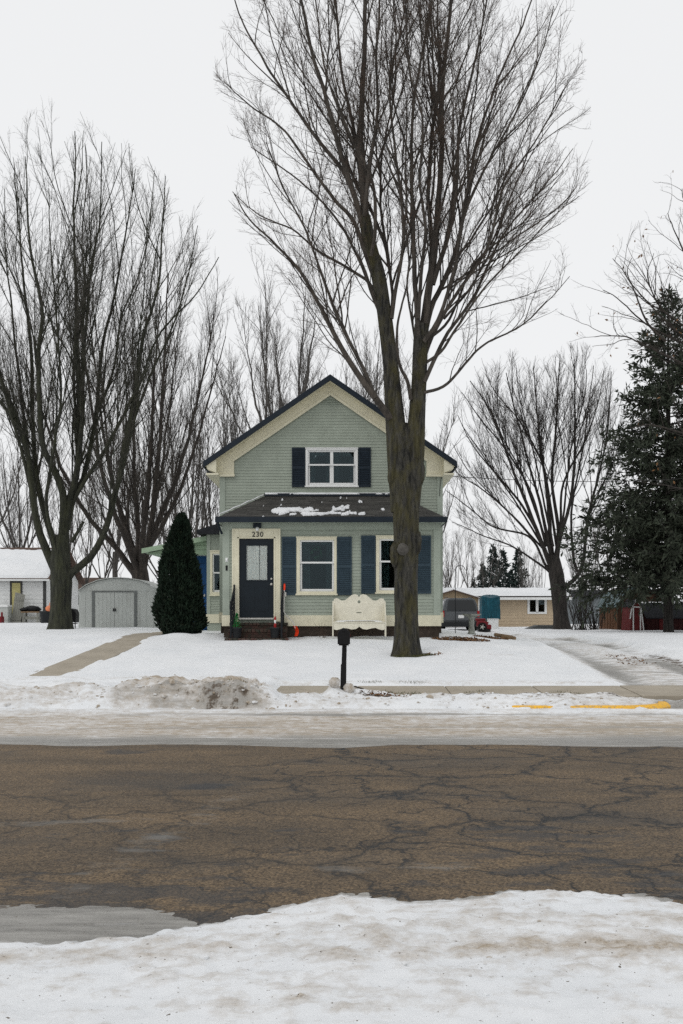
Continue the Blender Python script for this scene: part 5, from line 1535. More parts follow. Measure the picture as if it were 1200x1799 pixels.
    spec = [
        dict(dens=2.9, t0=.12, ang=.44, sd=.15, ratio=.46, fall=.50, rk=.0066, n=12, wander=.07, trop=.035, sides=4, up=.10, lmin=.7, lmax=3.9, mn=6),
        dict(dens=3.8, t0=.10, ang=.46, sd=.18, ratio=.54, fall=.48, rk=.0054, n=7, wander=.10, trop=.03, sides=3, up=.06, lmin=.40, mn=3, lmax=2.2, rmin=.0038, tpow=.8),
        dict(dens=5.8, t0=.12, ang=.52, sd=.22, ratio=.56, fall=.42, rk=.0056, n=4, wander=.15, trop=.02, sides=3, up=.05, lmin=.22, mn=3, twig=True, lmax=1.0, rmin=.0028, tpow=.7),
        dict(dens=2.2, t0=.2, ang=.6, sd=.25, ratio=.6, fall=.4, rk=.006, n=2, wander=.2, trop=.02, sides=3, lmin=.14, mn=1, twig=True, lmax=.5, rmin=.0024, tpow=.8),
    ]
    crown_levels(rng, P, R, L, spec, sb, st_, fan_env(Y0, [-260, -120, 0, 150, 300, 420, 480, 560, 640, 720], [470, 420, 386, 378, 386, 400, 430, 500, 580, 640], [930, 965, 985, 1020, 1028, 1015, 1000, 960, 880, 800]))
    cr = sb.build('branches', M['branch_main'], t)
    cr['kind'] = 'stuff'
    st_.build('twigs', M['twig_main'], t)['kind'] = 'stuff'
    print('main tree', sum(len(f) for f in sb.F) * 2, sum(len(f) for f in st_.F) * 2)
main_tree()

def traced_tree(name, label, Y0, trunk, trad, limbs, spec, mats, seed, flare=(.35, .35), sides=32, rmul=1.0, keep=None, group=None):
    rng = np.random.default_rng(seed)
    base = P3(trunk[0][0], trunk[0][1], Y0)
    t = empty(name, base, label, 'tree', group)
    s = Soup(); k = Y0 / FPX
    V, F = trunk_mesh([P3(a, b, Y0) for a, b in trunk], [r * k for r in trad], sides, seed, .06, flare, 80, 12)
    s.add(V, F); s.build('trunk', M[mats[0]], t)
    P, R, L = limb_array(limbs, Y0, 36, rng, .03); R *= rmul
    sb, st_ = Soup(), Soup(); V, F = tube_batch(P, R, 8); sb.add(V, F)
    crown_levels(rng, P, R, L, spec, sb, st_, keep)
    sb.build('branches', M[mats[1]], t)['kind'] = 'stuff'; st_.build('twigs', M[mats[2]], t)['kind'] = 'stuff'
    print(name, sum(len(f) for f in sb.F) * 2, sum(len(f) for f in st_.F) * 2)
    return t

# --- the large tree on the left
SPEC_L = [
    dict(dens=1.7, t0=.12, ang=.46, sd=.16, ratio=.46, fall=.50, rk=.0054, n=10, wander=.065, trop=.06, sides=4, up=.22, lmin=1.0, lmax=5.5, mn=7),
    dict(dens=2.6, t0=.08, ang=.46, sd=.2, ratio=.50, fall=.5, rk=.0054, n=6, wander=.09, trop=.05, sides=3, up=.15, lmin=.55, mn=3, lmax=2.8, rmin=.0048),
    dict(dens=4.2, t0=.08, ang=.50, sd=.22, ratio=.52, fall=.45, rk=.0054, n=3, wander=.13, trop=.05, sides=3, up=.1, lmin=.3, mn=3, twig=True, lmax=1.4, rmin=.0038),
    dict(dens=2.0, t0=.2, ang=.5, sd=.2, ratio=.6, fall=.4, rk=.006, n=2, wander=.15, trop=.04, sides=3, lmin=.25, mn=1, twig=True, lmax=.6, rmin=.0032),
]
traced_tree('tall_shade_tree', 'large bare spreading tree with green-grey trunk beside the metal shed', 35.0,
    [(107, 1108), (107, 1070), (108, 1020), (106, 980), (108, 940)], [19.5, 17.5, 18.5, 17.5, 13],
    [
        ([(96, 1000), (87, 980), (66, 924), (54, 847), (45, 788), (24, 732), (0, 665), (-20, 590), (-34, 500), (-40, 420)], 11, 1.2, 0, -.8),
        ([(104, 990), (94, 949), (70, 865), (60, 760), (56, 620), (44, 500), (36, 400), (30, 300)], 9, 1.0, .1, 1.6),
        ([(108, 960), (113, 900), (112, 865), (95, 820), (80, 788), (75, 725), (73, 620), (80, 540), (60, 420), (52, 280)], 11, 1.0, 0, -1.6),
        ([(110, 960), (118, 890), (133, 837), (136, 760), (134, 680), (128, 560), (124, 460), (122, 340), (124, 235)], 10, 1.0, 0, .4),
        ([(114, 960), (122, 880), (134, 830), (145, 740), (148, 640), (160, 480), (176, 380), (176, 250)], 8, .9, 0, -1.2),
        ([(118, 930), (130, 870), (147, 837), (168, 735), (180, 612), (200, 540), (228, 400), (242, 300)], 8, .9, 0, 1.8),
        ([(116, 1020), (124, 1008), (164, 973), (189, 924), (210, 844), (224, 770), (241, 690), (252, 600), (276, 500), (284, 380), (288, 310)], 9.5, .9, 0, -1.0),
        ([(120, 900), (140, 858), (185, 784), (241, 676), (270, 600), (300, 560), (340, 520), (380, 455)], 5.5, .9, .1, -2.4),
        ([(214, 830), (228, 760), (262, 660), (300, 580), (330, 480), (345, 400)], 4.5, .8, -.2, 1.5),
        ([(60, 880), (40, 800), (16, 716), (-6, 640), (-30, 560), (-60, 520)], 5, .9, -.1, -2.0),
        ([(26, 735), (0, 705), (-40, 650), (-80, 560), (-100, 480)], 4.5, .9, -.5, .8),
        ([(104, 990), (88, 930), (80, 880), (90, 800), (104, 700), (100, 580), (92, 460), (88, 330)], 5, .9, -.2, -2.6),
        ([(168, 735), (200, 650), (215, 560), (250, 470), (268, 380), (275, 300)], 3.4, .8, .3, 2.6),
        ([(136, 760), (130, 640), (150, 540), (146, 420), (155, 300), (152, 250)], 4, .8, .2, 2.8),
        ([(50, 810), (40, 700), (22, 560), (10, 440), (6, 330)], 4.5, .9, .2, 2.2),
        ([(126, 952), (136, 935), (146, 917)], 4.5, 3.2, -.2, -.5),
    ], SPEC_L, ('bark_left', 'bark_left', 'twig_left'), 21, (.28, .30), 48, .74, keep=dome_env(35.0, [-260, -150, -60, 0, 60, 120, 180, 240, 290, 350, 395, 430], [640, 430, 300, 262, 245, 226, 236, 275, 318, 400, 480, 620], 5.5))

# --- the vase-shaped tree in front of the tan garage
SPEC_V = [
    dict(dens=2.3, t0=.30, ang=.46, sd=.16, ratio=.48, fall=.40, rk=.0056, n=9, wander=.065, trop=.05, sides=4, up=.2, lmin=1.2, lmax=5.0, mn=8),
    dict(dens=2.9, t0=.15, ang=.46, sd=.18, ratio=.52, fall=.45, rk=.0055, n=5, wander=.09, trop=.055, sides=3, up=.18, lmin=.6, mn=3, lmax=2.6, rmin=.0068),
    dict(dens=4.2, t0=.10, ang=.50, sd=.22, ratio=.54, fall=.45, rk=.006, n=3, wander=.13, trop=.06, sides=3, up=.18, lmin=.4, mn=4, twig=True, lmax=1.3, rmin=.0056),
]
traced_tree('vase_shaped_tree', 'dark vase-shaped bare tree standing before the tan garage', 55.0,
    [(988, 1112), (985, 1080), (981, 1035), (976, 1000), (972, 975)], [14, 12.5, 13, 13, 9],
    [
        ([(970, 1005), (962, 982), (934, 912), (899, 825), (864, 730), (825, 671)], 7.5, 1.2, 0, -1.5),
        ([(974, 1000), (969, 965), (962, 860), (948, 755), (937, 643)], 8, 1.2, 0, 1.5),
        ([(978, 990), (983, 947), (1004, 860), (1007, 720), (1004, 628)], 7, 1.2, 0, -2),
        ([(976, 985), (981, 930), (969, 842), (976, 737), (983, 622)], 7, 1.2, 0, 2.2),
        ([(972, 1005), (958, 993), (930, 944), (867, 926), (820, 890), (782, 862)], 4.5, .9, 0, -1),
        ([(970, 1010), (955, 996), (902, 961), (850, 940), (795, 915)], 4, .9, 0, 2.5),
        ([(985, 1040), (993, 1032), (1021, 996), (1032, 912), (1056, 807), (1070, 702), (1072, 650)], 7, 1.0, 0, -.8),
        ([(1014, 1004), (1007, 975), (1004, 895), (1022, 790), (1032, 702), (1040, 640)], 4.5, 1.0, -.1, 1.8),
        ([(965, 985), (945, 935), (915, 885), (870, 830), (830, 780), (805, 730)], 6, .9, .2, 2.6),
        ([(968, 975), (950, 890), (925, 800), (905, 720), (890, 655)], 6, 1.0, -.1, -2.5),
        ([(960, 960), (930, 860), (880, 780), (845, 740), (808, 690)], 4.5, .9, -.2, -3.0),
        ([(1032, 912), (1050, 870), (1072, 820), (1085, 760)], 3.6, .9, -.3, -1.5),
        ([(940, 950), (900, 905), (850, 860), (805, 830), (785, 800)], 4, .8, .1, .5),
        ([(962, 975), (905, 880), (850, 800), (812, 745)], 3.6, .9, .1, -1.2),
        ([(955, 965), (890, 895), (825, 830), (795, 780)], 3.4, .8, .2, 2.0),
        ([(972, 960), (940, 800), (915, 700), (908, 650)], 3.8, .9, -.2, -3.2),
        ([(985, 950), (1002, 800), (1025, 700), (1030, 650)], 3.8, .9, -.2, -3.0),
        ([(960, 950), (915, 830), (868, 745), (842, 690)], 3.6, .9, .3, 1.0),
        ([(985, 940), (990, 850), (1030, 770), (1052, 700), (1060, 650)], 4.5, 1.0, .2, 3),
        ([(978, 960), (955, 820), (915, 745), (870, 690), (850, 655)], 4.5, 1.0, .2, 3.4),
    ], SPEC_V, ('bark_dark', 'bark_dark', 'twig_dark'), 33, (.35, .5), 28, .60, keep=dome_env(55.0, [760, 790, 805, 825, 850, 900, 985, 1040, 1070, 1088, 1110], [860, 790, 720, 668, 645, 624, 612, 630, 655, 720, 830], 5.0))

# --- generic bare trees
def auto_tree(name, label, base, H, spread_w, trunk_r, leaders, fork, spec, mats, seed, group=None, dirup=.5, sides=16, rmin=.006):
    rng = np.random.default_rng(seed)
    t = empty(name, base, label, 'tree', group)
    limbs, rads = [], []
    b = np.array([0, 0, 0.0])
    top = np.array([rng.normal(0, .02) * H, rng.normal(0, .02) * H, H * fork])
    s = Soup()
    V, F = trunk_mesh([b - UP * .3, (b + top) / 2 + rng.normal(0, .04, 3), top, top + UP * H * .04], [trunk_r * 1.15, trunk_r, trunk_r * .92, trunk_r * .6], sides, seed, .06, (.3, .4), 40, 9)
    s.add(V, F); s.build('trunk', M[mats[0]], t, local=(0, 0, 0))
    for i in range(leaders):
        a = 2 * math.pi * (i + rng.uniform(-.3, .3)) / leaders
        rr = spread_w * .5 * rng.uniform(.45, 1.0) * (0.25 if i == 0 else 1)
        hh = H * (1 - .32 * (rr / (spread_w * .5)) ** 2) * rng.uniform(.92, 1.02)
        st = b + (top - b) * rng.uniform(.72, 1.02)
        e = np.array([math.cos(a) * rr, math.sin(a) * rr, hh])
        m1 = st + (e - st) * .33 + np.array([math.cos(a), math.sin(a), 0]) * rr * .22 * dirup * 2
        m2 = st + (e - st) * .66 + np.array([math.cos(a), math.sin(a), 0]) * rr * .14 * dirup * 2
        limbs.append(catmull([st, m1, m2, e], 26)); rads.append(trunk_r * rng.uniform(.24, .42))
    P = np.array(limbs); L = np.linalg.norm(np.diff(P, axis=1), axis=2).sum(1)
    nz = np.cumsum(rng.normal(0, 1, P.shape), axis=1) * .025; nz -= nz[:, :1]; P = P + nz
    R = np.array(rads)[:, None] * (1 - .88 * np.linspace(0, 1, 26)[None] ** .8)
    R = np.maximum(R, rmin)
    sb, st_ = Soup(), Soup(); V, F = tube_batch(P, R, 7); sb.add(V, F)
    crown_levels(rng, P, R, L, spec, sb, st_)
    sb.build('branches', M[mats[1]], t, local=(0, 0, 0))['kind'] = 'stuff'; st_.build('twigs', M[mats[2]], t, local=(0, 0, 0))['kind'] = 'stuff'
    return t
def copy_tree(o, loc, rz, sc, label, group=None):
    c = o.copy(); COL.objects.link(c); c.location = loc; c.rotation_euler = (0, 0, rz); c.scale = (sc, sc, sc)
    c['label'] = label
    if group: c['group'] = group
    elif 'group' in c: del c['group']
    for ch in o.children:
        d = ch.copy(); COL.objects.link(d); d.parent = c
    return c
def spec_far(q=1.0, r=1.0, up=.3):
    return [
        dict(dens=1.6 * q, t0=.10, ang=.42, sd=.15, ratio=.46, fall=.5, rk=.0062 * r, n=8, wander=.07, trop=.06, sides=4, up=up, lmin=1.1, lmax=5.5, mn=6, rmin=.009 * r),
        dict(dens=2.3 * q, t0=.10, ang=.46, sd=.2, ratio=.5, fall=.5, rk=.006 * r, n=5, wander=.10, trop=.055, sides=3, up=.18, lmin=.65, mn=3, lmax=2.6, rmin=.006 * r),
        dict(dens=3.0 * q, t0=.10, ang=.50, sd=.2, ratio=.52, fall=.5, rk=.006 * r, n=3, wander=.14, trop=.06, sides=3, up=.12, lmin=.45, mn=3, twig=True, lmax=1.3, rmin=.0046 * r),
    ]
def G(px, Y): return (X(px, Y), Y, gz(X(px, Y), Y) - .02)
auto_tree('multi_stem_tree', 'thick many-stemmed brown tree right behind the metal shed', G(258, 46), 17.5, 12.5, .42, 10, .16, spec_far(1.25), ('bark_brown', 'bark_brown', 'twig_left'), 5, None, .45, 20)
auto_tree('slim_tree', 'slim forked bare tree rising behind the lower roof slope', G(447, 62), 22.5, 7.0, .27, 4, .52, spec_far(1.1, 1.1), ('bark_dark', 'bark_hazed', 'twig_hazed'), 44, None, .5, 12)
auto_tree('upright_tree', 'upright bare tree just off the roof peak behind the house', G(518, 54), 19.0, 8.0, .36, 6, .55, spec_far(1.4, 1.0), ('bark_dark', 'bark_hazed', 'twig_hazed'), 47, None, .5, 12)
auto_tree('bushy_tree', 'broad bare tree behind the roof peak and the maple', G(640, 60), 18.5, 12.0, .38, 7, .40, spec_far(1.35, 1.0), ('bark_dark', 'bark_hazed', 'twig_hazed'), 52, None, .5, 12)

far_a = auto_tree('background_tree', 'bare grey tree in the distant row beyond the shed', G(330, 72), 17.0, 10.0, .28, 6, .25, spec_far(.8, 1.4), ('bark_hazed', 'bark_hazed', 'twig_hazed'), 61, 'distant bare trees left of the house', .5, 10)
far_b = auto_tree('background_tree', 'bare grey tree in the distant row beyond the shed', G(205, 80), 15.0, 9.0, .24, 5, .32, spec_far(.8, 1.5), ('bark_hazed', 'bark_hazed', 'twig_hazed'), 67, 'distant bare trees left of the house', .5, 10)
far_c = auto_tree('background_tree', 'bare grey tree in the distant row beyond the shed', G(150, 70), 11.5, 7.0, .18, 5, .2, spec_far(.9, 1.4), ('bark_hazed', 'bark_hazed', 'twig_hazed'), 71, 'distant bare trees left of the house', .6, 10)
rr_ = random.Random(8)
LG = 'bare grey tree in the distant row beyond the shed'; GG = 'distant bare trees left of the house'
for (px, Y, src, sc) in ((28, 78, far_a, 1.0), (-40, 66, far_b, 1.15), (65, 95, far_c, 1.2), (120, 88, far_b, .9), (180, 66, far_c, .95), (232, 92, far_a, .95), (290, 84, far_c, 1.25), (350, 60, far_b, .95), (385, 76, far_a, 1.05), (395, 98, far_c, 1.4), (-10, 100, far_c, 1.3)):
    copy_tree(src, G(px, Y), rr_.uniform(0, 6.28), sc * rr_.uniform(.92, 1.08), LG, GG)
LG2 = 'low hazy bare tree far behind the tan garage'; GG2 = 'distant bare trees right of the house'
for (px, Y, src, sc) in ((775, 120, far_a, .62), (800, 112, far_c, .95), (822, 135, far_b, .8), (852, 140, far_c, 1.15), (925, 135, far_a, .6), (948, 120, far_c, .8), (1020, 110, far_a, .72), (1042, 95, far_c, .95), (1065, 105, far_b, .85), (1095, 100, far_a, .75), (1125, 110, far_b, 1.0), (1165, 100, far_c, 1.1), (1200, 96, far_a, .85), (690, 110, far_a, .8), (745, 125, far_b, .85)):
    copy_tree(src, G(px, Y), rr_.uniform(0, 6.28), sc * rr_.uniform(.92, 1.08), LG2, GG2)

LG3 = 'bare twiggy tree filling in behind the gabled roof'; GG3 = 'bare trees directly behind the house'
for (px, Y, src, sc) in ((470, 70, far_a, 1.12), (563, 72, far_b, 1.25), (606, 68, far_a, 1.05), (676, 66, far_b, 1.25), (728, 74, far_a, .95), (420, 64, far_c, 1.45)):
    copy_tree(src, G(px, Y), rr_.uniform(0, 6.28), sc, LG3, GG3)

# multi-stemmed shrub beside the vase tree
def shrub(name, label, base, H, wd, n, seed, mat):
    rng = np.random.default_rng(seed)
    t = empty(name, base, label, 'shrub')
    S = np.tile(np.array([[0, 0, -.05]]), (n, 1)) + rng.normal(0, wd * .12, (n, 3)) * np.array([1, 1, 0])
    a = rng.uniform(0, 6.283, n); k = rng.uniform(.1, .55, n)
    D = np.stack([np.cos(a) * k, np.sin(a) * k, np.ones(n)], 1)
    P, R = grow(rng, S, D, rng.uniform(.6, 1.05, n) * H, np.full(n, .022), 8, .09, .03, .3)
    sb, st_ = Soup(), Soup(); V, F = tube_batch(P, R, 4); sb.add(V, F)
    crown_levels(rng, P, R, np.full(n, H), [dict(dens=3.2, t0=.2, ang=.5, ratio=.4, fall=.5, rk=.01, n=4, wander=.12, trop=.03, sides=3, rmin=.006, mn=3), dict(dens=4, t0=.2, ang=.6, ratio=.5, fall=.5, rk=.01, n=2, wander=.15, trop=.02, sides=3, rmin=.005, mn=1, twig=True)], sb, st_)
    sb.build('stems', M[mat], t, local=(0, 0, 0))['kind'] = 'stuff'; st_.build('twigs', M['twig_dark'], t, local=(0, 0, 0))['kind'] = 'stuff'
shrub('bare_shrub', 'bare many-stemmed shrub between the vase-shaped tree and the barn', G(1022, 52), 2.5, 1.6, 34, 3, 'bark_dark')
shrub('bare_shrub', 'low dark tangle of stems at the foot of the barn gate', G(1046, 53), 1.5, 1.5, 24, 5, 'bark_dark')

# ------------------------------------------------------------------ conifers
def spruce(name, label, base, H, wd, seed, whorl_gap, nb, mat, detail=1.0, trunk_r=.25, group=None, z_lo=.6, card=(.30, .05), bare=.15):
    rng = np.random.default_rng(seed)
    t = empty(name, base, label, 'tree', group)
    s = Soup(); V, F = trunk_mesh([(0, 0, -.3), (0, 0, H * .5), (0, 0, H * .98)], [trunk_r, trunk_r * .6, .02], 10, seed, .04, (.3, .4), 24)
    s.add(V, F); s.build('trunk', M['bark_dark'], t, local=(0, 0, 0))
    zs, S, D, L = [], [], [], []
    z = z_lo
    while z < H * .99:
        f = z / H
        n = max(3, int(nb * (1 - .35 * f)))
        for k in range(n):
            a = rng.uniform(0, 6.283)
            l = wd * .5 * (1 - f) ** .82 * rng.uniform(.55, 1.12) + .12
            S.append((0, 0, z + rng.uniform(-.5, .5) * whorl_gap)); up = .45 * f - .18 + rng.normal(0, .08)
            D.append((math.cos(a), math.sin(a), up)); L.append(l)
        z += whorl_gap * (1 - .45 * f)
    S, D, L = np.array(S), np.array(D), np.array(L)
    P, R = grow(rng, S, D, L, np.maximum(.006, L * .012), 8, .05, .035, .2, .06)
    sb = Soup(); V, F = tube_batch(P, R, 3); sb.add(V, F)
    # side shoots
    p, d, l, r = spawn(rng, P, R, L, 5.0 * detail, bare, .85, .2, .34, .55, .01, 3, -.12, .15)
    l = np.minimum(l, .95)
    P2, R2 = grow(rng, p, d, l, np.full(len(l), .004), 4, .08, -.01, .3, .05)
    V, F = tube_batch(P2, R2, 3); sb.add(V, F)
    sb.build('branches', M['bark_dark'], t, local=(0, 0, 0))
    # needle sprays: narrow leaf-shaped cards along shoots and boughs
    Vs, Fs = [], []
    for (Pq, Rq, Lq, dens, t0) in ((P2, R2, l, 13 * detail, .0), (P, R, L, 8 * detail, max(bare, .2))):
        cnt = np.maximum(2, rng.poisson(Lq * dens)); bi = np.repeat(np.arange(len(Lq)), cnt)
        tt = t0 + (1 - t0) * rng.random(len(bi)); q, dd, _ = sample(Pq, Rq, bi, tt)
        ax = _norm(dd + rng.normal(0, .55, dd.shape) + np.array([0, 0, -.18]))
        sd = _norm(np.cross(ax, rng.normal(0, 1, ax.shape)))
        ln = card[0] * rng.uniform(.5, 1.2, len(bi))[:, None]; w_ = card[1] * rng.uniform(.6, 1.3, len(bi))[:, None]
        q = q + rng.normal(0, .02, q.shape)
        Vs.append(np.stack([q, q + ax * ln * .45 + sd * w_, q + ax * ln, q + ax * ln * .45 - sd * w_], 1).reshape(-1, 3))
    V = np.concatenate(Vs); F = np.arange(len(V)).reshape(-1, 4)
    so = link_mesh('needles', np_mesh('needles', V, F, False), M[mat], t, False)
    print(name, len(F) * 2)
    return t
spruce('spruce_tree', 'tall dark ragged spruce at the edge of the right yard', G(1174, 44), 15.2, 10.2, 4, .30, 10, 'needle', 1.0, .22, None, 1.9, (.32, .042), .12)
spruce('spruce_tree', 'second dark spruce standing beyond the edge spruce by the playhouse', G(1262, 47), 13.4, 10.0, 9, .36, 9, 'needle', .85, .28, None, 2.6, (.34, .05), .12)
fs = spruce('far_spruce', 'tallest of the distant spruces behind the garage roof', G(866, 150), 10.8, 6.0, 14, .45, 7, 'needle_far', .45, .2, 'far spruces behind the garage', .5, (.6, .12), .0)
for (px, Y, sc, rz, lab) in ((884, 146, .92, 1.0, 'second tallest distant spruce, touching the tallest one behind the garage'), (848, 155, .78, 2.0, 'middling distant spruce on the house side of the tallest far spruce'),
                             (911, 150, .96, 3.0, 'distant spruce at the tree end of the far clump behind the garage'), (898, 160, .72, 4.2, 'lower distant spruce filling the gap in the far clump behind the garage'),
                             (832, 150, .55, 5.0, 'smallest distant spruce at the house end of the far clump')):
    copy_tree(fs, G(px, Y), rz, sc, lab, 'far spruces behind the garage')

# arborvitae beside the steps
def arborvitae():
    rng = np.random.default_rng(17)
    base = (X(316, 26.6), 26.6, .98)
    t = empty('arborvitae', base, 'dense dark green cone-shaped arborvitae left of the front door', 'shrub')
    H = 3.22
    prof_z = np.array([0, .08, .3, .8, 1.3, 1.8, 2.3, 2.8, 3.05, 3.22]); prof_r = np.array([.28, .45, .57, .55, .47, .40, .32, .215, .13, .02])
    n = 26000
    z = rng.random(n) ** .9 * H; a = rng.uniform(0, 6.283, n)
    lump = fbm(np.cos(a) * 1.3 + 9 + z * .3, np.sin(a) * 1.3 + z * 1.3, 6, 4) - .5
    for (ba, bz, bw, bh) in zip(rng.uniform(0, 6.283, 34), rng.uniform(.15, 3.0, 34), rng.uniform(.25, .5, 34), rng.uniform(-.22, .26, 34)):
        da = np.abs((a - ba + np.pi) % (2 * np.pi) - np.pi)
        lump = lump + bh * .6 * np.exp(-(da / (bw * 1.6)) ** 2 - ((z - bz) / bw) ** 2)
    r = np.interp(z, prof_z, prof_r) * (1 + 1.15 * lump) * rng.uniform(.66, 1.0, n) ** .6
    p = np.stack([np.cos(a) * r + .05 * np.sin(z * 2.3), np.sin(a) * r, z], 1)
    ax = _norm(np.stack([np.cos(a) * .55, np.sin(a) * .55, np.full(n, .9)], 1) + rng.normal(0, .35, (n, 3)))
    sd = _norm(np.cross(ax, rng.normal(0, 1, ax.shape)))
    ln = rng.uniform(.07, .16, n)[:, None]; w_ = rng.uniform(.012, .03, n)[:, None]
    V = np.stack([p, p + ax * ln * .5 + sd * w_, p + ax * ln, p + ax * ln * .5 - sd * w_], 1).reshape(-1, 3)
    link_mesh('foliage', np_mesh('foliage', V, np.arange(len(V)).reshape(-1, 4), False), M['arbor'], t, False)
    b = MB(); b.lathe([(r_ * .58, z_) for z_, r_ in zip(prof_z[:-1], prof_r[:-1])], (0, 0, 0), 18)
    b.build('inner_growth', M['arbor'], t, world=False)
    b = MB(); b.tube([(0, 0, -.2), (0, 0, 1.2)], [.06, .04], 8); b.build('stem', M['bark_brown'], t, world=False)
arborvitae()

# oak beyond the right edge: its boughs with a few brown leaves reach into the picture
def oak():
    rng = np.random.default_rng(29)
    Y0 = 38.0
    base = (X(1345, Y0), Y0, gz(X(1345, Y0), Y0) - .02)
    t = empty('oak_tree', base, 'bare oak with a few clinging brown leaves reaching in at the right edge', 'tree')
    k = Y0 / FPX
    s = Soup(); V, F = trunk_mesh([P3(1345, 1112, Y0), P3(1340, 950, Y0), P3(1332, 760, Y0), P3(1320, 560, Y0), P3(1312, 380, Y0)], [r * k for r in (22, 17, 15, 11, 6)], 28, 4, .06, (.35, .4), 60)
    s.add(V, F); s.build('trunk', M['bark_brown'], t)
    limbs = [
        ([(1325, 690), (1250, 640), (1180, 570), (1130, 520), (1090, 470), (1078, 455)], 4, .6, 0, .8),
        ([(1320, 640), (1230, 590), (1160, 540), (1130, 480), (1140, 440)], 4, .6, 0, 1.4),
        ([(1330, 740), (1270, 690), (1200, 640), (1140, 612), (1090, 590), (1040, 590)], 5, .7, 0, -1.5),
        ([(1325, 660), (1260, 620), (1190, 600), (1130, 570), (1085, 530), (1052, 510)], 5, .7, 0, -.5),
        ([(1170, 600), (1140, 570), (1120, 520), (1105, 480), (1112, 455)], 3, .6, -.6, -1.0),
        ([(1322, 620), (1270, 540), (1220, 470), (1195, 420), (1175, 370)], 5, .7, 0, .6),
        ([(1318, 520), (1270, 450), (1225, 390), (1200, 350), (1196, 330)], 5, .7, 0, -.4),
        ([(1330, 800), (1270, 770), (1210, 760), (1150, 740), (1110, 745)], 4.5, .7, 0, -1.8),
        ([(1312, 420), (1320, 320), (1330, 240), (1335, 180)], 6, .8, 0, 1), ([(1330, 600), (1400, 520), (1460, 430), (1500, 350)], 7, .8, 0, 0),
        ([(1335, 700), (1420, 640), (1500, 560), (1560, 500)], 7, .8, 0, 1.5), ([(1320, 520), (1380, 420), (1410, 320), (1420, 250)], 6, .8, 0, -1),
        ([(1335, 860), (1280, 850), (1220, 860), (1160, 850)], 4, .7, 0, -2.2), ([(1335, 820), (1420, 780), (1500, 740)], 5, .8, 0, -1),
    ]
    P, R, L = limb_array(limbs, Y0, 30, rng, .05); R *= .85
    sb, st_ = Soup(), Soup(); V, F = tube_batch(P, R, 6); sb.add(V, F)
    sp = [dict(dens=2.2, t0=.15, ang=.6, sd=.2, ratio=.42, fall=.45, rk=.009, n=9, wander=.12, trop=.03, sides=4, up=.15, lmin=.5, lmax=2.4, mn=5, rmin=.006),
          dict(dens=3.0, t0=.12, ang=.65, sd=.2, ratio=.5, fall=.5, rk=.008, n=5, wander=.16, trop=.02, sides=3, lmin=.25, lmax=1.2, mn=2, rmin=.0045),
          dict(dens=3.0, t0=.15, ang=.65, sd=.2, ratio=.5, fall=.5, rk=.007, n=3, wander=.18, trop=.03, sides=3, lmin=.15, lmax=.6, mn=1, twig=True, rmin=.0035)]
    tips = crown_levels(rng, P, R, L, sp, sb, st_)
    sb.build('branches', M['bark_brown'], t)['kind'] = 'stuff'; st_.build('twigs', M['twig_left'], t)['kind'] = 'stuff'
    e = tips[:, -1]; e = e[rng.random(len(e)) < .10]
    n = len(e)
    ax = _norm(rng.normal(0, .6, (n, 3)) - UP * .8); sd = _norm(np.cross(ax, rng.normal(0, 1, (n, 3))))
    ln = rng.uniform(.10, .17, n)[:, None]; w_ = rng.uniform(.03, .05, n)[:, None]
    V = np.stack([e, e + ax * ln * .45 + sd * w_, e + ax * ln, e + ax * ln * .45 - sd * w_], 1).reshape(-1, 3)
    link_mesh('leaves', np_mesh('leaves', V, np.arange(len(V)).reshape(-1, 4), False), M['leaf_dead'], t)
oak()

# ------------------------------------------------------------------ neighbouring buildings and yard things
def boards_y(parent, name, x0, x1, yface, z0, z1, exp, mat, ops=()):
    clapboards_named(parent, name, yface, z0, z1, exp, x0, x1, list(ops), mat)
def clapboards_named(parent, name, yface, z0, z1, exp, x0, x1, ops, mat):
    z = z0
    while z < z1 - .01:
        zt = min(z + exp, z1); zm = (z + zt) / 2; lo = x0; segs = []
        for (a, c, d, e) in sorted(ops):
            if d < zm < e:
                if a > lo: segs.append((lo, a))
                lo = c
        segs.append((lo, x1))
        for (a, c) in segs:
            b = MB()
            b.add([(a, yface, z), (c, yface, z), (a, yface - .022, z), (c, yface - .022, z), (a, yface, zt + .01), (c, yface, zt + .01), (a, yface - .004, zt + .01), (c, yface - .004, zt + .01)],
                  [(2, 3, 7, 6), (0, 1, 3, 2), (6, 7, 5, 4), (0, 2, 6, 4), (1, 5, 7, 3)])
            b.build(name, mat, parent)
        z = zt

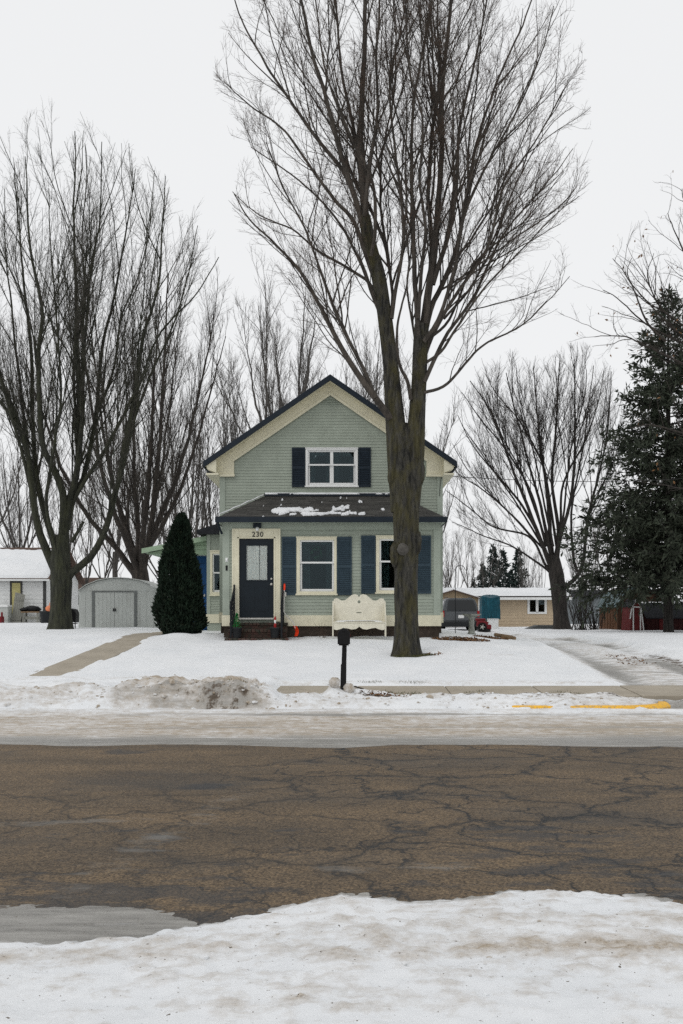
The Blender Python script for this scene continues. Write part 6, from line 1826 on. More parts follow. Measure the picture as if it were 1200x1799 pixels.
# white house at the left edge
HW = 50.0
hx1 = X(80, HW); hx0 = hx1 - 9.0; hz0 = .95; hze = Z(1016, HW); HB = HW + 6.2; RM = HW + 3.1; hzr = Z(962, RM)
wh = empty('white_house', (hx1 - 4, HW, 1.0), 'small white boarded house with a snow-covered roof at the left edge', 'house')
part('wall', M['white_paint'], lambda b: (b.box(hx0, hx1, HW, HB, hz0, hze), b.prism_x([(HW + .01, hze), (HB - .01, hze), (RM, hzr - .16)], hx0 + .01, hx1 - .001)), wh)
wwall = wh.children[0]
DR = (X(18, HW), X(39.5, HW), 0, Z(1021, HW))
boards_y(wwall, 'clapboard', hx0, hx1 - .12, HW, 1.1, hze - .1, .20, M['white_paint'], [DR])
part('corner_board', M['grey_trim'], lambda b: b.box(hx1 - .12, hx1 + .02, HW - .03, HW + .08, hz0, hze - .08), wh)
def wroof(b):
    for (ya, za, yb, zb_) in ((HW - .35, hze - .02, RM, hzr), (HB + .35, hze - .02, RM, hzr)):
        b.hexa([(hx0 - .3, ya, za - .10), (hx1 + .32, ya, za - .10), (hx0 - .3, yb, zb_ - .10), (hx1 + .32, yb, zb_ - .10), (hx0 - .3, ya, za), (hx1 + .32, ya, za), (hx0 - .3, yb, zb_), (hx1 + .32, yb, zb_)])
part('roof', M['brown_roof'], wroof, wh)
part('fascia', M['white_paint'], lambda b: b.box(hx0 - .3, hx1 + .3, HW - .37, HW - .352, hze - .14, hze - .05), wh)
sn = snow_patch('roof_snow', (hx0 - .3, HW - .36, hze - .02), (hx1 + .28, HW - .36, hze - .02), (hx1 + .28, RM, hzr), (hx0 - .3, RM, hzr),
    lambda u, v: np.minimum(np.minimum((1 - u) * 30 - .3 * fbm(v * 9, u * 0, 3, 3), (v - .02) * 40), (.93 - v) * 14 + (fbm(u * 40, v * 3, 4, 4) - .5) * 1.6), None, 200, 50, .10)
tag(sn, 'thick snow blanket on the roof of the white house', 'snow', kind='stuff')
wd_ = part('door', M['grey_trim'], lambda b: (b.box(DR[0], DR[0] + .09, HW - .05, HW - .002, 1.0, DR[3]), b.box(DR[1] - .09, DR[1], HW - .05, HW - .002, 1.0, DR[3]), b.box(DR[0] + .09, DR[1] - .09, HW - .05, HW - .002, DR[3] - .09, DR[3])), wh)
part('pane', M['yellow_pane'], lambda b: b.box(DR[0] + .09, DR[1] - .09, HW - .03, HW - .004, 1.0, DR[3] - .09), wd_)
# leaning board panel
LBY = 49.0
lbp = empty('leaning_panel', (X(28, LBY), LBY, 1.05), 'weathered grey slatted panel leaning against the yellowed door', 'panel')
for k in range(5):
    xa = X(20.5, LBY) + k * .098
    part('plank', M['weathered'], lambda b: b.hexa([(xa, LBY - .15, 1.0), (xa + .09, LBY - .15, 1.0), (xa, LBY - .12, 1.0), (xa + .09, LBY - .12, 1.0), (xa, LBY + .55, Z(1040 + k * .9, LBY)), (xa + .09, LBY + .55, Z(1040.8 + k * .9, LBY)), (xa, LBY + .58, Z(1040 + k * .9, LBY)), (xa + .09, LBY + .58, Z(1040.8 + k * .9, LBY))]), lbp)
for zz in (1.25, 2.2):
    yy = LBY - .17 + (zz - 1.0) * .47
    part('batten', M['weathered'], lambda b: b.box(X(20.5, LBY), X(37.5, LBY), yy - .03, yy - .002, zz, zz + .08), lbp)
gb = empty('storage_box', (X(8, 49), 49, 1.0), 'low grey storage box with snow on its lid beside the white house', 'box')
part('body', M['shed'], lambda b: (b.box(X(-8, 49), X(18.5, 49), 48.6, 49.2, .95, Z(1067, 49)), b.box(X(-8, 49), X(18.5, 49), 48.585, 48.598, 1.25, 1.29)), gb, .01)
part('lid', M['white'], lambda b: b.box(X(-9, 49), X(19, 49), 48.55, 49.25, Z(1067, 49) + .002, Z(1063, 49)), gb, .02)
wbn = empty('work_bench', (X(55, 49), 49, 1.0), 'wooden work bench piled with black bags under the white wall', 'bench')
part('top', M['log'], lambda b: b.box(X(40, 49), X(71, 49), 48.7, 49.3, Z(1076.5, 49), Z(1074, 49)), wbn)
for px in (42, 67):
    for yy in (48.74, 49.2): part('leg', M['weathered'], lambda b: b.box(X(px, 49), X(px + 3, 49), yy, yy + .08, .95, Z(1076.5, 49)), wbn)
part('lower_shelf', M['weathered'], lambda b: b.box(X(42, 49), X(69, 49), 48.78, 49.2, Z(1088, 49), Z(1083, 49)), wbn)
rz_ = random.Random(31)
for (px, row, r, lab) in ((58, 1070, .33, 'larger black bag lying on the work bench'), (44, 1071, .22, 'smaller black bag at the door end of the work bench')):
    b = MB(); b.blob((X(px, 49), 49, Z(row, 49)), (r * 1.2, .22, r * .5), 12, 8, .14, rz_); tag(b.build('bag', M['black_plastic']), lab, 'bag')
b = MB(); b.lathe([(.22, 0), (.28, .6), (.30, .62), (.30, .68), (.02, .72)], (X(81, 47), 47, 1.0), 16); tag(b.build('bin', M['suv_dark']), 'dark round bin half hidden by the large left tree trunk', 'bin')
b = MB(); b.blob((X(86, 46.9), 46.9, Z(1070, 47)), (.16, .16, .17), 10, 8, .12, rz_); b.tube([(X(86, 46.9), 46.9, Z(1066, 47)), (X(87.5, 46.9), 46.9, Z(1059, 47))], .02, 5); tag(b.build('orange_bag', M['peach']), 'small orange bag on the dark bin by the left tree', 'bag')
b = MB(); b.box(X(-4, 48), X(5, 48), 47.8, 48.2, 1.0, Z(1083, 48)); b.lathe([(.05, 0), (.05, .18), (.02, .22)], (X(4, 48), 47.95, Z(1083, 48)), 8); tag(b.build('fuel_can', M['red'], bevel=.03), 'small red can on the snow at the left edge', 'can')

# steel garden shed with an arched roof
SY = 38.0
sx0, sx1 = X(138, SY), X(280, SY); sz0 = .93; sze = Z(1038, SY); SD = 2.3
shd = empty('garden_shed', ((sx0 + sx1) / 2, SY, 1.0), 'pale grey steel shed with arched roof and double doors', 'shed')
arch = [(138, 1038), (152, 1028), (172, 1020), (190, 1016.5), (207, 1015.5), (226, 1016.5), (246, 1020), (266, 1028), (281, 1038)]
DX0, DX1, DZ = X(167, SY), X(236, SY), Z(1039, SY)
def shed_panels():
    xx = sx0
    while xx < sx1 - .01:
        xe = min(xx + .26, sx1)
        if xe <= DX0 + .08 or xx >= DX1 - .08:
            part('panel', M['shed'], lambda b: (b.box(xx + .004, xe - .012, SY - .012, SY + .02, sz0, sze), b.box(xe - .014, xe + .004, SY - .022, SY + .02, sz0, sze)), shd)
        xx = xe
shed_panels()
part('side_wall', M['shed'], lambda b: b.box(sx0, sx0 + .03, SY + .021, SY + SD, sz0, sze), shd)
part('side_wall', M['shed'], lambda b: b.box(sx1 - .03, sx1, SY + .021, SY + SD, sz0, sze), shd)
part('back_wall', M['shed'], lambda b: b.box(sx0, sx1, SY + SD + .001, SY + SD + .03, sz0, sze), shd)
part('gable', M['shed'], lambda b: b.prism([(X(p, SY), Z(r, SY) - (.0 if i in (0, 8) else .02)) for i, (p, r) in enumerate(arch)][::-1], SY - .02, SY + .0), shd)
def sroof(b):
    pts = [(X(p, SY), Z(r, SY)) for p, r in arch]
    for i in range(len(pts) - 1):
        (xa, za), (xb, zb_) = pts[i], pts[i + 1]
        b.hexa([(xa, SY - .10, za - .0), (xb, SY - .10, zb_), (xa, SY + SD + .1, za), (xb, SY + SD + .1, zb_), (xa, SY - .10, za + .03), (xb, SY - .10, zb_ + .03), (xa, SY + SD + .1, za + .03), (xb, SY + SD + .1, zb_ + .03)])
part('roof', M['shed'], sroof, shd)
part('door_frame', M['shed_trim'], lambda b: (b.box(DX0 - .11, DX0, SY - .05, SY - .023, sz0, DZ + .02), b.box(DX1, DX1 + .11, SY - .05, SY - .023, sz0, DZ + .02), b.box(DX0, DX1, SY - .05, SY - .023, DZ - .03, DZ + .02)), shd)
xm_ = X(201.5, SY)
for (a, c, hxx) in ((DX0 + .002, xm_ - .006, xm_ - .035), (xm_ + .006, DX1 - .002, xm_ + .035)):
    def leaf(b):
        b.box(a, c, SY - .03, SY + .0, sz0 + .06, DZ - .032)
        n = 5
        for k in range(1, n): b.box(a + (c - a) * k / n - .004, a + (c - a) * k / n + .004, SY - .036, SY - .031, sz0 + .06, DZ - .04)
    dl = part('door', M['shed'], leaf, shd)
    part('handle', M['black_plastic'], lambda b: b.box(hxx - .02, hxx + .02, SY - .07, SY - .037, Z(1074, SY), Z(1069, SY)), dl)
part('sill', M['shed_trim'], lambda b: b.box(sx0 - .02, sx1 + .02, SY - .06, SY - .002, sz0 - .1, sz0 + .055), shd)
# grill under a black cover
GY = 36.3
gr_ = empty('barbecue_grill', (X(129, GY), GY, 1.0), 'black barbecue grill on thin legs between the left tree and the shed', 'grill')
part('hood', M['black_plastic'], lambda b: b.prism([(X(119, GY), Z(1090, GY)), (X(136, GY), Z(1094, GY)), (X(136.5, GY), Z(1078, GY)), (X(134, GY), Z(1071, GY)), (X(128, GY), Z(1069, GY)), (X(119, GY), Z(1070, GY))], GY - .25, GY + .25), gr_, .03)
for px in (124.5, 129.8):
    for yy in (GY - .18, GY + .18): part('leg', M['black_iron'], lambda b: b.tube([(X(px, GY), yy, Z(1092, GY)), (X(px, GY), yy, .98)], .018, 6), gr_)
part('shelf', M['black_plastic'], lambda b: b.box(X(121, GY), X(134, GY), GY - .2, GY + .2, Z(1096, GY) , Z(1094.5, GY)), gr_)

# far house behind the shed
fh = empty('far_house', (X(150, 72), 72, 1.0), 'distant low house with reddish roof glimpsed behind the shed', 'house')
part('wall', M['white_paint'], lambda b: b.box(X(120, 72), X(185, 72), 72, 78, .9, Z(1036, 72)), fh)
part('roof', M['brown_roof'], lambda b: b.prism_x([(71.6, Z(1036, 72)), (78.4, Z(1036, 72)), (75, Z(1014, 74))], X(116, 72), X(190, 72)), fh)
part('window', M['car_glass'], lambda b: b.box(X(136, 72), X(141, 72), 71.95, 71.99, Z(1062, 72), Z(1045, 72)), fh)
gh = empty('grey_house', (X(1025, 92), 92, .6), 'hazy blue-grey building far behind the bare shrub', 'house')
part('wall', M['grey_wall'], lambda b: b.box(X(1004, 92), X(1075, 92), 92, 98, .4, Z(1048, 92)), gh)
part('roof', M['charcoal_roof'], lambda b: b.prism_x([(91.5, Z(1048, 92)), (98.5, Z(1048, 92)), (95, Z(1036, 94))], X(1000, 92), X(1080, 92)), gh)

# tan garage with snow roof and projecting gable
TY = 70.0
tx0, tx1 = X(770, TY), X(992, TY); tze = Z(1049, TY); TR = TY + 3.4; tzr = Z(1033, TR)
tg = empty('tan_garage', (X(900, TY), TY, .6), 'long tan garage with snow-covered roof and white-framed window', 'garage')
TWN = (X(929, TY), X(958, TY), Z(1076, TY), Z(1050.5, TY))
tb2 = MB(); openings_fill(tb2, tx0, tx1, .3, tze, [TWN], TY, TY + .15); tb2.box(tx0, tx1, TY + .151, TY + 6.8, .3, .5); tb2.box(tx1 - .15, tx1, TY + .151, TY + 6.8, .5, tze); tb2.box(tx0, tx1 - .16, TY + 3, TY + 3.1, .5, tze)
twl = tb2.build('wall', M['tan_siding'], tg)
clapboards_named(twl, 'siding_board', TY, .55, tze - .12, .22, X(868, TY), tx1, [(TWN[0] - .1, TWN[1] + .1, TWN[2] - .1, TWN[3] + .1)], M['tan_siding'])
def troof(b):
    for (ya, yb) in ((TY - .5, TR), (TY + 7.3, TR)):
        b.hexa([(tx0, ya, tze - .12), (tx1 + .4, ya, tze - .12), (tx0, yb, tzr - .12), (tx1 + .4, yb, tzr - .12), (tx0, ya, tze), (tx1 + .4, ya, tze), (tx0, yb, tzr), (tx1 + .4, yb, tzr)])
part('roof', M['brown_roof'], troof, tg)
part('gutter', M['white'], lambda b: b.box(tx0, tx1 + .4, TY - .6, TY - .502, tze - .2, tze - .02), tg)
sn = snow_patch('roof_snow', (tx0, TY - .5, tze), (tx1 + .35, TY - .5, tze), (tx1 + .35, TR, tzr), (tx0, TR, tzr), lambda u, v: np.minimum((v - .0) * 40 + .3, (.93 - v) * 12 + (fbm(u * 50, v * 3, 4, 4) - .5) * 2.2), None, 220, 30, .12)
tag(sn, 'snow blanket on the roof of the tan garage', 'snow', kind='stuff')
def twf(b):
    a, c, d, e = TWN; m_ = (a + c) / 2; y0, y1 = TY - .06, TY + .05; f_ = .11
    b.box(a - .1, a + .06, y0, y1, d - .1, e + .1); b.box(c - .06, c + .1, y0, y1, d - .1, e + .1); b.box(m_ - .09, m_ + .09, y0, y1, d, e)
    b.box(a + .06, c - .06, y0, y1, d - .1, d + .04); b.box(a + .06, c - .06, y0, y1, e - .04, e + .1)
tw = part('window', M['white'], twf, tg)
part('pane', M['glass'], lambda b: b.box(TWN[0] + .06, (TWN[0] + TWN[1]) / 2 - .09, TY + .0, TY + .01, TWN[2] + .04, TWN[3] - .04), tw)
part('pane', M['glass'], lambda b: b.box((TWN[0] + TWN[1]) / 2 + .09, TWN[1] - .06, TY + .0, TY + .01, TWN[2] + .04, TWN[3] - .04), tw)
GYY = 64.0
gpk = [(750, 1058), (843, 1058), (843, 1052), (797, 1037.5), (750, 1052)]
cg = empty('carport', (X(797, GYY), GYY, .6), 'low tan gabled carport front behind the grey SUV', 'carport')
part('gable', M['tan_gable'], lambda b: b.prism([(X(p, GYY), Z(r, GYY)) for p, r in gpk], GYY, GYY + .15), cg)
part('roof', M['brown_roof'], lambda b: (b.hexa([(X(797, GYY), GYY - .2, Z(1038, GYY)), (X(845, GYY), GYY - .2, Z(1053, GYY)), (X(797, GYY), GYY + 6, Z(1038, GYY)), (X(845, GYY), GYY + 6, Z(1053, GYY)), (X(797, GYY), GYY - .2, Z(1036, GYY)), (X(845, GYY), GYY - .2, Z(1051, GYY)), (X(797, GYY), GYY + 6, Z(1036, GYY)), (X(845, GYY), GYY + 6, Z(1051, GYY))]),
                                        b.hexa([(X(749, GYY), GYY - .2, Z(1053, GYY)), (X(796.9, GYY), GYY - .2, Z(1038, GYY)), (X(749, GYY), GYY + 6, Z(1053, GYY)), (X(796.9, GYY), GYY + 6, Z(1038, GYY)), (X(749, GYY), GYY - .2, Z(1051, GYY)), (X(796.9, GYY), GYY - .2, Z(1036, GYY)), (X(749, GYY), GYY + 6, Z(1051, GYY)), (X(796.9, GYY), GYY + 6, Z(1036, GYY))])), cg)
part('post', M['white'], lambda b: b.hexa([(X(841, GYY), GYY - .1, .55), (X(845.5, GYY), GYY - .1, .55), (X(841, GYY), GYY - .02, .55), (X(845.5, GYY), GYY - .02, .55), (X(840, GYY), GYY - .1, Z(1052, GYY)), (X(844, GYY), GYY - .1, Z(1052, GYY)), (X(840, GYY), GYY - .02, Z(1052, GYY)), (X(844, GYY), GYY - .02, Z(1052, GYY))]), cg)
part('post', M['white'], lambda b: b.box(X(752, GYY), X(755, GYY), GYY - .1, GYY - .02, .55, Z(1055, GYY)), cg)
part('roof_snow', M['snow'], lambda b: (b.hexa([(X(797, GYY), GYY - .1, Z(1036, GYY) + .002), (X(843, GYY), GYY - .1, Z(1050.6, GYY) + .002), (X(797, GYY), GYY + 6, Z(1036, GYY) + .002), (X(843, GYY), GYY + 6, Z(1050.6, GYY) + .002), (X(797, GYY), GYY - .08, Z(1035, GYY)), (X(843, GYY), GYY - .08, Z(1049.3, GYY)), (X(797, GYY), GYY + 6, Z(1035, GYY)), (X(843, GYY), GYY + 6, Z(1049.3, GYY))]),
     b.hexa([(X(752, GYY), GYY - .1, Z(1050.6, GYY) + .002), (X(795, GYY), GYY - .1, Z(1036.6, GYY) + .002), (X(752, GYY), GYY + 6, Z(1050.6, GYY) + .002), (X(795, GYY), GYY + 6, Z(1036.6, GYY) + .002), (X(752, GYY), GYY - .08, Z(1049, GYY)), (X(795, GYY), GYY - .08, Z(1035, GYY)), (X(752, GYY), GYY + 6, Z(1049, GYY)), (X(795, GYY), GYY + 6, Z(1035, GYY))])), cg)
# tarp-covered load
TPY = 60.0
def tarp(b):
    n, m_ = 26, 12; rt_ = random.Random(7)
    vv, ff = [], []
    x0, x1, zt, zb_ = X(843, TPY), X(877, TPY), Z(1049, TPY), Z(1088, TPY)
    for j in range(m_ + 1):
        v = j / m_
        for i in range(n):
            a = 2 * math.pi * i / n
            cx, cy = math.cos(a), math.sin(a)
            sq = 1 / max(abs(cx), abs(cy)) ** .85
            fl = 1 + .06 * v * math.sin(a * 7 + 1) + rt_.uniform(-.015, .015)
            if v < .16: fl *= .25 + .75 * (v / .16) ** .5
            zz = zt - (zt - zb_) * max(0, (v - .16) / .84) - (.06 * math.sin(a * 3) if v < .5 else 0) + (.10 * (1 - v / .16) if v < .16 else 0)
            vv.append(((x0 + x1) / 2 + (x1 - x0) / 2 * cx * sq * fl * .96, TPY + .7 * cy * sq * fl, zz))
    for j in range(m_):
        for i in range(n): ff.append((j * n + i, j * n + (i + 1) % n, (j + 1) * n + (i + 1) % n, (j + 1) * n + i)[::-1])
    ff.append(tuple(range(n)))
    b.add(vv, ff, 0, False)
tpo = empty('tarp_cover', (X(860, TPY), TPY, .6), 'teal tarp draped over a boxy load beside the SUV', 'tarp')
part('sheet', M['teal_tarp'], tarp, tpo)
part('load', M['weathered'], lambda b: b.box(X(848, TPY), X(873, TPY), TPY - .45, TPY + .5, .55, Z(1060, TPY)), tpo)
b = MB(); b.box(X(856, 59), X(874, 59), 58.6, 58.95, .56, Z(1088, 59)); b.box(X(855.5, 59), X(874.5, 59), 58.57, 58.98, Z(1088, 59) + .001, Z(1086.8, 59)); b.box(X(857, 59), X(873, 59), 58.585, 58.599, .64, .68)
tag(b.build('white_crate', M['white'], bevel=.02), 'white crate standing under the teal tarp', 'crate')

# silver SUV seen from behind
VY = 52.0
vz = .66
suv = empty('parked_suv', (X(810, VY), VY, vz), 'dusty grey SUV parked tail towards the street beside the house', 'car')
vx = lambda p: X(p, VY)
vzr = lambda r: Z(r, VY)
L_, R__ = 776, 843
def ring(pts, y): return [(vx(p), y, vzr(r)) for p, r in pts]
def loft(b, secs, smooth=True):
    n = len(secs[0]); vv = [p for s in secs for p in s]; ff = []
    for i in range(len(secs) - 1):
        for k in range(n): ff.append((i * n + k, i * n + (k + 1) % n, (i + 1) * n + (k + 1) % n, (i + 1) * n + k))
    ff += [tuple(range(n - 1, -1, -1)), tuple((len(secs) - 1) * n + k for k in range(n))]
    b.add(vv, ff, 0, False)
cab = [(778, 1074), (780.5, 1062), (784, 1053), (790, 1050.5), (828, 1050.5), (834.5, 1053), (838.5, 1062), (841, 1074)]
low = [(777, 1098), (776, 1084), (778, 1074), (841, 1074), (843, 1084), (842, 1098)]
def sh(pts, dz=0, k=1.0): return [(809.5 + (p - 809.5) * k, r + dz) for p, r in pts]
part('body', M['suv_grey'], lambda b: (loft(b, [ring(low, VY), ring(low, VY + 3.2), ring(sh(low, 0, .96), VY + 4.6)])), suv, .04)
part('cabin', M['suv_grey'], lambda b: loft(b, [ring(cab, VY + .06), ring(cab, VY + 2.2), ring(sh(cab, 6, .9), VY + 3.0)]), suv, .03)
part('rear_window', M['car_glass'], lambda b: b.prism([(vx(p), vzr(r)) for p, r in ((786, 1071.5), (837, 1071.5), (833.5, 1060), (831, 1054.5), (789, 1054.5), (787, 1060))], VY + .02, VY + .059), suv)
part('side_window', M['car_glass'], lambda b: b.hexa([(vx(777.6), VY + .5, vzr(1072)), (vx(779), VY + .5, vzr(1072)), (vx(777.6), VY + 1.9, vzr(1072)), (vx(779), VY + 1.9, vzr(1072)), (vx(782), VY + .5, vzr(1056)), (vx(784), VY + .5, vzr(1056)), (vx(782), VY + 1.9, vzr(1056)), (vx(784), VY + 1.9, vzr(1056))]), suv)
part('bumper', M['suv_dark'], lambda b: b.box(vx(776), vx(843), VY - .12, VY + .15, vzr(1101), vzr(1092)), suv, .03)
part('tailgate', M['suv_grey'], lambda b: (b.box(vx(783), vx(837), VY - .035, VY - .001, vzr(1090), vzr(1074.5)), b.box(vx(801), vx(819), VY - .05, VY - .036, vzr(1078.2), vzr(1076.8))), suv, .01)
part('number_plate', M['white'], lambda b: b.box(vx(805), vx(815), VY - .045, VY - .036, vzr(1086), vzr(1080.5)), suv)
for a in (776.6, 838.4): part('tail_light', M['red_lens'], lambda b: b.box(vx(a), vx(a + 4), VY - .03, VY + .05, vzr(1084), vzr(1073)), suv, .01)
part('roof_rack', M['suv_dark'], lambda b: (b.tube([(vx(788), VY + .3, vzr(1049.3)), (vx(788), VY + 2.0, vzr(1049.3))], .02, 6), b.tube([(vx(831), VY + .3, vzr(1049.3)), (vx(831), VY + 2.0, vzr(1049.3))], .02, 6)), suv)
def wheel_at(par, xc, yc, zc, r, wdt, axis='x'):
    def tyre(b):
        n = 20; vv = []; prof = [(r * .62, -wdt), (r * .92, -wdt), (r, -wdt * .7), (r, wdt * .7), (r * .92, wdt), (r * .62, wdt)]
        for k in range(n):
            a = 2 * math.pi * k / n
            for (rr, o_) in prof: vv.append((xc + o_, yc + rr * math.cos(a), zc + rr * math.sin(a)) if axis == 'x' else (xc + rr * math.cos(a), yc + o_, zc + rr * math.sin(a)))
        m_ = len(prof); ff = [(k * m_ + j, ((k + 1) % n) * m_ + j, ((k + 1) % n) * m_ + (j + 1) % m_, k * m_ + (j + 1) % m_) for k in range(n) for j in range(m_)]
        b.add(vv, ff, 0, True)
    wl = part('wheel', M['tyre'], tyre, par)
    def rim(b):
        for k in range(5):
            a = 2 * math.pi * k / 5
            p0 = (xc, yc, zc); q = (xc, yc + r * .6 * math.cos(a), zc + r * .6 * math.sin(a)) if axis == 'x' else (xc + r * .6 * math.cos(a), yc, zc + r * .6 * math.sin(a))
            b.tube([p0, q], [r * .16, r * .12], 6)
    part('rim', M['metal'], rim, wl)
for px in (781, 838):
    for yy in (VY + .85, VY + 3.6): wheel_at(suv, vx(px), yy, vz + .36, .36, .11)
# small red machine in front of it
RY_ = 49.5
rx = lambda p: X(p, RY_)
rzr = lambda r: Z(r, RY_)
rm = empty('red_mower', (rx(852), RY_, .70), 'small red mower with one wheel showing beside the grey SUV', 'mower')
part('hood', M['red'], lambda b: b.prism([(rx(839), rzr(1101)), (rx(863), rzr(1106)), (rx(863), rzr(1099)), (rx(858), rzr(1093)), (rx(849), rzr(1090.5)), (rx(839), rzr(1091))], RY_ - .1, RY_ + .5), rm, .03)
part('deck', M['suv_dark'], lambda b: b.box(rx(841), rx(862), RY_ - .05, RY_ + .45, rzr(1111), rzr(1102)), rm, .02)
part('seat', M['red'], lambda b: b.box(rx(837), rx(854), RY_ + .1, RY_ + .5, rzr(1091), rzr(1086.5)), rm, .03)
part('headlight', M['white'], lambda b: b.box(rx(857), rx(861), RY_ - .115, RY_ - .101, rzr(1097), rzr(1095)), rm)
for px, yy in ((846.5, RY_ - .18), (846.5, RY_ + .55), (859.5, RY_ + .5)): wheel_at(rm, rx(px), yy, .68 + .22, .22 if px < 850 else .16, .07, 'y')

# garden things at the right corner of the house
BBY = 29.0
bbx = X(828.5, BBY)
bb = empty('bird_bath', (bbx, BBY, .80), 'mottled concrete bird bath on a turned pedestal by the mulch bed', 'bird bath')
zz0 = gz(bbx, BBY) - .03; hh = Z(1078.5, BBY) - zz0
part('pedestal', M['stone'], lambda b: b.lathe([(.13, 0), (.13, .05), (.10, .09), (.09, hh * .28), (.075, hh * .45), (.085, hh * .62), (.07, hh * .72), (.10, hh * .82), (.13, hh * .86)], (bbx, BBY, zz0), 18), bb)
part('basin', M['stone'], lambda b: b.lathe([(.06, hh * .845), (.20, hh * .89), (.27, hh * .96), (.275, hh), (.25, hh), (.20, hh * .95), (.05, hh * .93)], (bbx, BBY, zz0), 24), bb)
HKY = 28.3
hk = MB(); hx_ = X(800, HKY)
pts = [(hx_, HKY, gz(hx_, HKY) - .1), (hx_, HKY, Z(1012, HKY))] + [(hx_ + .14 - .14 * math.cos(a), HKY, Z(1003, HKY) + .16 * math.sin(a)) for a in np.linspace(.2, 2.9, 9)] + [(hx_ + .30, HKY, Z(1002, HKY)), (hx_ + .33, HKY, Z(1000, HKY))]
hk.tube(pts, .011, 6)
tag(hk.build('shepherd_hook', M['black_iron']), 'thin black shepherd hook standing in the mulch bed', 'hook')
for (a, c, Yl, r, lab, dz) in (((872, 1120), (898, 1123), 29.0, .055, 'upper weathered landscape timber lying by the driveway edge', .05), ((886, 1129), (902, 1131), 27.6, .06, 'short landscape timber lying nearer the sidewalk by the driveway edge', .04)):
    xa, xb = X(a[0], Yl), X(c[0], Yl)
    b = MB(); b.tube([(xa, Yl + .25, gz(xa, Yl + .25) + dz), ((xa + xb) / 2, Yl, gz((xa + xb) / 2, Yl) + dz), (xb, Yl - .2, gz(xb, Yl - .2) + dz)], r, 10); tag(b.build('timber', M['log']), lab, 'timber')
RPY = 58.0
rp = empty('wooden_ramp', (X(950, RPY), RPY, .6), 'low dark wooden ramp in front of the tan garage', 'ramp')
for k in range(9):
    xa = X(928, RPY) + k * .2
    part('plank', M['deck'], lambda b: b.hexa([(xa, RPY, .60), (xa + .19, RPY, .60), (xa, RPY + 1.3, .60), (xa + .19, RPY + 1.3, .60), (xa, RPY, .66 + min(k, 3) * .07), (xa + .19, RPY, .66 + min(k + 1, 3) * .07), (xa, RPY + 1.3, .66 + min(k, 3) * .07), (xa + .19, RPY + 1.3, .66 + min(k + 1, 3) * .07)]), rp)
# little barn with a teal gambrel roof
AY = 52.0; AB = 55.7
ax_ = lambda p: X(p, AY)
azr = lambda r: Z(r, AY)
brn = empty('small_barn', (ax_(1125), AY, .6), 'small brown barn with a teal metal gambrel roof', 'barn')
gam = [(1085, 1063), (1097, 1041), (1126, 1031), (1155, 1041), (1167, 1063)]
part('front_wall', M['barn_wood'], lambda b: b.prism([(ax_(1085), .4), (ax_(1167), .4)] + [(ax_(p), azr(r)) for p, r in gam[::-1]], AY, AY + .1), brn)
part('side_wall', M['gate_wood'], lambda b: b.box(ax_(1085), ax_(1085) + .1, AY + .101, AB, .4, azr(1063)), brn)
part('side_wall', M['barn_wood'], lambda b: b.box(ax_(1167) - .1, ax_(1167), AY + .101, AB, .4, azr(1063)), brn)
for k in range(9):
    xx = ax_(1087) + k * .26
    part('batten', M['barn_wood'], lambda b: b.box(xx, xx + .05, AY - .02, AY - .001, .5, azr(1064)), brn)
for k in range(6):
    yy = AY + .3 + k * .55
    part('batten', M['gate_wood'], lambda b: b.box(ax_(1085) - .03, ax_(1085) - .001, yy, yy + .08, .5, azr(1064)), brn)
def gamroof(b):
    for i in range(4):
        (pa, ra), (pb, rb) = gam[i], gam[i + 1]
        xa, za, xb, zb_ = ax_(pa), azr(ra), ax_(pb), azr(rb)
        if i == 0: xa -= .12; za -= .12
        if i == 3: xb += .12; zb_ -= .12
        b.hexa([(xa, AY - .15, za), (xb, AY - .15, zb_), (xa, AB + .15, za), (xb, AB + .15, zb_), (xa, AY - .15, za + .05), (xb, AY - .15, zb_ + .05), (xa, AB + .15, za + .05), (xb, AB + .15, zb_ + .05)])
        n = 8
        for k in range(n):
            yy = AY + (AB - AY) * (k + .5) / n
            b.hexa([(xa, yy, za + .051), (xb, yy, zb_ + .051), (xa, yy + .05, za + .051), (xb, yy + .05, zb_ + .051), (xa, yy, za + .075), (xb, yy, zb_ + .075), (xa, yy + .05, za + .075), (xb, yy + .05, zb_ + .075)])
part('roof', M['teal_roof'], gamroof, brn)
part('ridge_snow', M['snow'], lambda b: b.box(ax_(1122), ax_(1130), AY - .1, AB, azr(1031) + .04, azr(1031) + .09), brn)
# red playhouse and the low red shed beside it
PY = 49.5
px_ = lambda p: X(p, PY)
pzr = lambda r: Z(r, PY)
ph = empty('playhouse', (px_(1119), PY, .7), 'narrow red playhouse with white trim and pointed gable', 'playhouse')
part('wall', M['playhouse_red'], lambda b: b.prism([(px_(1106.5), .55), (px_(1131.5), .55), (px_(1126), pzr(1066)), (px_(1118), pzr(1054)), (px_(1110), pzr(1066))], PY, PY + 1.6), ph)
def bar2(b, p0, p1, wd=.055):
    (xa, za), (xb, zb_) = (px_(p0[0]), pzr(p0[1])), (px_(p1[0]), pzr(p1[1]))
    d = Vector((xb - xa, 0, zb_ - za)).normalized(); n_ = Vector((-d.z, 0, d.x)) * wd / 2
    a_, b_ = Vector((xa, 0, za)), Vector((xb, 0, zb_))
    q = [a_ - n_, b_ - n_, b_ + n_, a_ + n_]
    v = [(p.x, PY - .035, p.z) for p in q] + [(p.x, PY - .002, p.z) for p in q]
    b.add(v, [(0, 1, 2, 3), (7, 6, 5, 4), (0, 4, 5, 1), (1, 5, 6, 2), (2, 6, 7, 3), (3, 7, 4, 0)])
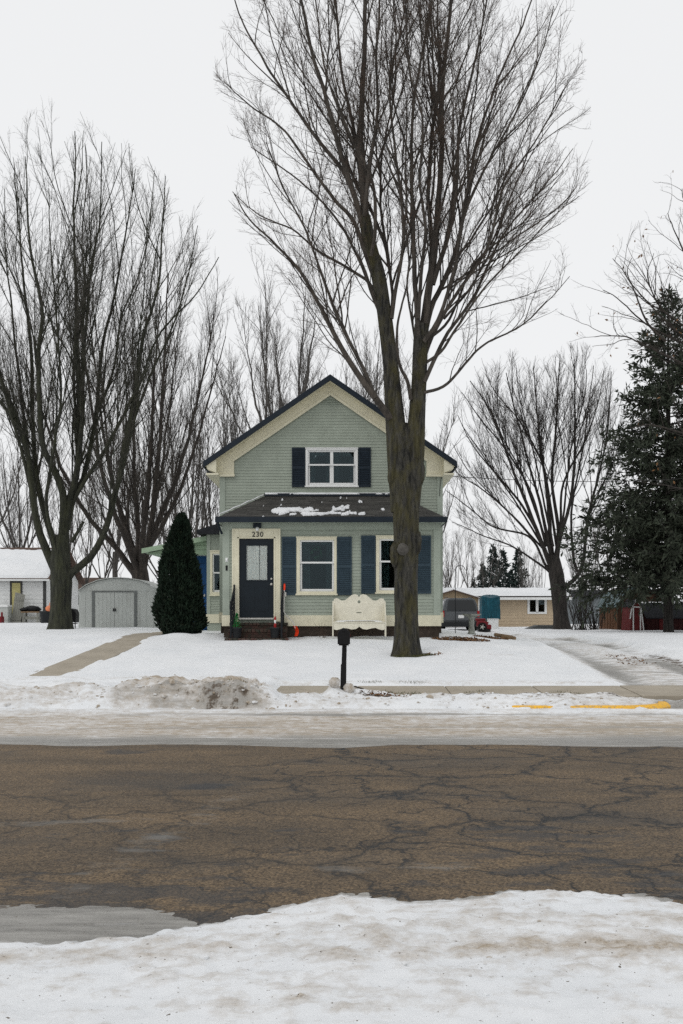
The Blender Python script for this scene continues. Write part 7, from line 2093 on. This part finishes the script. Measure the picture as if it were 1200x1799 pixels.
for p0, p1 in (((1110, 1066), (1118, 1053.5)), ((1126, 1066), (1118.4, 1053.5)), ((1111.6, 1066.5), (1124.6, 1066.5)), ((1110, 1067.5), (1107, 1087)), ((1126, 1067.5), (1131, 1110)), ((1112.5, 1068.5), (1112.5, 1110)), ((1125, 1068.5), (1125, 1110))):
    part('trim', M['white_paint'], lambda b: bar2(b, p0, p1), ph)
part('roof', M['charcoal_roof'], lambda b: (b.hexa([(px_(1109.2), PY - .06, pzr(1066.5)), (px_(1118), PY - .06, pzr(1053)), (px_(1109.2), PY + 1.7, pzr(1066.5)), (px_(1118), PY + 1.7, pzr(1053)), (px_(1108.7), PY - .06, pzr(1065.5)), (px_(1118), PY - .06, pzr(1052)), (px_(1108.7), PY + 1.7, pzr(1065.5)), (px_(1118), PY + 1.7, pzr(1052))]),
                                           b.hexa([(px_(1118.1), PY - .06, pzr(1053)), (px_(1126.8), PY - .06, pzr(1066.5)), (px_(1118.1), PY + 1.7, pzr(1053)), (px_(1126.8), PY + 1.7, pzr(1066.5)), (px_(1118.1), PY - .06, pzr(1052)), (px_(1127.3), PY - .06, pzr(1065.5)), (px_(1118.1), PY + 1.7, pzr(1052)), (px_(1127.3), PY + 1.7, pzr(1065.5))])), ph)
LSY = 50.5
ls = empty('low_shed', (X(1180, LSY), LSY, .7), 'low red shed with dark sloping roof and a strip of snow', 'shed')
part('wall', M['red_wall'], lambda b: b.box(X(1134, LSY), X(1290, LSY), LSY, LSY + 2.4, .5, Z(1084, LSY)), ls)
part('door', M['playhouse_red'], lambda b: b.box(X(1158, LSY), X(1180, LSY), LSY - .04, LSY - .001, .55, Z(1086, LSY)), ls)
for k in range(14):
    if 3 <= k <= 6: continue
    part('batten', M['red_wall'], lambda b: b.box(X(1136 + k * 8, LSY), X(1137.6 + k * 8, LSY), LSY - .02, LSY - .001, .55, Z(1085, LSY)), ls)
part('roof', M['charcoal_roof'], lambda b: (b.hexa([(X(1132, LSY), LSY - .2, Z(1087, LSY)), (X(1294, LSY), LSY - .2, Z(1087, LSY)), (X(1132, LSY), LSY + .7, Z(1062, LSY)), (X(1294, LSY), LSY + .7, Z(1062, LSY)), (X(1132, LSY), LSY - .2, Z(1085, LSY)), (X(1294, LSY), LSY - .2, Z(1085, LSY)), (X(1132, LSY), LSY + .7, Z(1060, LSY)), (X(1294, LSY), LSY + .7, Z(1060, LSY))]),
                                            b.hexa([(X(1132, LSY), LSY + .701, Z(1062, LSY)), (X(1294, LSY), LSY + .701, Z(1062, LSY)), (X(1132, LSY), LSY + 2.6, Z(1056, LSY)), (X(1294, LSY), LSY + 2.6, Z(1056, LSY)), (X(1132, LSY), LSY + .701, Z(1060, LSY)), (X(1294, LSY), LSY + .701, Z(1060, LSY)), (X(1132, LSY), LSY + 2.6, Z(1053.5, LSY)), (X(1294, LSY), LSY + 2.6, Z(1053.5, LSY))])), ls)
sn = snow_patch('roof_snow', (X(1132, LSY), LSY + .71, Z(1060, LSY)), (X(1294, LSY), LSY + .71, Z(1060, LSY)), (X(1294, LSY), LSY + 2.6, Z(1053.5, LSY)), (X(1132, LSY), LSY + 2.6, Z(1053.5, LSY)), lambda u, v: .35 + (fbm(u * 9, v * 2, 14, 3) - .5) * 3 - .4 * (v < .05), None, 120, 16, .07)
tag(sn, 'broken strip of snow on the low red shed roof', 'snow', kind='stuff')

# service wire from the house to the right
wv_ = MB()
pa_, pb_ = Vector((MX1 + .02, MY - .02, zM(836))), Vector((X(1500, 60), 60, Z(780, 60)))
wv_.tube([pa_.lerp(pb_, t_) - Vector((0, 0, 2.6 * 4 * t_ * (1 - t_) * .35)) for t_ in np.linspace(0, 1, 30)], .011, 5)
tag(wv_.build('service_wire', M['wire']), 'thin black service wire running from the house towards the right', 'wire')

# ------------------------------------------------------------------ small ground details
def scatter(name, label, cat, spots, mat, seed, size, n, blade=False):
    rng = np.random.default_rng(seed)
    Vs = []
    for (cx, cy, rx_, ry_, k) in spots:
        m_ = int(n * k)
        a = rng.uniform(0, 6.283, m_); r = np.sqrt(rng.random(m_))
        x = cx + rx_ * r * np.cos(a); y = cy + ry_ * r * np.sin(a)
        z = ground_h(x, y)[0] + .006
        p = np.stack([x, y, z], 1)
        if blade:
            ax = _norm(np.stack([rng.normal(0, .55, m_), rng.normal(0, .55, m_), np.ones(m_)], 1)); ln = rng.uniform(.4, 1.2, m_)[:, None] * size; w_ = np.full((m_, 1), size * .045)
        else:
            ax = _norm(np.stack([rng.normal(0, 1, m_), rng.normal(0, 1, m_), rng.uniform(0, .5, m_)], 1)); ln = rng.uniform(.5, 1.2, m_)[:, None] * size; w_ = ln * .3
        sd = _norm(np.cross(ax, rng.normal(0, .4, ax.shape) + (UP if not blade else np.array([0, 1., 0]))))
        Vs.append(np.stack([p, p + ax * ln * .5 + sd * w_, p + ax * ln, p + ax * ln * .5 - sd * w_], 1).reshape(-1, 3))
    V = np.concatenate(Vs)
    o = link_mesh(name, np_mesh(name, V, np.arange(len(V)).reshape(-1, 4), False), mat)
    return tag(o, label, cat, kind='stuff')
scatter('leaf_litter', 'brown fallen leaves on the mulch bed and kerb strip', 'leaves', [(3.05, 25.6, .75, .45, 1), (4.05, 27.0, .5, .4, .6), (.75, 16.95, .45, .10, .12), (1.9, 22.6, .5, .2, .1), (6.9, 23.5, .5, 1.6, .15)], M['leaf_dead'], 3, .07, 900)
scatter('grass', 'short winter grass showing at the maple trunk and along the sidewalk', 'grass', [(1.78, 22.5, .34, .14, 1), (1.45, 22.38, .3, .08, .8), (.55, 18.93, .25, .03, .08), (1.35, 18.92, .3, .03, .08), (1.1, 17.2, .35, .12, .2), (2.3, 17.3, .2, .06, .06), (3.9, 17.3, .3, .06, .08), (-1.6, 16.42, .3, .05, .1)], M['grass'], 5, .06, 700, True)
rng_w = np.random.default_rng(6)
def dead_plant(px, label):
    yy = 25.72; xx = X(px, yy); b = MB()
    for k in range(9):
        a = rng_w.normal(0, .35); h = rng_w.uniform(.18, .42)
        q = [(xx + rng_w.normal(0, .05), yy, gz(xx, yy) - .02)]
        for j in range(1, 5): q.append((q[0][0] + a * h * j / 4 + rng_w.normal(0, .012), yy + rng_w.normal(0, .02), q[0][2] + h * j / 4))
        b.tube(q, [.006, .005, .005, .004, .003], 4)
    tag(b.build('dead_plant', M['twig_main']), label, 'plant')
dead_plant(569, 'dry dead flower stalks against the cream board beside the bench')
# snow chunks thrown up round the mailbox post
rc = random.Random(12)
for (px, row, Y, r, lab) in ((587.5, 1213, 16.88, .095, 'beige frozen snow chunk left of the mailbox post'), (613, 1217, 16.95, .10, 'beige frozen snow chunk right of the mailbox post')):
    b = MB(); xx = X(px, Y); b.blob((xx, Y, gz(xx, Y) + .03), (r, r * .9, r * .95), 14, 10, .16, rc)
    o = b.build('snow_chunk', M['snow']); at = o.data.color_attributes.new('mask', 'FLOAT_COLOR', 'POINT')
    at.data.foreach_set('color', np.tile(np.array([.75, 0, 0, 1], np.float32), len(o.data.vertices)))
    tag(o, lab, 'snow chunk')
# stray sticks on the snow
for (px, row, Y, lab) in ((629, 1207, 18.3, 'short stick lying on the sidewalk by the mailbox'),):
    b = MB(); xx = X(px, Y); b.tube([(xx - .06, Y + .12, gz(xx, Y + .1) + .09), (xx, Y, gz(xx, Y) + .085), (xx + .10, Y - .2, gz(xx, Y - .2) + .08)], .014, 6); tag(b.build('stick', M['bark_brown']), lab, 'stick')

def clods(name, label, n, seed, area, fn, size, dirt, d0=.15):
    """broken lumps of ploughed snow lying along the verge"""
    rng = np.random.default_rng(seed)
    bm = bmesh.new(); bmesh.ops.create_icosphere(bm, subdivisions=1, radius=1.0)
    V0 = np.array([v.co[:] for v in bm.verts]); F0 = np.array([[v.index for v in f.verts] for f in bm.faces]); bm.free()
    x = rng.uniform(area[0], area[1], n); y = rng.uniform(area[2], area[3], n); z = fn(x, y)[0]
    r = size * rng.lognormal(0, .45, n)
    V = V0[None] * (1 + rng.normal(0, .16, (n, len(V0), 1))) * (r[:, None] * np.stack([rng.uniform(.8, 1.4, n), rng.uniform(.8, 1.3, n), rng.uniform(.5, .9, n)], 1))[:, None]
    V = V + np.stack([x, y, z + r * .05], 1)[:, None]
    F = F0[None] + (np.arange(n) * len(V0))[:, None, None]
    me = np_mesh(name, V.reshape(-1, 3), F.reshape(-1, 3), False)
    at = me.color_attributes.new('mask', 'FLOAT_COLOR', 'POINT')
    c = np.zeros((n, len(V0), 4), np.float32); c[..., 3] = 1; c[..., 0] = np.clip(rng.random(n) * dirt + d0, 0, 1)[:, None]
    at.data.foreach_set('color', c.ravel())
    return tag(link_mesh(name, me, M['snow']), label, 'snow', kind='stuff')
clods('snow_clods', 'crumbs of dirty ploughed snow along the far verge', 420, 3, (-6, 4.6, 16.0, 17.4), ground_h, .017, 1.0)
clods('pile_clods', 'icy lumps on the dirty ploughed snow pile', 120, 5, (-4.0, -1.0, 16.05, 17.0), ground_h, .024, .6, .4)
clods('shoulder_clods', 'small crumbs of snow on the near shoulder', 90, 7, (-2.6, 2.6, 3.8, 5.5), near_h, .007, .8)
# far wood that closes the horizon
def far_woods():
    rng = np.random.default_rng(77)
    n = 140
    x = rng.uniform(-150, 150, n); y = rng.uniform(150, 230, n)
    S = np.stack([x, y, np.full(n, .3)], 1); H = rng.uniform(4.5, 10.5, n)
    P, R = grow(rng, S, np.tile(UP, (n, 1)) + rng.normal(0, .05, (n, 3)), H, np.full(n, .10), 5, .04, .05, .2)
    sp = [dict(dens=2.0, t0=.15, ang=.6, sd=.2, ratio=.4, fall=.6, rk=.012, n=4, wander=.1, trop=.08, sides=3, up=.3, lmin=.8, mn=6, rmin=.03),
          dict(dens=1.3, t0=.15, ang=.6, sd=.2, ratio=.5, fall=.5, rk=.012, n=2, wander=.12, trop=.06, sides=3, up=.2, lmin=.6, mn=2, rmin=.022)]
    sb = Soup(); V, F = tube_batch(P, R, 4); sb.add(V, F); crown_levels(rng, P, R, H, sp, sb, sb)
    tag(sb.build('treeline', M['twig_hazed']), 'grey leafless wood closing the far horizon', 'wood', kind='stuff')
far_woods()
